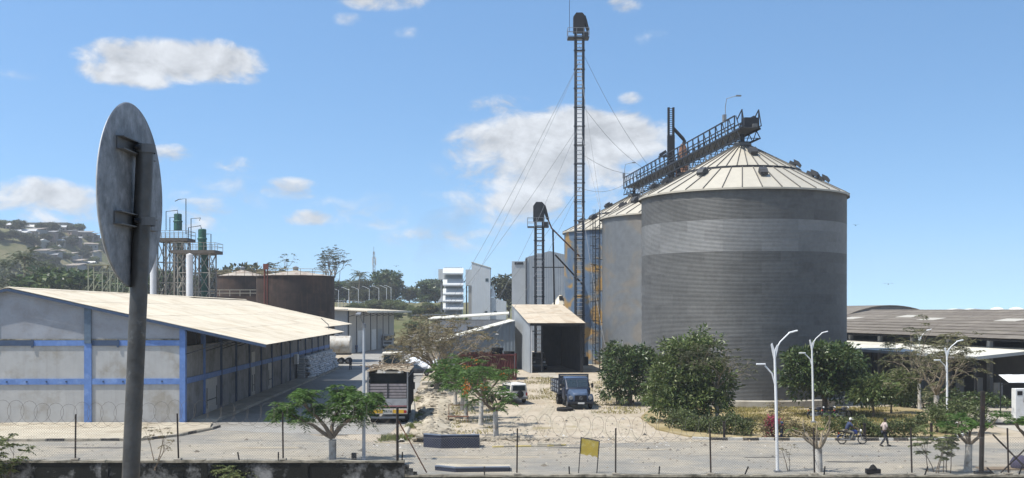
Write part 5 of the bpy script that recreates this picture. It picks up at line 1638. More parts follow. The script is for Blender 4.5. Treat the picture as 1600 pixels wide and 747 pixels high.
broad_tree('clipped_bush', 'rounded clipped light green bush at the path corner behind the pruned tree', XP(1506, 74), 74.4, [(0, 0, .95, 1.75, 1.2, .95), (-1.5, 0, .8, 1.0, .9, .8)], 3600, .22, .10, m_hedge, .3, .05, 16, 'shrub')
broad_tree('roadside_shrub', 'loose green shrub behind the small mango by the round silo base', XP(1395, 88), 88.5, [(0, 0, 1.9, 1.7, 1.2, 1.2), (.9, 0, 2.6, 1.1, 1, .9)], 2600, .3, .10, m_scrub2, 1.0, .07, 17, 'shrub', z=.1)


def hedge(name, label, path, w, h, n, mat, seed, wood=True):
    rs = np.random.RandomState(seed); r = random.Random(seed)
    t = thing(name, label, 'hedge', (path[0][0], path[0][1], .1))
    o0 = np.array([path[0][0], path[0][1], 0.1])
    seg = [np.array(p, float) for p in path]; ln = [np.linalg.norm(seg[i + 1] - seg[i]) for i in range(len(seg) - 1)]; tot = sum(ln)
    P = []; 
    nc = n // 14
    u = rs.rand(nc) * tot; cum = np.concatenate([[0], np.cumsum(ln)])
    idx = np.clip(np.searchsorted(cum, u) - 1, 0, len(ln) - 1); f = (u - cum[idx]) / np.array(ln)[idx]
    A = np.array(seg)[idx]; B = np.array(seg)[idx + 1]
    c2 = A + (B - A) * f[:, None]; dn = unit(B - A); nn = np.stack([-dn[:, 1], dn[:, 0]], 1)
    hh = h * (1 + .25 * np.sin(u * 1.3) + .15 * np.sin(u * 3.1 + 1))
    c2 = c2 + nn * rs.uniform(-w / 2, w / 2, nc)[:, None]
    cz = rs.rand(nc) ** .6 * hh
    cen = np.stack([c2[:, 0], c2[:, 1], cz], 1)
    ids = np.repeat(np.arange(nc), 14)
    o = rs.normal(size=(len(ids), 3)) * .13
    V, F = leaf_quads(cen[ids] + o - o0 * np.array([1, 1, 0]), o + np.array([0, 0, .05]) + rs.normal(size=o.shape) * .2, .17, .085, rs)
    npmesh('foliage', V, F, mat, t)
    if wood:
        mb = MB()
        for i in range(int(tot / .45)):
            k = r.random() * tot; j = min(int(np.searchsorted(cum, k)) - 1, len(ln) - 1); j = max(j, 0)
            q = seg[j] + (seg[j + 1] - seg[j]) * ((k - cum[j]) / ln[j]) - o0[:2]
            mb.tube([(q[0], q[1], -.1), (q[0] + r.uniform(-.15, .15), q[1] + r.uniform(-.1, .1), h * .5), (q[0] + r.uniform(-.3, .3), q[1] + r.uniform(-.2, .2), h)], [.025, .018, .008], 4)
        mb.build('stems', m_bark, t)
    return t


hedge('clipped_hedge', 'dense clipped hedge curving below the largest mango tree', [(11.6, 78.2), (12.4, 75.6), (14.2, 73.4), (16.0, 72.4)], 1.1, .95, 7000, m_hedge, 31)
hedge('sparse_hedge', 'thin straggly hedge behind the kerb, left of the motorcyclist', [(16.4, 72.0), (19.2, 71.8), (20.4, 71.8)], .8, .75, 1700, m_dryleaf, 32)
hedge('verge_hedge', 'leafy green hedge behind the walking man', [(20.8, 72.0), (24.4, 71.7), (27.2, 71.5)], .9, 1.0, 4600, m_hedge, 33)
hedge('flowering_shrub', 'pink bougainvillea sprig by the blue marker post at the kerb', [(16.9, 71.9), (17.5, 71.9)], .5, .95, 500, m_pink, 34)


def frond_leaves(tips, k, flen, rs, leafL=.11, leafW=.05, pairs=9, droop=.5, spreadz=.25, pairw=.16):
    """feathery compound leaves springing from branch tips"""
    P = []; D = []; 
    for (p, d) in tips:
        p = np.array(p); d = np.array(d)
        for j in range(k):
            a = rs.uniform(0, 6.283); dd = np.array([math.cos(a), math.sin(a), rs.uniform(-.15, .6)]) + d * .55
            dd /= np.linalg.norm(dd); L = flen * rs.uniform(.7, 1.25)
            side = np.cross(dd, [0, 0, 1.0]); side /= max(np.linalg.norm(side), 1e-6)
            for i in range(pairs):
                t = (i + .8) / pairs
                q = p + dd * L * t + np.array([0, 0, -droop * L * t * t])
                for s in (-1, 1):
                    P.append(q); D.append(side * s + dd * .45 + np.array([0, 0, -.25 - .3 * t]))
    P = np.array(P); D = np.array(D) + rs.normal(size=(len(P), 3)) * .15
    wv = pairw
    return leaf_quads(P, D, leafL + wv, leafW, rs, .1)


def flamboyant(name, label, x, y, H, spread, seed, fronds=7, flen=.75, trunk_r=.16, trunk_h=1.3, lime=True, lvl=2, mat=None, bark=None, up=.12, kids=(2, 3), L0=None, angle=.75, group=None, pairs=8, nroot=4, z=None, bloom=0, thin=.78, limb=.62, bark2=False):
    rs = np.random.RandomState(seed); r = random.Random(seed)
    t = thing(name, label, 'tree', (x, y, gz1(x, y) if z is None else z), 0, group)
    b = Branches(seed); b.thin = thin
    base = MB(); lean = r.uniform(-.08, .08)
    base.tube([(0, 0, -.2), (lean * .5, 0, trunk_h * .5), (lean, 0, trunk_h)], [trunk_r * 1.2, trunk_r, trunk_r * .95], 8)
    base.build('trunk', m_limewash if lime else (bark or m_bark), t, smooth=60)
    L0 = L0 or (H - trunk_h) * .62
    for j in range(nroot):
        a = 6.283 * j / nroot + r.uniform(-.4, .4)
        d = Vector((math.cos(a) * math.sin(angle), math.sin(a) * math.sin(angle), math.cos(angle)))
        b.grow((lean, 0, trunk_h - .05), d, L0 * r.uniform(.8, 1.2), trunk_r * limb, 1, 1 + lvl, kids, .62, .62, up, .13, 4, 7, .66, .02 if bark2 else .008)
    b.mb.build('limbs', bark or m_bark, t, smooth=60)
    if fronds:
        tips = b.tips + [q for q in b.nodes if r.random() < .35]
        V, F = frond_leaves(tips, fronds, flen, rs, pairs=pairs)
        npmesh('crown', V, F, mat or m_flam, t)
    if bloom:
        c = [b.tips[r.randrange(len(b.tips))] for _ in range(bloom)]
        P = np.concatenate([np.array(p)[None] + rs.normal(size=(24, 3)) * .12 for p, d in c]); V, F = leaf_quads(P, rs.normal(size=P.shape) + [0, 0, .6], .12, .09, rs)
        npmesh('blossom', V, F, m_orange_bloom, t)
    return t, b


# tree on the near left of the lamp post: long low limb to the left
def build_near_flam():
    x, y = XP(519, 60.4), 60.4
    t = thing('flamboyant_tree', 'feathery flamboyant tree with a low left limb beside the grey lamp post', 'tree', (x, y, 0))
    b = Branches(41); rs = np.random.RandomState(41)
    MB().tube([(0, 0, -.3), (.03, 0, .5), (.02, 0, 1.25)], [.24, .2, .21], 10).build('trunk', m_limewash, t, smooth=60)
    s = 60.4 / FPX
    def q(px, py, dy=0): return Vector(((px - 519) * s, dy, ZP(py, 60.4)))
    main = [[q(519, 684), q(505, 677, .1), q(490, 664, -.1), q(472, 656, -.3), q(462, 650, -.4)], [q(519, 684), q(517, 668, .3), q(522, 650, .5), q(530, 636, .7)], [q(521, 682), q(532, 666, -.4), q(548, 655, -.8), q(566, 646, -1.0)], [q(519, 684), q(510, 664, -.5), q(500, 648, -1.0), q(488, 636, -1.3)], [q(520, 683), q(530, 668, .6), q(545, 648, 1.2), q(556, 640, 1.5)]]
    for m_ in main:
        n = len(m_); b.mb.tube(m_, [.135 - .075 * i / (n - 1) for i in range(n)], 7)
        d = (m_[-1] - m_[-2]).normalized()
        for k in range(4):
            a = Vector((b.r.uniform(-1, 1), b.r.uniform(-1, 1), b.r.uniform(0, .6)))
            b.grow(m_[-1] if k < 2 else m_[-2].lerp(m_[-1], .5), (d + a * .9), .75, .055, 2, 3, (2, 3), .6, .6, .08, .12, 3, 6, .7)
    b.mb.build('limbs', m_bark, t, smooth=60)
    extra = []
    for (px, py, hx, hz, n) in ((532, 645, 36, 20, 26), (503, 642, 26, 13, 12), (463, 656, 18, 5, 7), (556, 655, 20, 12, 9)):
        for _ in range(n):
            a, e = b.r.uniform(0, 6.28), b.r.random() ** .5
            c = q(px, py); extra.append((c + Vector((hx * s * e * math.cos(a), b.r.uniform(-1.3, 1.3), hz * s * e * math.sin(a))), Vector((math.cos(a), b.r.uniform(-1, 1), .3)).normalized()))
    V, F = frond_leaves(b.tips + b.nodes[::2] + extra, 5, .58, rs, pairs=10, droop=.7)
    npmesh('crown', V, F, m_flam, t)


build_near_flam()
# row of pruned street trees with limewashed trunks
flamboyant('street_tree', 'front tree of the limewashed row, forking wide, beside the navy planter', XP(775, 72.6), 72.6, 3.9, 2, 51, 3, .42, .17, 1.75, True, 2, L0=1.05, angle=.85, nroot=5, bloom=5, pairs=7)
flamboyant('street_tree', 'second tree of the limewashed row, bright green crown', XP(751, 80), 80, 4.6, 2, 52, 6, .7, .16, 2.1, True, 2, L0=1.3, angle=.9, nroot=4, bloom=3)
flamboyant('street_tree', 'third tree of the limewashed row, low spreading crown over the bench', XP(728, 84.5), 84.5, 4.8, 2, 53, 7, .75, .16, 2.1, True, 2, L0=1.45, angle=.95, nroot=5)
flamboyant('street_tree', 'fourth tree of the limewashed row, with orange blossom', XP(722, 92), 92, 4.2, 2, 54, 6, .7, .16, 1.7, True, 2, L0=1.3, angle=.8, nroot=4, bloom=14)
flamboyant('street_tree', 'rearmost tree of the limewashed row next to the stone bank', XP(712, 96), 96, 4.6, 2, 55, 5, .65, .15, 2.0, True, 2, L0=1.3, angle=.9, nroot=4)
# bare spreading crown behind them
t_, b_ = flamboyant('bare_tree', 'wide bare brown tree with whip-like branches in front of the lean-to', XP(682, 108), 108, 6.5, 4, 56, 0, .5, .24, 2.0, False, 3, bark=m_bark_pale, up=.07, kids=(3, 4), L0=2.9, angle=.98, nroot=11, z=.6, thin=.72, limb=.5, bark2=True)
rs_ = np.random.RandomState(5)
V_, F_ = frond_leaves(b_.tips, 3, .6, rs_, pairs=6, leafL=.08, leafW=.05)
npmesh('sparse_leaves', V_, F_, m_dryleaf, t_)
t_, b_ = flamboyant('bare_tree', 'thin crowned dry tree against the nearest silo, right of the largest mango', XP(1121, 81), 81, 5.6, 3, 57, 0, .5, .13, 2.6, True, 3, bark=m_bark_pale, up=.05, kids=(2, 4), L0=1.9, angle=.85, nroot=5, z=.1, thin=.62, limb=.5)
V_, F_ = frond_leaves([q for i, q in enumerate(b_.tips) if i % 2 == 0], 3, .55, rs_, pairs=7, leafW=.04)
npmesh('sparse_leaves', V_, F_, m_scrub, t_)
t_, b_ = flamboyant('bare_tree', 'tall feathery half bare tree with a limewashed trunk before the pale canopy', XP(1463, 84), 84, 6.6, 4, 58, 0, .5, .22, 1.8, True, 3, bark=m_bark_pale, up=.08, kids=(3, 4), L0=2.5, angle=.85, nroot=7, z=.1, thin=.6, limb=.42)
V_, F_ = frond_leaves(b_.tips[::2], 3, .7, rs_, pairs=8, leafW=.05)
npmesh('sparse_leaves', V_, F_, m_olive, t_)
t_, b_ = flamboyant('bare_tree', 'slim half bare tree left of the tall feathery tree', XP(1437, 92), 92, 5.6, 3, 59, 0, .5, .15, 2.2, True, 2, bark=m_bark_pale, up=.10, kids=(3, 4), L0=2.1, angle=.7, nroot=5, z=.1, thin=.6, limb=.45)
V_, F_ = frond_leaves(b_.tips, 5, .7, rs_, pairs=7, leafW=.045)
npmesh('sparse_leaves', V_, F_, m_scrub, t_)
# trees right behind the low wall
t_, b_ = flamboyant('pruned_tree', 'leafless pruned tree behind the low wall below the white lamp posts', XP(1279, 56.8), 56.8, 2.9, 2, 61, 0, .4, .20, 1.2, True, 1, bark=m_bark_pale, up=.16, kids=(2, 3), L0=1.15, angle=.85, nroot=6, z=.0, thin=.6, limb=.42)
V_, F_ = frond_leaves([q for i, q in enumerate(b_.tips) if i % 5 == 0], 2, .3, rs_, pairs=5)
npmesh('sparse_leaves', V_, F_, m_flam, t_)
t_, b_ = flamboyant('pruned_tree', 'pruned tree with flat green tufts and whitewashed trunk behind the low wall', XP(1512, 56.8), 56.8, 3.0, 2, 62, 0, .4, .20, 1.45, True, 1, up=.10, kids=(2, 2), L0=1.1, angle=.85, nroot=4, z=.0, thin=.6, limb=.5)
V_, F_ = frond_leaves([(Vector((q[0].x, q[0].y, q[0].z * .96)), q[1]) for q in b_.tips], 12, .62, rs_, pairs=9, droop=.3)
npmesh('crown', V_, F_, m_flam, t_)
t_, b_ = flamboyant('pruned_tree', 'pruned tree with bright green tufts at the right edge', XP(1612, 56.8), 56.8, 3.2, 2, 63, 0, .4, .20, 1.7, True, 1, up=.15, kids=(2, 2), L0=1.0, angle=.9, nroot=4, z=.0)
V_, F_ = frond_leaves(b_.tips, 8, .5, rs_, pairs=8, droop=.3)
npmesh('crown', V_, F_, m_flam, t_)


def sapling(name, label, x, y, z, stems, H, seed, leaf, mat, nleaf=6, cat='shrub', bark=None, lean=.25, flen=.35, base=.15):
    r = random.Random(seed); rs = np.random.RandomState(seed)
    t = thing(name, label, cat, (x, y, z)); b = Branches(seed)
    for i in range(stems):
        b.grow((r.uniform(-base, base), r.uniform(-base, base), -.1), (r.uniform(-lean, lean), r.uniform(-lean, lean), 1), H * r.uniform(.45, .75), .028, 1, 2, (2, 3), .5, .5, .15, .1, 4, 5, .6)
    b.mb.build('stems', bark or m_bark, t, smooth=60)
    if nleaf:
        V, F = frond_leaves(b.tips + b.nodes[::2], nleaf, flen, rs, pairs=5, leafL=leaf, leafW=leaf * .4, pairw=.05)
        npmesh('foliage', V, F, mat, t)
    return t


sapling('leafy_sapling', 'light green leafy sapling clump behind the low wall, left of the tufted tree', XP(1467, 56.6), 56.6, 0, 7, 2.5, 71, .16, m_scrub2, 5, base=.5)
sapling('dead_sapling', 'nearly leafless dark sapling growing from the wall beside the sign pole', XP(243, WY), WY - .1, WZL - .3, 3, 1.9, 72, .1, m_dryleaf, 1, bark=m_bark, lean=.5, base=.05)
sapling('edge_shrub', 'sprawling green shrub at the left edge above the wall', XP(-6, 45.0), 45.0, .9, 8, 2.3, 73, .14, m_scrub2, 4, base=.4, lean=.5)
sapling('wall_weed', 'small yellow green weed on the wall top right of the sign pole', XP(362, WY) , WY - .25, 1.0, 8, .9, 74, .12, m_scrub2, 5, base=.5, lean=.7)
sapling('dry_shrub', 'reddish dry twiggy shrub behind the nearest white lamp post', XP(1222, 76), 76, .1, 7, 2.0, 75, .1, m_dryleaf, 2, bark=m_rust, base=.5, lean=.4)
sapling('dry_twig', 'single dry curled twig left of the leafless pruned tree', XP(1233, 57), 57, 0, 2, 1.9, 76, .1, m_dryleaf, 1, base=.05)


# ------------------------------------------------------------------ grass
def grass(name, label, regions, mat, seed, n, h):
    rs = np.random.RandomState(seed)
    P = []
    for (x0, x1, y0, y1, sh) in regions:
        k = int(n * sh); P.append(np.stack([rs.uniform(x0, x1, k), rs.uniform(y0, y1, k)], 1))
    P = np.concatenate(P)
    f = np.sin(P[:, 0] * 1.3 + 2) + np.sin(P[:, 1] * 1.7) + np.sin(P[:, 0] * .6 - P[:, 1] * .8)
    P = P[f > -1.0 + rs.rand(len(P)) * 1.2]
    z = gz(P[:, 0], P[:, 1]) + np.where((P[:, 0] > 10.5) & (P[:, 1] < 95) & (P[:, 1] > 71), .10, 0)
    Q = np.stack([P[:, 0], P[:, 1], z], 1)
    D = rs.normal(size=Q.shape) * .5 + [0, 0, 1.0]
    V, F = leaf_quads(Q, D, h, .05, rs, 0)
    tag(npmesh(name, V, F, mat), label, 'grass', kind='stuff')


grass('dry_grass', 'dry yellow grass on the verge in front of the silo', [(13, 28, 74, 93, .75), (26, 32, 78, 93, .25)], m_grassblade, 81, 26000, .22)
grass('ditch_grass', 'green and straw grass along the ditch beside the loaded truck', [(-7.6, -6.2, 76, 100, .6), (-8.5, -6.6, 69, 74, .2), (-9.2, -7.4, 100, 125, .3)], m_grassgreen, 82, 9000, .34)
grass('yard_grass', 'patchy dry grass between the limewashed trees and the shed', [(-6.5, -1.2, 70, 98, .45), (6.5, 11, 88, 110, .3), (1.2, 4.2, 98, 112, .25)], m_grassblade, 83, 9000, .2)


# ------------------------------------------------------------------ trees of the background
def far_tree_protos():
    pr = []
    for k in range(4):
        rr = random.Random(90 + k)
        lobes = [(rr.uniform(-2, 2), rr.uniform(-2, 2), rr.uniform(5, 8.5), rr.uniform(2.2, 3.6), rr.uniform(2.2, 3.4), rr.uniform(1.6, 2.6)) for _ in range(6)]
        lobes.append((0, 0, 4.0, 3.4, 3.2, 2.4))
        t = broad_tree('background_tree', 'x', 0, -60, lobes, 2600, .8, .42, (m_scrub, m_mango, m_scrub, m_scrub2)[k], 4.5, .28, 90 + k, z=0, clump=1.0)
        pr.append(t)
    return pr


def palm(name, label, x, y, z, H, seed, scale=1.0, n=22):
    r = random.Random(seed); rs = np.random.RandomState(seed)
    t = thing(name, label, 'palm', (x, y, z))
    lean = r.uniform(-.6, .6)
    MB().tube([(0, 0, -1), (lean * .3, 0, H * .4), (lean, 0, H)], [.24 * scale, .17 * scale, .14 * scale], 7).build('trunk', m_bark_pale, t, smooth=60)
    P, D = [], []
    for i in range(n):
        a = 6.283 * i / n + r.uniform(-.15, .15); el = r.uniform(-.5, 1.0); L = 3.4 * scale * r.uniform(.8, 1.1)
        dd = np.array([math.cos(a) * math.cos(el), math.sin(a) * math.cos(el), math.sin(el)])
        side = np.cross(dd, [0, 0, 1]); side /= np.linalg.norm(side)
        for j in range(16):
            u = (j + 1) / 16; q = np.array([lean, 0, H]) + dd * L * u + np.array([0, 0, -1.5 * scale * u * u])
            for s in (-1, 1): P.append(q); D.append(side * s + dd * .5 + np.array([0, 0, -.5]))
    V, F = leaf_quads(np.array(P), np.array(D), .75 * scale, .13 * scale, rs, .1)
    npmesh('crown', V, F, m_palm, t)
    return t


def build_background_trees():
    pr = far_tree_protos(); used = [0, 0, 0, 0]
    def put(px, Y, h, k, label, group, zoff=0.0, wide=1.0):
        o = pr[k] if not used[k] else copy_tree(pr[k])
        used[k] += 1
        x = XP(px, Y); s = h / 9.5
        o.location = (x, Y, gz1(x, Y) + zoff - .3); o.scale = (s * wide, s * wide, s); o.rotation_euler = (0, 0, (px * 1.7) % 6.28)
        if group: label = label + ', ' + SPOT(px, h)
        tag(o, label, 'tree', group); return o
    def SPOT(px, h):
        for lim, nm in ((20, 'at the left edge'), (60, 'near the palm'), (110, 'below the crest block'), (165, 'beside the sign'), (300, 'behind the sign'), (350, 'behind the vessels'), (430, 'behind the farther tank'), (570, 'near the tall palm'), (600, 'below the mast'), (640, 'right of the mast')):
            if px < lim: return nm
        return 'near the mill'
    r = random.Random(17)
    # single trees that stand out
    put(376, 290, 15.5, 0, 'tall spreading tree behind the brown tanks, right of the green vessels', None, wide=1.1)
    put(604, 430, 12.5, 1, 'dark rounded tree on the skyline right of the radio mast', None)
    put(795, 300, 10, 0, 'tree in the gap between mill annex and grey storehouse', None, 2)
    put(105, 265, 17.0, 1, 'big dark tree left of the round sign below the hill', None, wide=1.5)
    put(148, 255, 13.0, 0, 'olive tree touching the edge of the round sign', None, wide=1.3)
    put(712, 268, 6.0, 1, 'dark bush at the foot of the white mill', None, 0, 1.3)
    # leafy mass below the hill on the left
    for i in range(30):
        put(r.uniform(-40, 260), r.uniform(275, 420), r.uniform(9, 14), r.choice([0, 2, 2, 3, 1]), 'massed olive tree below the hill', 'trees massed below the hill', wide=r.uniform(1.1, 1.5))
    for i in range(26):
        put(r.uniform(515, 690), r.uniform(395, 470), r.uniform(5, 9), r.choice([0, 1, 2, 2]), 'tree on the skyline behind the far lamp posts', 'skyline trees behind the far warehouse', wide=r.uniform(.9, 1.5))
    for i in range(46):
        put(r.uniform(540, 705), r.uniform(262, 370), r.uniform(1.6, 4.0), r.choice([0, 2, 3, 3]), 'bush on the green slope beyond the far warehouse', 'bushes on the slope', wide=r.uniform(1.1, 1.8))
    for i in range(24):
        put(r.uniform(250, 420), r.uniform(290, 400), r.uniform(8, 12), r.choice([0, 2, 2, 1]), 'tree of the belt behind the towers and tanks', 'trees behind the tanks', wide=r.uniform(.9, 1.3))
    for i in range(160):
        px, Y = r.uniform(-20, 165), r.uniform(440, 720); x = XP(px, Y)
        if gz1(x, Y) < 8: continue
        put(px, Y, r.uniform(3.5, 6.5), r.choice([0, 2, 2, 3]), 'small tree among the hillside houses', 'trees among the hillside houses', wide=1.3)
    # bare skyline trees
    for (px, Y, H, seed, lab) in ((434, 285, 17, 95, 'thin sparse tree rising behind the nearer brown tank'), (516, 330, 20, 96, 'taller sparse leafed tree at the right of the nearer brown tank')):
        x = XP(px, Y)
        t, b = flamboyant('sparse_tree', lab, x, Y, H, 3, seed, 0, .6, .3, H * .42, False, 3, L0=H * .28, angle=.4, nroot=4, up=.25, kids=(3, 4))
        rs = np.random.RandomState(seed); V, F = frond_leaves(b.tips, 2, 1.1, rs, pairs=4, leafL=.25, leafW=.22)
        npmesh('sparse_leaves', V, F, m_scrub, t)
    for (px, Y, ytop, seed, sc, lab) in ((38, 262, 402, 1, 1.7, 'grey green coconut palm at far left below the hill'), (70, 300, 412, 2, 1.5, 'coconut palm behind the grey green palm at far left'), (560, 410, 428, 3, 1.3, 'tall coconut palm on the skyline left of the radio mast'), (546, 420, 441, 4, 1.2, 'short palm left of the tall skyline palm'), (5, 320, 415, 5, 1.4, 'palm at the left edge below the hill')):
        x = XP(px, Y); z = gz1(x, Y); palm('coconut_palm', lab, x, Y, z, ZP(ytop, Y) - z, 100 + seed, sc)


build_background_trees()
# ------------------------------------------------------------------ lamp posts, boards, planters
def white_lamp(x, y, H, label, low=True, z=0.0, rz=0.0, lean=0.0):
    t = thing('street_lamp', label, 'street lamp', (x, y, z), rz, 'white street lamps along the yard road')
    MB().tube([(0, 0, -.2), (-lean * .5, 0, H * .5), (-lean, 0, H * .86)], [.085, .075, .06], 10).build('post', m_pole, t, smooth=60)
    tx = -lean
    # forked top: solar bracket and curved arm
    MB().prism([(tx - .05, -.035, H * .80), (tx + .05, -.035, H * .80), (tx + .20, -.035, H * .895), (tx + .14, -.035, H * .905), (tx, -.035, H * .865), (tx - .12, -.035, H * .915), (tx - .20, -.035, H * .905)], (0, .07, 0)).build('fork', m_pole, t)
    MB().tube([(tx + .1, 0, H * .875), (tx + .3, 0, H * .925), (tx + .78, 0, H * .988)], .038, 7).build('arm', m_pole, t, smooth=60)
    MB().prism([(tx + .74, -.1, H * .982), (tx + 1.2, -.1, H * 1.0), (tx + 1.2, -.1, H * 1.0 + .07), (tx + .74, -.1, H * .982 + .08)], (0, .2, 0)).build('lamp_head', m_pole, t, bevel=.02)
    if low:
        MB().tube([(tx * .6, 0, H * .60), (tx - .14, 0, H * .70), (tx - .5, 0, H * .755)], .042, 7).build('arm', m_pole, t, smooth=60)
        MB().bx(tx - .95, tx - .48, -.10, .10, H * .765 - .03, H * .765 + .05).build('lamp_head', m_pole, t, bevel=.02)
    MB().box((0, 0, .05), (.34, .34, .1)).build('base_plate', m_steel, t)
    return t


white_lamp(XP(1215, 56.7), 56.7, 7.35, 'nearest white forked street lamp, right in front of the silo', True, 0, .03, .16)
white_lamp(XP(1271, 81), 81, 6.75, 'white forked street lamp second from the left, against the round mango tree', True, .1, .03, .12)
white_lamp(XP(1480, 79.5), 79.5, 6.15, 'white street lamp standing in front of the feathery bare tree', True, .1, .05, .02)
white_lamp(XP(1437, 106), 106, 6.6, 'farthest white street lamp, behind the feathery bare tree', True, 0, .05, .02)


def grey_lamp():
    Y = 60.6
    t = thing('street_lamp', 'single grey street lamp standing in front of the loaded truck', 'street lamp', (XP(568.5, Y), Y, 0))
    zt = ZP(505, Y)
    MB().tube([(0, 0, -.2), (0, 0, zt * .55), (0, 0, zt)], [.10, .085, .06], 10).build('post', M('grey_pole_paint', (.46, .48, .50), .5, .2, var=.08, scale=2.0), t, smooth=60)
    MB().box((0, 0, zt - .15), (.22, .2, .2)).build('collar', m_steel, t)
    MB().tube([(0, 0, zt - .1), (-.16, -.2, zt + .35), (-.22, -.35, zt + .48)], .045, 7).build('arm', m_steel, t)
    MB().prism([(-.36, -.75, zt + .42), (-.08, -.75, zt + .42), (-.10, -.25, zt + .50), (-.34, -.25, zt + .50)], (0, 0, .11)).build('lamp_head', m_steel, t, bevel=.02)
    MB().box((-.55, 0, .25), (.26, .2, .5)).build('meter_box', m_dark, t)


grey_lamp()


def yellow_board():
    Y = 56.4; s = Y / FPX
    t = thing('yellow_board', 'faded yellow blank board on a thin black frame behind the low wall', 'sign', (XP(921, Y), Y, 0))
    def q(px, py, y=0.0): return ((px - 921) * s, y, ZP(py, Y))
    MB().bar(q(908, 683), q(904, 740), .045).build('leg', m_black, t)
    MB().bar(q(936.5, 689), q(932.5, 740), .05).build('leg', m_black, t)
    MB().bar(q(908, 683.5), q(936.5, 689), .045).build('frame_bar', m_black, t)
    r = random.Random(3); lo = []
    for i in range(11):
        px = 906.6 + (934 - 906.6) * i / 10; py = 710 + (715 - 710) * i / 10 + r.uniform(-2.0, 1.0); lo.append(q(px, py, -.012))
    MB().prism([q(908.6, 684.6, -.012), q(935.4, 689.8, -.012)] + lo[::-1], (0, .02, 0)).build('board', m_yellow, t)


yellow_board()


def planter(px0, px1, ycorner, py0, py1, Y, label, hollow=True):
    s = Y / FPX
    x0, x1, xc = XP(px0, Y), XP(px1, Y), XP(ycorner, Y)
    H = (py1 - py0) * s
    t = thing('navy_planter', label, 'planter', (xc, Y, 0))
    a, b, c = Vector((x0 - xc, .75, 0)), Vector((0, 0, 0)), Vector((x1 - xc, .25, 0))
    for (p, q_) in ((a, b), (b, c)):
        d = (q_ - p); n = Vector((-d.y, d.x, 0)).normalized() * .2
        MB().prism([p, q_, q_ + n, p + n], (0, 0, H - .06)).build('wall', m_navy, t)
        MB().prism([p + Vector((0, 0, H - .06)) - n * .12, q_ + Vector((0, 0, H - .06)) - n * .12, q_ + n * 1.1 + Vector((0, 0, H - .06)), p + n * 1.1 + Vector((0, 0, H - .06))], (0, 0, .06)).build('coping', M('planter_top', (.13, .16, .215), .85, var=.2, scale=3.0), t)
    MB().prism([a + Vector((0, .2, 0)), b + Vector((0, .2, 0)), c + Vector((0, .2, 0)), c + Vector((0, 1.4, 0)), a + Vector((0, 1.2, 0))], (0, 0, H * .7)).build('soil', m_apron, t)


planter(660, 749, 689, 680, 701.5, 66.4, 'navy painted planter wall with an angled corner at the end of the ditch')
planter(678, 797, 712, 730.5, 738.5, 56.6, 'low navy kerb planter just behind the low wall near the black corner post')
mk = thing('marker_post', 'short navy marker post on the verge kerb by the bougainvillea', 'post', (17.75, 71.6, .1))
MB().tube([(0, 0, 0), (0, 0, .95)], .10, 10).build('shaft', m_navy, mk)
MB().lathe([(.12, .93), (.12, 1.0), (.01, 1.04)], 10).build('cap', m_blue_dark, mk)
for (px, py, lab) in ((1353, 690, 'dark stub post in the hedge between motorcyclist and walking man'), (1458, 690, 'dark stub post in the hedge left of the clipped bush'), (1133, 687, 'dark stub post at the right end of the clipped hedge')):
    x, y = GP(px, py); p = thing('stub_post', lab, 'post', (x, y + .3, .1))
    MB().bx(-.07, .07, -.07, .07, 0, 1.0).build('shaft', m_post, p); MB().bx(-.09, .09, -.09, .09, 1.0, 1.05).build('cap', m_post, p)


# ------------------------------------------------------------------ vehicles (forward = +y)
def wheel(parent, x, y, r, w, rimc=None):
    t = MB(); s = 1 if x > 0 else -1
    t.axle((x - s * w / 2, y, r), (x + s * w / 2, y, r), [(0, r * .55), (0, r * .93), (.12, r), (.88, r), (1, r * .93), (1, r * .58), (.85, r * .56)], 20)
    o = t.build('wheel', m_rubber, parent, smooth=40)
    MB().axle((x + s * w * .30, y, r), (x + s * w * .42, y, r), [(0, r * .58), (.4, r * .52), (.5, r * .30), (1.2, r * .22), (1.2, .001)], 14).build('rim', rimc or m_steel, o, smooth=40)
    return o


def hull(secs):
    """sections along y: (y, half width low, half width high, z0, zmid, z1)"""
    mb = MB(); V = []; F = []
    for (y, a, b, z0, zm, z1) in secs: V += [(-a * .96, y, z0), (a * .96, y, z0), (a, y, zm), (b, y, z1), (-b, y, z1), (-a, y, zm)]
    for i in range(len(secs) - 1):
        o = i * 6
        for j in range(6): F.append((o + j, o + (j + 1) % 6, o + 6 + (j + 1) % 6, o + 6 + j))
    n = (len(secs) - 1) * 6
    F = [f[::-1] for f in F]
    F.append((0, 1, 2, 3, 4, 5)); F.append((n + 5, n + 4, n + 3, n + 2, n + 1, n))
    mb.add(V, F); return mb


def paint(name, col, rough=.4, dirt=(.25, .21, .16), amt=.35): return M(name, col, rough, .0, var=.10, scale=1.5, col2=dirt, amt2=amt, scale2=1.1, spec=.5)


def text_part(txt, size, loc, rot, mat, parent, name='lettering'):
    cu = bpy.data.curves.new(name, 'FONT'); cu.body = txt; cu.size = size; cu.extrude = .004; cu.align_x = 'CENTER'; cu.align_y = 'CENTER'
    o = bpy.data.objects.new(name, cu); C.objects.link(o); o.data.materials.append(mat)
    bpy.context.view_layer.update()
    me = bpy.data.meshes.new_from_object(o.evaluated_get(bpy.context.evaluated_depsgraph_get()))
    bpy.data.objects.remove(o)
    me.materials.clear(); me.materials.append(mat)
    o = bpy.data.objects.new(name, me); C.objects.link(o)
    o.parent = parent; o.location = loc; o.rotation_euler = rot
    return o


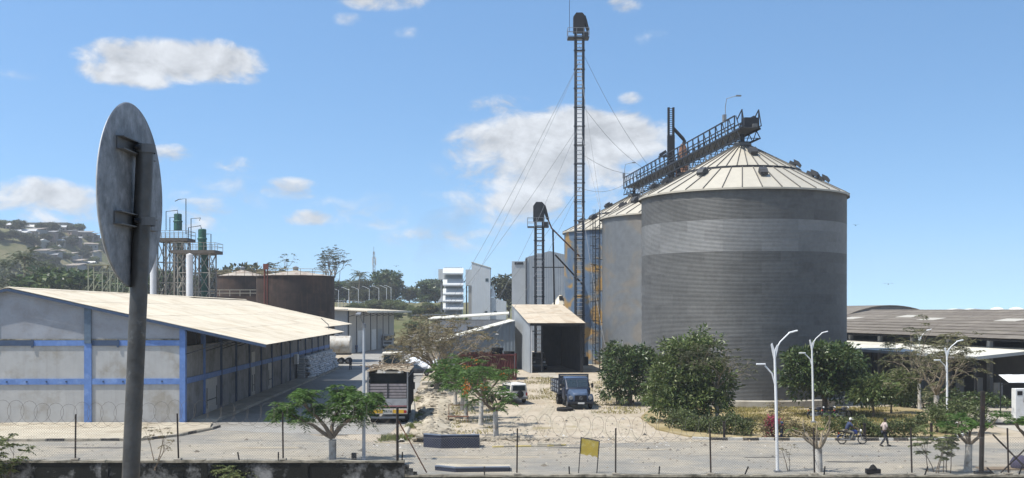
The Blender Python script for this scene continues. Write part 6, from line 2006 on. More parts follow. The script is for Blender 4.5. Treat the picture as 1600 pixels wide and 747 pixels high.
def tata_truck():
    Y = 80.5
    t = thing('cargo_truck', 'loaded cargo truck seen from behind with TATA on its tail, beside the grey lamp', 'truck', (XP(606, Y), Y, 0), .045)
    m_body = M('truck_slats', (.15, .145, .14), .8, var=.25, scale=3.0, col2=(.25, .23, .2), amt2=.4, scale2=1.5)
    hw, L = 1.45, 8.2
    MB().bx(-.45, -.3, .3, 9.6, .75, .98).build('chassis_rail', m_dark, t); MB().bx(.3, .45, .3, 9.6, .75, .98).build('chassis_rail', m_dark, t)
    MB().bx(-hw, hw, 0.05, L, 1.02, 1.16).build('cargo_floor', m_wood, t)
    # side walls: planks between stakes
    for s in (-1, 1):
        for i in range(6):
            MB().bx(s * hw - .025, s * hw + .025, .1, L, 1.2 + i * .36, 1.2 + i * .36 + .31).build('side_plank', m_body, t)
        for k in range(9):
            y = .12 + k * (L - .2) / 8
            MB().bx(s * (hw + .03), s * (hw + .085), y - .05, y + .05, 1.05, 3.5).build('side_stake', m_dark, t)
        MB().bx(s * hw - .03, s * hw + .03, .1, L, 3.42, 3.52).build('top_rail', m_steel, t)
    # tail: two slatted gates above a steel tailboard
    for s in (-1, 1):
        for i in range(5):
            MB().bx(min(s * .05, s * (hw - .08)), max(s * .05, s * (hw - .08)), -.01, .04, 1.98 + i * .215, 1.98 + i * .215 + .165).build('tail_slat', M('tail_slat_paint', (.26, .23, .23), .75, var=.2, scale=3.0), t)
        MB().bx(s * hw - .05, s * hw + .05, -.05, .08, 1.0, 3.9).build('tail_post', m_steel, t)
    MB().bx(-.05, .05, -.04, .06, 1.96, 3.05).build('tail_bar', m_dark, t)
    MB().bx(-hw + .06, hw - .06, -.04, .04, 1.30, 1.92).build('tailboard', M('tailboard_grey', (.33, .335, .34), .6, .2, var=.15, scale=3.0), t)
    MB().bx(-hw + .06, hw - .06, -.055, -.042, 1.34, 1.40).build('red_stripe', M('red_stripe', (.28, .03, .03), .6), t)
    bm = MB().bx(-hw, hw, -.10, .06, .78, 1.18).build('rear_beam', M('rear_beam_white', (.52, .50, .45), .6, var=.15, scale=2.0), t)
    for s in (-1, 1):
        MB().bx(s * .78 - .42, s * .78 + .42, -.125, -.102, .84, 1.10).build('yellow_panel', M('hazard_yellow', (.62, .36, .03), .55, var=.12), t)
        MB().bx(s * 1.28 - .1, s * 1.28 + .1, -.13, -.102, .86, 1.06).build('tail_lamp', M('tail_lamp_red', (.35, .02, .02), .3), t)
    text_part('TATA', .26, (0, -.112, .97), (math.pi / 2, 0, 0), m_black, t)
    MB().bx(-1.25, 1.25, -.02, .08, .45, .60).build('underrun_bar', m_steel, t)
    for s in (-1, 1):
        MB().bx(s * 1.05 - .28, s * 1.05 + .28, .75, .78, .25, .95).build('mud_flap', m_rubber, t)
        for y in (1.7, 3.0, 8.7): wheel(t, s * 1.13, y, .51, .30 if y > 8 else .52)
    # hooped cover: dark tarpaulin inside and a load of sacks and brushwood on top
    m_tp = M('tarpaulin', (.028, .03, .028), .85, var=.25, scale=2.0, bump=.3, bscale=5)
    MB().bx(-hw + .06, hw - .06, .9, .95, 1.2, 3.75).build('inner_curtain', m_tp, t)
    for s in (-1, 1): MB().bx(s * (hw - .02) - .015, s * (hw - .02) + .015, .1, L, 3.5, 3.85).build('cover_side', m_tp, t)
    r = random.Random(5); mb = MB(); nx, ny = 14, 24; V = []; F = []
    for j in range(ny + 1):
        for i in range(nx + 1):
            u = i / nx * 2 - 1; V.append((u * (hw + .1), .0 + L * j / ny, 3.86 + .18 * (1 - u * u) + r.uniform(-.05, .09)))
    for j in range(ny):
        for i in range(nx): F.append((j * (nx + 1) + i, j * (nx + 1) + i + 1, (j + 1) * (nx + 1) + i + 1, (j + 1) * (nx + 1) + i))
    mb.add(V, F).build('cover_top', M('faded_cover', (.34, .29, .21), .9, var=.3, scale=2.0, bump=.5, bscale=6, col2=(.20, .15, .10), amt2=.55, scale2=1.5), t, smooth=80)
    for k in range(40):
        a = Vector((r.uniform(-hw, hw), r.uniform(.1, L), 4.05)); d = Vector((r.uniform(-1, 1), r.uniform(-1, 1), r.uniform(-.05, .25))).normalized() * r.uniform(.5, 1.6)
        MB().tube([a, a + d * .5 + Vector((0, 0, .08)), a + d], .03, 4).build('brushwood', m_wood, t)
    # cab ahead
    MB().bx(-1.2, 1.2, 8.35, 10.1, 1.0, 3.0).build('cab', paint('truck_cab_white', (.6, .58, .52)), t, bevel=.12)
    MB().bx(-1.0, 1.0, 8.3, 8.345, 2.0, 2.6).build('cab_window', m_glass, t)
    for s in (-1, 1): MB().bx(s * 1.45 - .12, s * 1.45 + .12, 9.8, 9.9, 1.9, 2.5).build('mirror', m_dark, t)


tata_truck()


def blue_truck():
    Y = 93.0
    b = math.radians(7)
    t = thing('blue_truck', 'old blue bonneted flatbed truck with slatted sides facing the viewer', 'truck', (XP(906, Y), Y, gz1(5.8, 93)), math.pi + b)
    m_b = paint('truck_blue', (.010, .018, .04), .5, (.03, .045, .07), .4)
    m_lb = paint('truck_blue_sky_sheen', (.05, .08, .14), .45, (.08, .12, .19), .35)  # paler truck blue, sky reflection put into the colour of bonnet and roof
    # bonnet, wings, cab (front at y=0 -> negative backwards). local front = +y
    hull([(.42, .62, .48, .72, 1.05, 1.28), (.30, .74, .60, .66, 1.15, 1.42), (-.2, .80, .68, .66, 1.3, 1.55), (-.95, .92, .80, .66, 1.42, 1.66)]).build('bonnet', m_lb, t, smooth=50, bevel=.04)
    hull([(-.9, 1.03, .86, .7, 1.62, 1.70), (-1.02, 1.08, .92, .7, 1.7, 1.82), (-1.5, 1.12, 1.0, .7, 1.8, 2.46), (-1.75, 1.12, 1.0, .7, 1.8, 2.56), (-2.7, 1.12, 1.0, .7, 1.8, 2.56), (-2.85, 1.1, .95, .7, 1.8, 2.4)]).build('cab', m_b, t, smooth=50, bevel=.05)
    hull([(-1.52, 1.0, .92, 2.47, 2.52, 2.58), (-1.8, 1.02, .94, 2.52, 2.58, 2.68), (-2.6, 1.02, .94, 2.52, 2.58, 2.68), (-2.82, .98, .9, 2.44, 2.5, 2.58)]).build('cab_roof', m_lb, t, smooth=60)
    ws = MB(); ws.prism([(-.92, -1.02, 1.80), (.92, -1.02, 1.80), (.86, -1.475, 2.42), (-.86, -1.475, 2.42)], (0, .03, .02)); w = ws.build('windscreen', m_glass, t)
    MB().bar((0, -.98, 1.80), (0, -1.44, 2.43), .05).build('windscreen_bar', m_b, w)
    for s in (-1, 1):
        MB().prism([(s * 1.125, -1.2, 1.85), (s * 1.125, -2.35, 1.85), (s * 1.03, -2.3, 2.4), (s * 1.04, -1.6, 2.4)], (s * .012, 0, 0)).build('side_window', m_glass, t)
        d = MB().bx(s * 1.125 - .01, s * 1.125 + .012, -2.4, -1.15, .8, 1.78).build('door', m_b, t)
        MB().bx(s * 1.14 - .01, s * 1.14 + .02, -2.3, -2.12, 1.6, 1.64).build('handle', m_steel, d)
        # wing: arched guard over the front wheel
        f = MB(); n = 10
        for i in range(n):
            a0, a1 = math.pi * i / n, math.pi * (i + 1) / n
            p = lambda a, rr: (-.35 + rr * math.cos(a), .56 + rr * math.sin(a))
            f.prism([(s * .72, *p(a0, .66)), (s * .72, *p(a1, .66)), (s * .72, *p(a1, .72)), (s * .72, *p(a0, .72))], (s * .42, 0, 0))
        f.build('wing', m_b, t, smooth=50)
        MB().axle((s * .83, .2, 1.02), (s * .83, .40, 1.0), [(0, .10), (.6, .17), (1, .155), (1, .001)], 18).build('headlamp', M('lamp_lens', (.30, .32, .33), .15, var=.1, spec=.8), t, smooth=40)
        MB().axle((s * .83, .36, 1.0), (s * .83, .415, 1.0), [(0, .185), (1, .16), (1, .150)], 18).build('headlamp_rim', m_steel, t, smooth=40)
        MB().bx(s * 1.32 - .1, s * 1.32 + .1, -1.25, -1.2, 1.75, 2.15).build('mirror', m_dark, t)
        MB().bar((s * 1.1, -1.2, 2.0), (s * 1.3, -1.22, 2.0), .03).build('mirror_arm', m_dark, t)
    g = MB().bx(-.52, .52, .40, .45, .70, 1.22).build('grille', m_black, t)
    for i in range(7): MB().bx(-.5, .5, .452, .466, .74 + i * .066, .765 + i * .066).build('grille_bar', m_dark, g)
    em = MB(); em.tube([(.13 * math.cos(2 * math.pi * i / 20), .475, .98 + .13 * math.sin(2 * math.pi * i / 20)) for i in range(21)], .012, 5)
    for i in range(3):
        a = math.pi / 2 + 2 * math.pi * i / 3; em.bar((0, .475, .98), (.13 * math.cos(a), .475, .98 + .13 * math.sin(a)), .02)
    em.build('star_emblem', m_steel, g)
    MB().bx(-1.12, 1.12, .48, .62, .48, .68).build('bumper', m_dark, t, bevel=.03)
    MB().bx(-.28, .28, .622, .634, .50, .64).build('number_plate', m_white, t)
    for s in (-1, 1):
        wheel(t, s * .95, -.35, .50, .26); wheel(t, s * .93, -5.0, .50, .46)
    MB().bx(-.42, -.3, -7.2, .3, .62, .82).build('chassis_rail', m_dark, t); MB().bx(.3, .42, -7.2, .3, .62, .82).build('chassis_rail', m_dark, t)
    hb = 1.28
    m_bed = paint('bed_steel', (.028, .035, .05), .6, (.12, .12, .12), .3)
    MB().bx(-hb, hb, -7.4, -3.05, 1.05, 1.18).build('bed_floor', m_bed, t)
    for s in (-1, 1):
        for i in range(3): MB().bx(s * hb - .03, s * hb + .03, -7.4, -3.05, 1.24 + i * .36, 1.24 + i * .36 + .24).build('side_board', M('side_board_paint', (.17, .19, .22), .6, var=.2, scale=3.0), t)
        for k in range(5): MB().bx(s * (hb + .035), s * (hb + .09), -7.35 + k * 1.06, -7.25 + k * 1.06, 1.06, 2.3).build('side_stake', m_bed, t)
    for i in range(4): MB().bx(-hb, hb, -3.06, -3.0, 1.24 + i * .42, 1.24 + i * .42 + .2).build('headboard_slat', m_bed, t)
    for s in (-1, 1): MB().bx(s * hb - .06, s * hb + .06, -3.1, -2.98, 1.06, 2.85).build('headboard_post', m_bed, t)
    MB().bx(-hb, hb, -3.08, -3.0, 2.72, 2.86).build('headboard_rail', m_bed, t)
    for i in range(3): MB().bx(-hb, hb, -7.44, -7.38, 1.24 + i * .36, 1.24 + i * .36 + .24).build('tail_board', m_bed, t)


blue_truck()


def suv():
    x, y = XP(799, 99), 99.0
    t = thing('white_suv', 'dusty white off-road car seen from behind beside the maroon container', 'car', (x, y, gz1(x, y)), .34)
    m_w = paint('suv_white', (.62, .61, .57), .4, (.42, .37, .29), .4)
    hull([(-2.05, .80, .76, .45, .75, .98), (-2.0, .84, .80, .40, .8, 1.05), (.8, .85, .80, .40, .85, 1.05), (1.0, .84, .78, .40, .85, 1.02), (1.95, .80, .68, .42, .75, .92), (2.08, .74, .6, .5, .7, .85)]).build('body', m_w, t, smooth=40, bevel=.04)
    hull([(-2.02, .80, .70, 1.04, 1.08, 1.70), (-1.88, .80, .68, 1.04, 1.08, 1.80), (.1, .80, .68, 1.04, 1.08, 1.80), (.95, .78, .64, 1.00, 1.03, 1.06)]).build('cabin', m_w, t, smooth=40, bevel=.03)
    MB().prism([(-.62, -2.075, 1.16), (.62, -2.075, 1.16), (.56, -2.045, 1.62), (-.56, -2.045, 1.62)], (0, .03, 0)).build('rear_window', m_glass, t)
    for s in (-1, 1):
        for (a, b) in ((-1.75, -.95), (-.88, -.05), (.02, .55)):
            MB().prism([(s * .80, a, 1.12), (s * .80, b, 1.12), (s * .715, b - (.25 if b > .3 else 0), 1.62), (s * .715, a, 1.62)], (s * .012, 0, 0)).build('side_window', m_glass, t)
        for (a, b) in ((-.92, -.05), (.0, .95)):
            d = MB().bx(s * .855 - .008, s * .855 + .006, a, b, .5, 1.02).build('door', m_w, t)
            MB().bx(s * .865 - .01, s * .865 + .015, a + .06, a + .2, .9, .93).build('handle', m_dark, d)
        MB().bx(s * .72 - .07, s * .72 + .07, -2.09, -2.03, .72, 1.0).build('tail_lamp', MATS['tail_lamp_red'], t)
        MB().bx(s * .95 - .06, s * .95 + .06, .75, .83, 1.05, 1.2).build('mirror', m_dark, t)
        for yy in (-1.25, 1.3): wheel(t, s * .74, yy, .34, .22)
    MB().bx(-.82, .82, -2.16, -2.03, .42, .58).build('rear_bumper', M('bumper_grey', (.16, .16, .16), .6), t, bevel=.02)
    MB().bx(-.26, .26, -2.10, -2.07, .76, .88).build('number_plate', M('plate_yellow', (.6, .5, .1), .5), t)
    MB().axle((.1, -2.2, .86), (.1, -2.08, .86), [(0, .001), (0, .28), (.2, .31), (.8, .31), (1, .28)], 18).build('spare_wheel', m_rubber, t, smooth=40)
    for s in (-1, 1): MB().bar((s * .6, -1.6, 1.85), (s * .6, 0, 1.85), .04).build('roof_rail', m_dark, t)


suv()


def cab_truck(name, label, x, y, z, rz, col, H=3.2, W=2.45, bed='box', bedcol=None, bedL=5.0):
    """forward control lorry, front at +y end"""
    t = thing(name, label, 'truck', (x, y, z), rz)
    m_c = paint(name + '_paint_' + label[:6].strip(), col, .45)
    w = W / 2
    hull([(0, w, w * .94, .6, 1.7, H - .12), (-.15, w, w * .92, .6, 1.7, H), (-1.75, w, w * .92, .6, 1.7, H), (-1.85, w, w * .92, .6, 1.7, H - .1)]).build('cab', m_c, t, smooth=40, bevel=.06)
    ws = MB().prism([(-w * .84, .012, 1.75), (w * .84, .012, 1.75), (w * .78, .005, H - .35), (-w * .78, .005, H - .35)], (0, .02, 0)).build('windscreen', m_glass, t)
    for s in (-1, 1): MB().bar((s * .2, .045, 1.78), (s * .55, .045, 2.25), .03).build('wiper', m_black, ws)
    MB().bx(-w * .7, w * .7, .01, .04, 1.0, 1.35).build('grille', m_black, t)
    for s in (-1, 1):
        MB().bx(s * w * .74 - .16, s * w * .74 + .16, .02, .06, .72, .92).build('headlamp', m_white, t)
        MB().bx(s * (w + .22) - .1, s * (w + .22) + .1, -.2, -.12, 1.75, 2.35).build('mirror', m_black, t)
        MB().bar((s * w, -.15, 2.3), (s * (w + .2), -.16, 2.3), .03).build('mirror_arm', m_black, t)
        MB().prism([(s * w * 1.005, -.3, 1.75), (s * w * 1.005, -1.3, 1.75), (s * w * .95, -1.3, H - .35), (s * w * .95, -.4, H - .35)], (s * .01, 0, 0)).build('side_window', m_glass, t)
        for yy in (-.8, -bedL * .85 - 1.4): wheel(t, s * (w - .2), yy, .48, .28)
    MB().bx(-w, w, -.05, .12, .45, .68).build('bumper', m_c, t, bevel=.03)
    MB().bx(-.4, .4, -bedL - 2.1, -.3, .6, .85).build('chassis', m_dark, t)
    mb_ = paint('bedpaint_' + name + label[:5].strip(), bedcol or (.3, .3, .3), .6)
    if bed == 'box': MB().bx(-w, w, -bedL - 2.1, -2.05, 1.0, H + .2).build('cargo_box', mb_, t, bevel=.03)
    else:
        MB().bx(-w, w, -bedL - 2.1, -2.05, .95, 1.1).build('bed_floor', mb_, t)
        for s in (-1, 1):
            for i in range(3): MB().bx(s * w - .03, s * w + .03, -bedL - 2.1, -2.05, 1.15 + i * .3, 1.38 + i * .3).build('side_board', mb_, t)
        MB().bx(-w, w, -2.1, -2.04, 1.1, H - .2).build('headboard', mb_, t)
        MB().bx(-w + .1, w - .1, -bedL - 2.0, -2.2, 1.12, 1.9).build('load', M('straw_load', (.40, .34, .24), .9, var=.3, scale=2.0, bump=.5), t)
    return t


cab_truck('parked_lorry', 'cream lorry cab facing the viewer just beyond the loaded truck', XP(612, 134), 134, 0, math.pi - .04, (.55, .51, .42), 3.35, 2.5, 'flat')
cab_truck('parked_lorry', 'pale lorry parked under the far warehouse eave', XP(606, 246), 246, 0, math.pi + .1, (.48, .48, .46), 3.1, 2.4, 'flat', (.35, .33, .3))
cab_truck('parked_lorry', 'distant lorry with a blue top beside the green slope', XP(646, 236), 236, 0, .15, (.10, .2, .34), 3.2, 2.5, 'box', (.46, .43, .38), 5.5)


def sedan(name, label, x, y, z, rz, col):
    t = thing(name, label, 'car', (x, y, z), rz)
    m_c = paint(name + '_paint', col, .3, (.12, .11, .1), .25)
    hull([(-2.1, .78, .7, .42, .7, .88), (-1.95, .84, .78, .32, .75, .93), (1.2, .85, .78, .32, .75, .92), (2.0, .82, .70, .34, .65, .80), (2.15, .74, .6, .42, .6, .72)]).build('body', m_c, t, smooth=40, bevel=.04)
    hull([(-1.7, .76, .70, .90, .92, .96), (-1.1, .76, .62, .90, .94, 1.38), (.1, .76, .62, .90, .94, 1.42), (.95, .76, .66, .88, .91, .95)]).build('cabin', m_glass, t, smooth=40)
    hull([(-1.1, .64, .60, 1.375, 1.39, 1.41), (.12, .64, .60, 1.415, 1.43, 1.45)]).build('roof', m_c, t, smooth=40)
    for s in (-1, 1):
        for yy in (-1.3, 1.35): wheel(t, s * .74, yy, .31, .2)
        MB().bx(s * .6 - .14, s * .6 + .14, 2.08, 2.14, .58, .7).build('headlamp', m_white, t)
        MB().bx(s * .6 - .14, s * .6 + .14, -2.12, -2.06, .68, .82).build('tail_lamp', MATS['tail_lamp_red'], t)
        MB().bar((s * .80, -.5, .93), (s * .64, -.48, 1.4), .06).build('door_pillar', m_c, t)
    return t


sedan('dark_sedan', 'dark sedan parked sideways across the ditch culvert behind the loaded truck', XP(650, 141), 141, .05, -1.45, (.02, .022, .026))


def jeep_in_shed():
    x, y = 3.2, 127.5
    t = thing('shed_truck', 'dark pickup parked in the shade inside the open shed', 'truck', (x, y, 1.52), math.pi + .1)
    m_c = paint('shed_truck_paint', (.03, .032, .035), .4)
    hull([(0, .85, .78, .55, .9, 1.15), (-1.2, .9, .84, .5, 1.0, 1.22)]).build('bonnet', m_c, t, smooth=40, bevel=.04)
    hull([(-1.15, .9, .86, .5, 1.2, 1.3), (-1.6, .9, .8, .5, 1.2, 1.95), (-2.7, .9, .8, .5, 1.2, 1.98), (-2.8, .9, .8, .5, 1.2, 1.7)]).build('cab', m_c, t, smooth=40, bevel=.04)
    MB().prism([(-.78, -1.17, 1.33), (.78, -1.17, 1.33), (.72, -1.5, 1.86), (-.72, -1.5, 1.86)], (0, .03, 0)).build('windscreen', m_glass, t)
    for s in (-1, 1):
        MB().bx(s * .6 - .14, s * .6 + .14, .0, .06, .78, 1.0).build('headlamp', m_white, t)
        for yy in (-.6, -3.9): wheel(t, s * .8, yy, .38, .24)
    MB().bx(-.95, .95, -4.9, -2.85, .7, 1.3).build('bed', m_c, t)
    MB().bx(-.9, .9, .02, .16, .45, .62).build('bumper', m_steel, t)


jeep_in_shed()


def tank_body():
    p = (XP(526, 173), 173)
    t = thing('tank_trailer', 'white rounded tank trailer parked at the end of the warehouse canopy', 'trailer', (p[0], p[1], 0), math.pi / 2 + .05)
    R, L = 1.5, 4.6; zc = 2.95
    m_tt = paint('tank_trailer_white', (.52, .50, .45), .5, (.34, .28, .2), .5)
    MB().axle((0, -L / 2, zc), (0, L / 2, zc), [(0, .001), (0, R * .9), (.03, R), (.33, R), (.335, R + .03), (.345, R + .03), (.35, R), (.66, R), (.665, R + .03), (.675, R + .03), (.68, R), (.97, R), (1, R * .9), (1, .001)], 28).build('tank', m_tt, t, smooth=30)
    MB().bx(-.8, .8, -L / 2, L / 2, 1.45, 1.75).build('frame', m_dark, t)
    for s in (-1, 1):
        for yy in (-1.9, -.7): wheel(t, s * .95, yy, .5, .3)
        MB().bar((s * .6, 2.2, .05), (s * .6, 2.2, 1.5), .12).build('stand', m_dark, t)
        MB().bar((s * .7, -L / 2 + .3, 1.7), (s * 1.2, -L / 2 + .3, zc - .6), .12).build('saddle', m_dark, t)
        MB().bar((s * .7, L / 2 - .3, 1.7), (s * 1.2, L / 2 - .3, zc - .6), .12).build('saddle', m_dark, t)
    MB().lathe([(.35, zc + R - .05), (.35, zc + R + .15), (.01, zc + R + .2)], 14).build('hatch', m_steel, t)


tank_body()


# ------------------------------------------------------------------ container and tyres
def container():
    x1, Y = XP(806, 110.5), 110.5; zb = gz1(-1, 110.5)
    L, W, H = 6.05, 2.44, 2.59
    t = thing('shipping_container', 'maroon corrugated shipping container with old tyres on its roof', 'container', (x1 - L / 2, Y + W / 2, zb), -.03)
    def corr(n, ln):
        pts = []
        for i in range(n):
            a = ln * i / n; d = ln / n
            pts += [(a + d * .1, 0), (a + d * .35, .045), (a + d * .6, .045), (a + d * .85, 0)]
        return pts
    for s in (-1, 1):
        pr = corr(20, L - .3); mb = MB(); V = []; F = []
        for (a, d) in pr: V += [(a - L / 2 + .15, s * (W / 2 - .06 + d * 0) - s * d, .18), (a - L / 2 + .15, s * (W / 2 - .06) - s * d, H - .14)]
        for i in range(len(pr) - 1): F.append((i * 2, i * 2 + 2, i * 2 + 3, i * 2 + 1))
        mb.add(V, F); mb.build('side_panel', m_maroon, t)
        MB().bx(-L / 2, L / 2, s * W / 2 - .06, s * W / 2 + .06, H - .14, H).build('top_rail', m_maroon, t)
        MB().bx(-L / 2, L / 2, s * W / 2 - .06, s * W / 2 + .06, 0, .18).build('bottom_rail', m_maroon, t)
        for e in (-1, 1): MB().bx(e * L / 2 - .08, e * L / 2 + .08, s * W / 2 - .08, s * W / 2 + .08, 0, H).build('corner_post', m_maroon, t)
    for e in (-1, 1): MB().bx(e * L / 2 - .03, e * L / 2 + .03, -W / 2 + .09, W / 2 - .09, .1, H - .1).build('end_wall', m_maroon, t)
    MB().bx(-L / 2 + .05, L / 2 - .05, -W / 2 + .07, W / 2 - .07, H - .06, H - .02).build('roof', m_maroon, t)
    return (x1 - L / 2, Y + W / 2, zb + H)


CT = container()


def tyre(name, label, loc, r=.52, w=.28, flat=True, rot=(0, 0, 0)):
    o = MB().axle((0, 0, -w / 2), (0, 0, w / 2), [(0, r * .58), (0, r * .92), (.12, r), (.5, r * 1.01), (.88, r), (1, r * .92), (1, r * .58), (.5, r * .55), (0, r * .58)], 24).build(name, m_rubber, None, loc, smooth=40)
    o.rotation_euler = rot
    return tag(o, label, 'tyre')


tyre('old_tyre', 'upper tyre of the pair stacked on the maroon container', (CT[0] + 1.15, CT[1] - .4, CT[2] + .50), .60, .30)
tyre('old_tyre', 'lower tyre of the pair stacked on the maroon container', (CT[0] + 1.05, CT[1] - .35, CT[2] + .17), .60, .32)
tyre('old_tyre', 'single tyre lying at the right end of the container roof', (CT[0] + 2.35, CT[1] - .5, CT[2] + .15), .55, .28)
tyre('ground_tyre', 'flat tyre lying on the sand in front of the blue truck', (XP(883, 91.5), 91.5, gz1(4.4, 91.5) + .14), .72, .28)
rk2 = MB(); rr_ = random.Random(8)
for i in range(7): rk2.box((CT[0] - 2.5 + i * .5, CT[1] - .6 + rr_.uniform(-.2, .2), CT[2] + .1), (.4, .3, .2 + rr_.uniform(0, .15)), rr_.uniform(0, 1))
tag(rk2.build('scrap_heap', m_rust), 'low heap of rusty scrap on the container roof left of the tyres', 'scrap')


# ------------------------------------------------------------------ sack stack beside the warehouse
def sack_mesh(seed):
    r = random.Random(seed); V = []; F = []; n, m = 7, 8
    for i in range(n + 1):
        u = i / n * 2 - 1; prof = (1 - abs(u) ** 4) ** .5 * .9 + .1
        for j in range(m):
            a = 2 * math.pi * j / m
            ca, sa = math.cos(a), math.sin(a)
            sq = lambda c: math.copysign(abs(c) ** .6, c)
            V.append((u * .42 + r.uniform(-.02, .02), sq(ca) * .27 * (.8 + .2 * prof) + r.uniform(-.015, .015), .15 + sq(sa) * .14 * prof + r.uniform(-.012, .012)))
    for i in range(n):
        for j in range(m): F.append((i * m + j, i * m + (j + 1) % m, (i + 1) * m + (j + 1) % m, (i + 1) * m + j))
    F += [tuple(range(m - 1, -1, -1)), tuple(n * m + j for j in range(m))]
    me = bpy.data.meshes.new('sack'); me.from_pydata(V, [], F); me.polygons.foreach_set('use_smooth', [True] * len(F)); me.update(); me.materials.append(m_rope)
    return me


def sacks():
    r = random.Random(77); ms = [sack_mesh(i) for i in range(5)]
    n = 0
    for row in range(10):
        zc = .24 + row * .265
        cols = 27 - (row > 7) * 3
        for c in range(cols):
            # front face of the stack, stepping back as it rises
            y = 52.0 + c * .98 + (row % 2) * .45 + r.uniform(-.1, .1)
            p = wh(1.75 - row * .06 + r.uniform(-.12, .12), y, zc + r.uniform(-.03, .03))
            o = bpy.data.objects.new('grain_sack', ms[r.randrange(5)]); C.objects.link(o); o.location = p
            o.rotation_euler = (r.uniform(-.15, .15), r.uniform(-.15, .15), math.pi / 2 + .038 + r.uniform(-.3, .3) + (math.pi / 2 if r.random() < .3 else 0))
            tag(o, 'white woven sack in the long stack against the warehouse wall', 'sack', 'white sacks stacked along the warehouse'); n += 1
    # the body of the stack behind its face
    t = thing('sack_core', 'white sacks at the back of the long stack, hard against the wall', 'sack stack', wh(.7, 65))
    t.rotation_euler = (0, 0, .038)
    V = []; F = []; k = 0; mb = MB()
    for row in range(9):
        for c in range(20): mb.box((r.uniform(-.05, .05), -13 + c * 1.35, .36 + row * .28), (.95, 1.25, .25), r.uniform(-.06, .06))
    tag(mb.build('stacked_sacks', m_rope, t, bevel=.07), kind='stuff')


sacks()


# ------------------------------------------------------------------ ditch, stone bank, rubble
def stone_mesh(seed):
    r = random.Random(seed); V = []; F = []
    import itertools
    ph = (1 + 5 ** .5) / 2
    pts = [(-1, ph, 0), (1, ph, 0), (-1, -ph, 0), (1, -ph, 0), (0, -1, ph), (0, 1, ph), (0, -1, -ph), (0, 1, -ph), (ph, 0, -1), (ph, 0, 1), (-ph, 0, -1), (-ph, 0, 1)]
    fc = [(0, 11, 5), (0, 5, 1), (0, 1, 7), (0, 7, 10), (0, 10, 11), (1, 5, 9), (5, 11, 4), (11, 10, 2), (10, 7, 6), (7, 1, 8), (3, 9, 4), (3, 4, 2), (3, 2, 6), (3, 6, 8), (3, 8, 9), (4, 9, 5), (2, 4, 11), (6, 2, 10), (8, 6, 7), (9, 8, 1)]
    V = [(p[0] * .5 * r.uniform(.75, 1.2), p[1] * .5 * r.uniform(.75, 1.2), p[2] * .42 * r.uniform(.7, 1.1)) for p in pts]
    me = bpy.data.meshes.new('stone'); me.from_pydata(V, [], fc); me.update(); me.materials.append(m_stone); return me


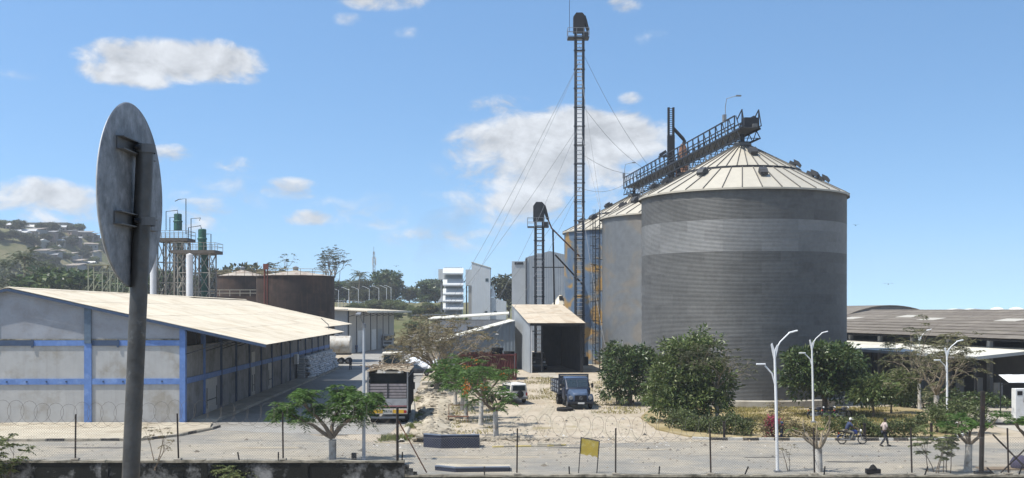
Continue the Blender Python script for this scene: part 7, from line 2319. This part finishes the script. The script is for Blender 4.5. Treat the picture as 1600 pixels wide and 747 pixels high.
def stone_bank():
    r = random.Random(15)
    ms = [stone_mesh(i) for i in range(6)]
    t = thing('stone_bank', 'bank of loose pale stones edging the ditch beside the limewashed trees', 'stone bank', (0, 0, 0))
    # earth core of the bank
    path = [(-5.3, 69.5), (-5.6, 76), (-6.0, 84), (-6.6, 92), (-7.6, 102), (-8.8, 113)]
    mb = MB(); V = []; F = []
    for (x, y) in path:
        b = gz1(x, y); V += [(x - 1.15, y, b - .05), (x - .55, y, .42), (x + .35, y, .48), (x + 1.7, y, gz1(x + 1.7, y) - .05)]
    for i in range(len(path) - 1):
        for j in range(3): F.append((i * 4 + j, i * 4 + j + 1, i * 4 + 5 + j, i * 4 + 4 + j))
    mb.add(V, F); mb.build('earth_core', m_apron, t)
    for i in range(285):
        u = r.random() ** 1.15 * (len(path) - 1); k = min(int(u), len(path) - 2); f = u - k
        x = path[k][0] + (path[k + 1][0] - path[k][0]) * f; y = path[k][1] + (path[k + 1][1] - path[k][1]) * f
        o_ = r.uniform(-1.1, 1.5); h = .46 * max(0, 1 - abs(o_ - .0) / 1.5)
        o = bpy.data.objects.new('stone', ms[r.randrange(6)]); C.objects.link(o); o.parent = t
        o.location = (x + o_, y, max(gz1(x + o_, y), 0) + h); s = r.uniform(.16, .40); o.scale = (s * r.uniform(.8, 1.9), s, s * .7)
        o.rotation_euler = (r.uniform(-.4, .4), r.uniform(-.4, .4), r.uniform(0, 6.28))
    # concrete channel
    ch = thing('ditch_channel', 'pale concrete ditch channel with a dark culvert mouth beside the stone bank', 'ditch', (0, 0, 0))
    V = []; F = []; mb = MB()
    for (x, y) in path: V += [(x - 2.0, y, .04), (x - 1.85, y, .16), (x - 1.65, y, .16), (x - 1.55, y, .03)]
    for i in range(len(path) - 1):
        for j in range(3): F.append((i * 4 + j, i * 4 + j + 1, i * 4 + 5 + j, i * 4 + 4 + j))
    mb.add(V, F); mb.build('channel_lip', m_conc, ch)
    MB().bx(-8.8, -6.6, 113.6, 114.2, .0, 1.0).build('culvert_head', m_conc, ch)
    MB().bx(-8.5, -7.0, 113.4, 113.61, .05, .75).build('culvert_mouth', m_black, ch)
    MB().bx(-9.5, -3.5, 114.3, 116.2, .6, .9).build('bridge_slab', m_conc, ch)
    # rubble heaps lying about the yard
    def heap(label, x, y, n, rad, name='rubble_heap', mt=None, sz=(.12, .3)):
        h = thing(name, label, 'rubble', (x, y, gz1(x, y)))
        for i in range(n):
            a, d = r.uniform(0, 6.28), rad * r.random() ** .7
            o = bpy.data.objects.new('stone', ms[r.randrange(6)]); C.objects.link(o); o.parent = h
            s = r.uniform(*sz); o.location = (d * math.cos(a) * 1.6, d * math.sin(a), .25 * (1 - d / rad) * rad * .6); o.scale = (s, s * r.uniform(.6, 1.1), s * .7); o.rotation_euler = (r.uniform(-.5, .5), r.uniform(-.5, .5), r.uniform(0, 6.28))
    heap('small pale rubble heap at the foot of the front limewashed tree', XP(800, 71.2), 71.2, 60, .9)
    heap('dark rubble scatter behind the navy planter', XP(752, 70.5), 70.5, 36, .7)
    heap('loose rocks in the ditch end left of the navy planter', XP(668, 73), 73, 40, .9)
    heap('few scattered rocks on the sand right of the front limewashed tree', XP(838, 69.5), 69.5, 9, 1.4)
    for i, (px, py) in enumerate(((862, 655), (915, 662), (1000, 655), (955, 668), (830, 648))):
        x, y = GP(px, py)
        sh = M('shade_stain', (.20, .165, .12), .95, var=.25)
    t2 = thing('rubbish_heap', 'pale heap of bags and rubbish behind the bare tree', 'heap', (XP(672, 158), 158, 0))
    for i in range(60):
        o = bpy.data.objects.new('bag', ms[r.randrange(6)]); C.objects.link(o); o.parent = t2; o.material_slots[0].link = 'OBJECT'; o.material_slots[0].material = m_rope
        s = r.uniform(.5, 1.2); o.location = (r.uniform(-5, 5), r.uniform(-2, 3), r.uniform(.1, 1.2)); o.scale = (s * 1.3, s, s * .6); o.rotation_euler = (r.uniform(-.5, .5), r.uniform(-.5, .5), r.uniform(0, 6.28))
    # low bench under the third street tree
    bn = thing('tree_guard', 'low rusty steel bench frame among the limewashed trunks', 'bench', (XP(716, 82), 82, .0))
    MB().bx(-.8, .8, -.25, .25, .42, .48).build('seat', m_rust, bn)
    for sx in (-1, 1):
        for sy in (-1, 1): MB().bar((sx * .72, sy * .2, 0), (sx * .72, sy * .2, 1.35 if sy > 0 else .42), .05).build('leg', m_rust, bn)
    MB().bar((-.72, .2, 1.3), (.72, .2, 1.3), .05).build('back_bar', m_rust, bn)
    lo = thing('concrete_log', 'short broken kerb block lying on the yard edge by the road', 'block', (XP(858, 67.6), 67.6, 0))
    MB().bx(-.75, .75, -.16, .16, 0, .18).build('block', m_kbare, lo, bevel=.05)
    hb = thing('hose_coil', 'loose coil of grey hose lying beside the loaded truck', 'hose', (XP(652, 81), 81, .02))
    pts = [((.55 + .08 * math.sin(3 * a)) * math.cos(a) * 1.3, (.5 + .1 * math.cos(2 * a)) * math.sin(a), .05 + .02 * math.sin(5 * a)) for a in [i * .3 for i in range(60)]]
    MB().tube(pts, .03, 6).build('hose', m_steel, hb, smooth=60)


stone_bank()


# ------------------------------------------------------------------ people
def skin_mesh(name, verts, edges, radii, mat, parent, root=0, sub=1):
    me = bpy.data.meshes.new(name); me.from_pydata([tuple(v) for v in verts], edges, []); me.update()
    o = bpy.data.objects.new(name, me); C.objects.link(o); o.data.materials.append(mat)
    if parent is not None: o.parent = parent
    md = o.modifiers.new('skin', 'SKIN'); md.use_smooth_shade = True
    if not me.skin_vertices: return o
    for i, rd in enumerate(radii):
        sv = me.skin_vertices[0].data[i]; sv.radius = rd if isinstance(rd, tuple) else (rd, rd); sv.use_root = (i == root)
    sb = o.modifiers.new('sub', 'SUBSURF'); sb.levels = sub; sb.render_levels = sub
    return o


def person(label, loc, rz, J, shirt, trousers, shoes, cap=None, seat=False):
    """J: joint positions (forward +y): hip, chest, neck, head, and l/r shoulder elbow hand knee foot toe"""
    t = thing('person', label, 'person', loc, rz)
    V = lambda k: Vector(J[k])
    verts = [V('hip'), V('hip').lerp(V('chest'), .5), V('chest'), V('neck'), V('head') - Vector((0, 0, .03)), V('head') + Vector((0, 0, .09))]
    ed = [(0, 1), (1, 2), (2, 3), (3, 4), (4, 5)]; rd = [(.14, .11), (.13, .10), (.15, .11), .055, (.078, .088), (.06, .075)]
    for s in ('l', 'r'):
        i = len(verts); verts += [V(s + 'sho'), V(s + 'elb'), V(s + 'han')]; ed += [(2, i), (i, i + 1), (i + 1, i + 2)]; rd += [.06, .045, .032]
        hp = V(s + 'han'); d = (hp - V(s + 'elb')).normalized(); sd = d.cross(Vector((0, 1, .2))).normalized()
        p = len(verts); verts.append(hp + d * .06); ed.append((i + 2, p)); rd.append((.036, .018))
        for f in range(4):
            b_ = hp + d * .09 + sd * (f - 1.5) * .02; k = len(verts)
            verts += [b_, b_ + d * .04 + Vector((0, .006, 0)), b_ + d * (.065 + (.01 if f in (1, 2) else 0)) + Vector((0, .02, 0))]; ed += [(p, k), (k, k + 1), (k + 1, k + 2)]; rd += [.010, .009, .008]
        k = len(verts); verts += [hp + d * .04 + sd * .045, hp + d * .075 + sd * .06]; ed += [(i + 2, k), (k, k + 1)]; rd += [.011, .009]
        h = len(verts); side = -1 if s == 'l' else 1
        verts += [V('hip') + Vector((side * .09, 0, -.04)), V(s + 'kne'), V(s + 'foo'), V(s + 'toe')]; ed += [(0, h), (h, h + 1), (h + 1, h + 2), (h + 2, h + 3)]; rd += [.085, .06, .042, .035]
    skin_mesh('body', verts, ed, rd, m_skin, t)
    # clothes follow the limbs
    vs = [V('hip') + Vector((0, 0, -.02)), V('hip').lerp(V('chest'), .5), V('chest'), V('neck') - Vector((0, 0, .05))]; es = [(0, 1), (1, 2), (2, 3)]; rs = [(.165, .135), (.16, .13), (.18, .135), .085]
    for s in ('l', 'r'):
        i = len(vs); vs += [V(s + 'sho'), V(s + 'sho').lerp(V(s + 'elb'), .9)]; es += [(2, i), (i, i + 1)]; rs += [.083, .066]
    skin_mesh('shirt', vs, es, rs, shirt, t)
    vs = [V('hip') + Vector((0, 0, .03))]; es = []; rs = [(.165, .135)]
    for s in ('l', 'r'):
        side = -1 if s == 'l' else 1; i = len(vs)
        vs += [V('hip') + Vector((side * .095, 0, -.06)), V(s + 'kne'), V(s + 'kne').lerp(V(s + 'foo'), .92)]; es += [(0, i), (i, i + 1), (i + 1, i + 2)]; rs += [.11, .08, .062]
    skin_mesh('trousers', vs, es, rs, trousers, t)
    for s in ('l', 'r'):
        a, b_ = V(s + 'foo'), V(s + 'toe'); d = (b_ - a).normalized()
        MB().tube([a - d * .06 + Vector((0, 0, -.02)), a + Vector((0, 0, -.02)), b_, b_ + d * .05], [.04, .052, .046, .028], 8).build('shoe', shoes, t, smooth=60)
    hd = V('head')
    # face: nose, eyes, mouth, ears
    MB().lathe([(.001, .155), (.05, .14), (.082, .09), (.09, .03), (.085, .0)], 12, c=(hd.x, hd.y - .012, hd.z)).build('hair' if cap is None else 'cap', m_hair if cap is None else cap, t, smooth=60)
    if cap is not None: MB().box((hd.x, hd.y + .11, hd.z + .045), (.13, .10, .015)).build('cap_peak', cap, t)
    MB().add([(hd.x - .016, hd.y + .078, hd.z - .03), (hd.x + .016, hd.y + .078, hd.z - .03), (hd.x, hd.y + .112, hd.z - .026), (hd.x, hd.y + .08, hd.z + .025)], [(0, 1, 2), (1, 3, 2), (0, 2, 3), (0, 3, 1)]).build('nose', m_skin, t)
    for s in (-1, 1):
        MB().lathe([(.001, -.012), (.013, 0), (.001, .012)], 6, c=(hd.x + s * .032, hd.y + .078, hd.z + .015)).build('eye', m_white, t)
        MB().lathe([(.001, -.03), (.018, 0), (.001, .03)], 6, c=(hd.x + s * .088, hd.y - .005, hd.z)).build('ear', m_skin, t)
    MB().box((hd.x, hd.y + .085, hd.z - .055), (.05, .012, .010)).build('mouth', M('lips', (.09, .03, .025), .6), t)
    return t


def standing(step=.0, arm=.1):
    return dict(hip=(0, 0, .94), chest=(0, .02, 1.34), neck=(0, .02, 1.52), head=(0, .05, 1.64), lsho=(-.2, .02, 1.44), rsho=(.2, .02, 1.44),
                lelb=(-.25, -arm, 1.16), relb=(.25, arm * .6, 1.16), lhan=(-.24, -arm * .6, .92), rhan=(.24, arm * 2.2, .95),
                lkne=(-.10, .05 + step * .5, .50), rkne=(.10, .08 - step * .35, .50), lfoo=(-.10, step, .09), rfoo=(.10, -step * 1.1, .12),
                ltoe=(-.10, step + .15, .045), rtoe=(.10, -step * 1.1 + .14, .05))


c_pale = M('pale_pink_shirt', (.52, .42, .38), .9, var=.12, scale=8.0); c_dk = M('dark_trousers', (.022, .024, .034), .9, var=.15, scale=8.0)
c_shoe = M('dark_shoes', (.018, .016, .015), .6); c_navy = M('navy_shirt', (.035, .05, .105), .9, var=.15, scale=8.0); c_khaki = M('khaki_trousers', (.17, .155, .12), .9, var=.15)
c_white = M('white_cap', (.62, .61, .57), .8, var=.05); c_blue = M('blue_overalls', (.04, .07, .15), .9, var=.15)
wx, wy = GP(1382, 698)
person('person walking right along the road in a pale shirt and dark trousers', (wx, wy, .012), -math.pi / 2, standing(.26, .16), c_pale, c_dk, c_shoe)
p_ = wh(4.2, 74.0); person('person in dark clothes standing beside the far end of the sack stack', (p_[0], p_[1], .015), .6, standing(.06), c_dk, c_dk, c_shoe)
person('person in blue standing by the wall of the far warehouse', (XP(557, 219), 219, .015), .3, standing(.03), c_blue, c_blue, c_shoe)


# ------------------------------------------------------------------ motorcycles
def motorcycle(label, loc, rz, col, group=None, lean=0.0):
    t = thing('motorcycle', label, 'motorcycle', loc, rz, group)
    t.rotation_euler = (0, lean, rz)
    mp_ = paint('bike_paint_%02d' % int(col[2] * 99), col, .3, (.1, .1, .1), .15)
    for y, nm in ((.66, 'front_wheel'), (-.62, 'rear_wheel')):
        o = MB().tube([(0, y + .27 * math.cos(a), .30 + .27 * math.sin(a)) for a in [2 * math.pi * i / 22 for i in range(23)]], .038, 6, cap=False).build(nm, m_rubber, t, smooth=60)
        sp = MB()
        for i in range(10): sp.bar((0, y, .30), (0, y + .25 * math.cos(i * .628), .30 + .25 * math.sin(i * .628)), .008)
        sp.build('spokes', m_steel, o)
        MB().axle((-.05, y, .3), (.05, y, .3), [(0, .001), (0, .055), (1, .055), (1, .001)], 10).build('hub', m_steel, o)
    for s in (-1, 1):
        MB().tube([(s * .07, .66, .30), (s * .07, .50, .72), (s * .06, .45, .92)], .022, 6).build('fork', m_steel, t)
        MB().tube([(s * .07, -.62, .30), (s * .08, -.45, .66)], .024, 6).build('shock', m_steel, t)
        MB().tube([(s * .02, .44, .96), (s * .22, .40, 1.02), (s * .36, .30, 1.0)], .014, 6).build('handlebar', m_dark, t)
        MB().tube([(s * .36, .31, 1.0), (s * .37, .22, .99)], .022, 6).build('grip', m_rubber, t)
        MB().tube([(s * .30, .38, 1.03), (s * .34, .40, 1.18)], .008, 4).build('mirror_stem', m_dark, t)
        MB().axle((s * .35, .40, 1.2), (s * .35, .415, 1.2), [(0, .001), (0, .05), (1, .05), (1, .001)], 10).build('mirror', m_dark, t)
    f = MB(); f.tube([(0, .44, .88), (0, .1, .55), (0, -.25, .42), (0, -.62, .32)], .025, 6).tube([(0, .44, .8), (0, .05, .72), (0, -.7, .70)], .022, 6); f.build('frame', m_dark, t)
    MB().bx(-.12, .12, -.18, .22, .28, .55).build('engine', m_steel, t, bevel=.03)
    for i in range(4): MB().bx(-.135, .135, -.05, .2, .36 + i * .04, .375 + i * .04).build('cooling_fin', m_dark, t)
    hull([(.34, .06, .05, .66, .76, .86), (.22, .13, .10, .66, .8, .92), (-.02, .13, .10, .66, .8, .90), (-.16, .08, .06, .68, .76, .82)]).build('fuel_tank', mp_, t, smooth=60, bevel=.02)
    MB().prism([(-.10, -.14, .74), (.10, -.14, .74), (.12, -.72, .78), (-.12, -.72, .78)], (0, 0, .08)).build('seat', m_rubber, t, bevel=.02)
    MB().tube([(.11, .18, .34), (.12, -.1, .26), (.13, -.75, .34)], [.025, .03, .042], 8).build('exhaust', m_steel, t, smooth=60)
    for (y0, a0, a1, nm) in ((.66, .5, 2.3, 'front_mudguard'), (-.62, .6, 2.8, 'rear_mudguard')):
        mb = MB(); k = 8; V = []; F = []
        for i in range(k + 1):
            a = a0 + (a1 - a0) * i / k
            for s in (-1, 1): V.append((s * .055, y0 + .34 * math.cos(a), .30 + .34 * math.sin(a)))
        for i in range(k): F.append((i * 2, i * 2 + 1, i * 2 + 3, i * 2 + 2))
        mb.add(V, F).build(nm, mp_, t, smooth=60)
    MB().axle((0, .48, .86), (0, .60, .86), [(0, .05), (.5, .09), (1, .085), (1, .001)], 14).build('headlamp', m_white, t, smooth=40)
    MB().bx(-.05, .05, -.84, -.80, .66, .74).build('tail_lamp', MATS['tail_lamp_red'], t)
    return t


mx_, my_ = GP(1331, 694.5)
motorcycle('blue and black motorcycle being ridden to the right along the kerb', (mx_, my_, .01), -math.pi / 2, (.03, .05, .22))
person('person riding the blue motorcycle, in a navy shirt and white cap', (mx_ - .0, my_, .01), -math.pi / 2,
       dict(hip=(0, -.38, .90), chest=(0, -.18, 1.24), neck=(0, -.12, 1.42), head=(0, -.07, 1.54), lsho=(-.2, -.16, 1.34), rsho=(.2, -.16, 1.34),
            lelb=(-.30, .0, 1.12), relb=(.30, .0, 1.12), lhan=(-.36, .24, 1.01), rhan=(.36, .24, 1.01), lkne=(-.20, .06, .76), rkne=(.20, .06, .76), lfoo=(-.20, -.08, .34), rfoo=(.20, -.08, .34), ltoe=(-.2, .08, .29), rtoe=(.2, .08, .29)),
       c_navy, c_khaki, c_shoe, c_white)
motorcycle('parked dark motorbike under the round mango, nearest the white lamp', (XP(1272, 84.5), 83.6, .10), -1.2, (.03, .03, .04), 'motorbikes parked under the mango')
motorcycle('parked black motorbike in the middle under the round mango', (XP(1292, 84.5), 83.8, .10), -1.0, (.02, .02, .02), 'motorbikes parked under the mango')
motorcycle('parked motorbike at the right end under the round mango', (XP(1311, 84.5), 83.6, .10), -1.1, (.05, .05, .06), 'motorbikes parked under the mango')


# ------------------------------------------------------------------ small things by the right path
def dispenser():
    Y = 84.0
    t = thing('fuel_dispenser', 'white fuel dispenser with a black hose at the right edge', 'fuel pump', (XP(1598, Y), Y, 0), .1)
    zb, zt = .55, ZP(607, Y)
    MB().bx(-.75, .75, -.3, .3, 0, zt).build('cabinet', m_white, t, bevel=.03)
    MB().bx(-.62, -.2, -.315, -.3, zt - .5, zt - .18).build('display', m_black, t)
    MB().tube([(-.1, -.33, zt - .35), (.15, -.36, zt - .4), (.3, -.38, zt - .9), (.1, -.38, zt - 1.3), (-.1, -.37, zt - 1.0), (-.05, -.36, zt - .6)], .035, 7).build('hose', m_rubber, t, smooth=60)
    MB().bx(-1.0, 1.0, -.6, .6, 0, .14).build('plinth', m_conc, t)
    r = thing('small_awning', 'small white ribbed awning above the fuel dispenser', 'awning', (XP(1590, 86), 86, 0))
    z0, z1 = ZP(597, 86), ZP(587, 86)
    for i in range(6):
        a = -1.1 + i * .55; MB().prism([(a, -.9, z0), (a + .54, -.9, z0), (a + .54, .9, z1), (a, .9, z1)], (0, 0, .03 + .01 * (i % 2))).build('roof_sheet', m_white, r)
    for s in (-1, 1):
        MB().bar((s * 1.0, .8, 0), (s * 1.0, .8, z1), .07).build('post', m_dark, r); MB().bar((s * 1.0, .8, z0 - .3), (s * 1.0, -.8, z0), .05).build('strut', m_dark, r)


dispenser()
bn = thing('plank_table', 'low plank table cluttered with dark bags by the gate post', 'table', (XP(1582, 52), 52, .0))
for i in range(3): MB().bx(-1.6, 1.6, -.45 + i * .3, -.17 + i * .3, ZP(731, 52) - .06, ZP(731, 52)).build('plank', m_wood, bn)
for sx in (-1, 1):
    for sy in (-1, 1): MB().bar((sx * 1.4, sy * .35, 0), (sx * 1.4, sy * .35, ZP(731, 52) - .06), .08).build('leg', m_wood, bn)
bg_ = MB().lathe([(.01, 0), (.42, .02), (.46, .25), (.34, .48), (.12, .6), (.01, .6)], 12).build('cloth_bundle', M('purple_cloth', (.05, .045, .08), .9, var=.2), None, (XP(1594, 52), 52, ZP(731, 52)), smooth=60)
tag(bg_, 'dark purple bundle sitting on the plank table', 'bundle')
bk = thing('black_bucket', 'black crate and rag left on the low wall below the motorcyclist', 'crate', (XP(1364, WY), WY, WZR + .07))
MB().bx(-.30, .30, -.13, .13, 0, .20).build('box', m_black, bk, bevel=.02)
MB().lathe([(.01, .0), (.18, .02), (.1, .14), (.01, .2)], 8, c=(0, 0, .19)).build('rag', m_rubber, bk, smooth=60)
pp = thing('pipe_barrier', 'black pipe barrier lying across the path at the right', 'barrier', (XP(1572, 80), 80, 0))
MB().tube([(-1.9, 0, .14), (2.6, -.6, .14)], .09, 8).build('pipe', m_black, pp)
for x in (-1.6, 2.2): MB().bx(x - .12, x + .12, -.2, .1, 0, .06).build('foot', m_dark, pp)
bd = random.Random(3)
for (px, py, Y, lab) in ((1388, 444, 120, 'dark bird gliding in the sky right of the nearest silo'), (1337, 352, 150, 'tiny bird in the sky just right of the silo wall'), (619, 416, 160, 'small bird flying above the far lamp posts')):
    t = thing('bird', lab, 'bird', (XP(px, Y), Y, ZP(py, Y)), bd.uniform(-.6, .6))
    MB().tube([(0, -.22, 0), (0, -.05, .0), (0, .12, .02), (0, .2, .03)], [.01, .06, .055, .01], 8).build('body', m_black, t, smooth=60)
    for s in (-1, 1): MB().add([(0, -.08, .02), (s * .3, -.02, .12), (s * .6, -.16, .05), (s * .28, -.16, .09), (0, .08, .02), (s * .32, .08, .12)], [(0, 3, 1), (3, 2, 1), (0, 1, 5), (0, 5, 4), (1, 2, 5)]).build('wing', m_black, t)


# ------------------------------------------------------------------ litter, pebbles and patches on the ground
def litter():
    rs = np.random.RandomState(44); P = []; n = 2600
    x = np.concatenate([rs.uniform(-12, 13, 1500), rs.uniform(-30, 30, 800), rs.uniform(-6, 10, 300)])
    y = np.concatenate([rs.uniform(62, 112, 1500), rs.uniform(57, 72, 800), rs.uniform(66, 78, 300)])
    z = gz(x, y); k = np.where(rs.rand(n) < .06, 2.2, 1.0) * rs.uniform(.025, .09, n)
    c = np.array([[1, 0, 0], [0, 1, 0], [-1, 0, 0], [0, -1, 0], [0, 0, .8]])
    a = rs.uniform(0, 6.28, n); ca, sa = np.cos(a), np.sin(a)
    j = rs.uniform(.6, 1.3, (n, 5, 1)); B = c[None] * j
    V = np.stack([B[..., 0] * ca[:, None] - B[..., 1] * sa[:, None], B[..., 0] * sa[:, None] + B[..., 1] * ca[:, None], B[..., 2]], -1) * k[:, None, None] + np.stack([x, y, z + .012], -1)[:, None]
    F = np.array([[0, 1, 4], [1, 2, 4], [2, 3, 4], [3, 0, 4]])[None] + (np.arange(n) * 5)[:, None, None]
    tag(npmesh('pebbles', V.reshape(-1, 3), F.reshape(-1, 3), leafM('pebble_mix', [(.30, .25, .18), (.12, .10, .08), (.42, .38, .30), (.05, .045, .04), (.5, .48, .44)], .95, 0.0)), 'scattered pebbles and litter across the sandy yard', 'pebbles', kind='stuff')


litter()
m_patch = M('dark_repair_patch', (.11, .105, .095), .95, var=.2, scale=2.5, bump=.3, col2=(.22, .20, .165), amt2=.45, scale2=1.2, spec=.15)
m_sandp = M('sand_spill', (.37, .325, .25), .95, var=.16, scale=2.0, bump=.3, col2=(.33, .285, .215), amt2=.5, scale2=.9, spec=.1)
rp = random.Random(61)
for (px, py, w, d, mt) in ((1010, 703, 3.0, .9, m_sandp), (760, 715, 6.5, 1.6, m_sandp), (640, 690, 3.6, 2.2, m_sandp), (1190, 715, 2.6, .5, m_patch), (1330, 722, 3.2, .6, m_patch), (420, 700, 4.2, 1.0, m_sandp), (150, 700, 5.0, .7, m_patch), (1080, 690, 4.0, .8, m_sandp), (900, 700, 3.8, .7, m_patch), (520, 680, 2.4, .8, m_patch)):
    x, y = GP(px, py); pts = []
    for i in range(18):
        a = 2 * math.pi * i / 18; f = rp.uniform(.65, 1.15); pts.append((x + w / 2 * f * math.cos(a), y + d / 2 * f * math.sin(a)))
    sheet('road_patch', pts, .020 + .001 * rp.random(), mt, .05, seed=rp.randrange(999), sub=.3)
# wheel ruts in the sand, raised lips pressed to either side
def ruts():
    V = []; F = []
    def rut(pts, w=.26):
        n = len(pts); r = random.Random(len(pts))
        for i, (x, y) in enumerate(pts):
            a = pts[max(i - 1, 0)]; b = pts[min(i + 1, n - 1)]; d = math.atan2(b[1] - a[1], b[0] - a[0]) + math.pi / 2
            o = len(V) if i else None
            for k, (t_, h) in enumerate(((-1, .004), (-.6, .055), (-.3, .012), (.3, .012), (.6, .05), (1, .004))):
                xx, yy = x + math.cos(d) * w * t_, y + math.sin(d) * w * t_; V.append((xx, yy, gz1(xx, yy) + h * r.uniform(.5, 1.1)))
            if i:
                b0 = len(V) - 12
                for k in range(5): F.append((b0 + k, b0 + k + 1, b0 + 7 + k, b0 + 6 + k))
    for off in (-.85, .85):
        rut([(4.0 + off + .35 * math.sin(i * .22), 70 + i * .7) for i in range(58)])
        rut([(7.4 + off - i * .05 + .3 * math.sin(i * .18), 71 + i * .7) for i in range(30)])
        rut([(-.6 + off + i * .07, 70 + i * .6) for i in range(44)])
    o = MB().add(V, F).build('wheel_ruts', m_sandp, smooth=80)
    tag(o, kind='structure')


ruts()


# ------------------------------------------------------------------ the dusty air
def build_haze():
    o = MB().bx(-1500, 1500, -260, 1500, -2, 74).build('haze', None)
    m = bpy.data.materials.new('thin_haze'); m.use_nodes = True
    nt = m.node_tree; nt.nodes.clear()
    out = nt.nodes.new('ShaderNodeOutputMaterial'); v = nt.nodes.new('ShaderNodeVolumePrincipled')
    v.inputs['Color'].default_value = (.88, .92, .97, 1); v.inputs['Density'].default_value = .00027; v.inputs['Anisotropy'].default_value = .1
    nt.links.new(v.outputs[0], out.inputs['Volume'])
    o.data.materials.append(m)
    tag(o, kind='stuff')


def build_smoke():
    r = random.Random(2); V = MB()
    n, m = 14, 16; vs = []; fs = []
    for i in range(n + 1):
        t_ = i / n
        for j in range(m):
            a = 2 * math.pi * j / m; rad = (2.5 + 15 * t_) * (1 - .0 * t_) * (.85 + .3 * r.random()) * (1 if i < n else .3)
            vs.append((-34 + 16 * t_ + rad * math.cos(a), 400 + rad * math.sin(a) * .7, 9 + 38 * t_))
    for i in range(n):
        for j in range(m): fs.append((i * m + j, i * m + (j + 1) % m, (i + 1) * m + (j + 1) % m, (i + 1) * m + j))
    fs += [tuple(range(m - 1, -1, -1)), tuple(n * m + j for j in range(m))]
    o = V.add(vs, fs).build('smoke', None)
    m_ = bpy.data.materials.new('thin_smoke'); m_.use_nodes = True; nt = m_.node_tree; nt.nodes.clear()
    out = nt.nodes.new('ShaderNodeOutputMaterial'); v = nt.nodes.new('ShaderNodeVolumePrincipled'); tc = nt.nodes.new('ShaderNodeTexCoord')
    no = nt.nodes.new('ShaderNodeTexNoise'); no.inputs['Scale'].default_value = .07; no.inputs['Detail'].default_value = 3
    mr = nt.nodes.new('ShaderNodeMapRange'); mr.inputs['From Min'].default_value = .45; mr.inputs['From Max'].default_value = .75; mr.inputs['To Max'].default_value = .022
    nt.links.new(tc.outputs['Object'], no.inputs['Vector']); nt.links.new(no.outputs[0], mr.inputs['Value']); nt.links.new(mr.outputs[0], v.inputs['Density'])
    v.inputs['Color'].default_value = (.42, .42, .43, 1)
    nt.links.new(v.outputs[0], out.inputs['Volume']); o.data.materials.append(m_)
    tag(o, 'faint grey smoke drifting up behind the white mill', 'smoke', kind='stuff')


build_smoke()
build_haze()
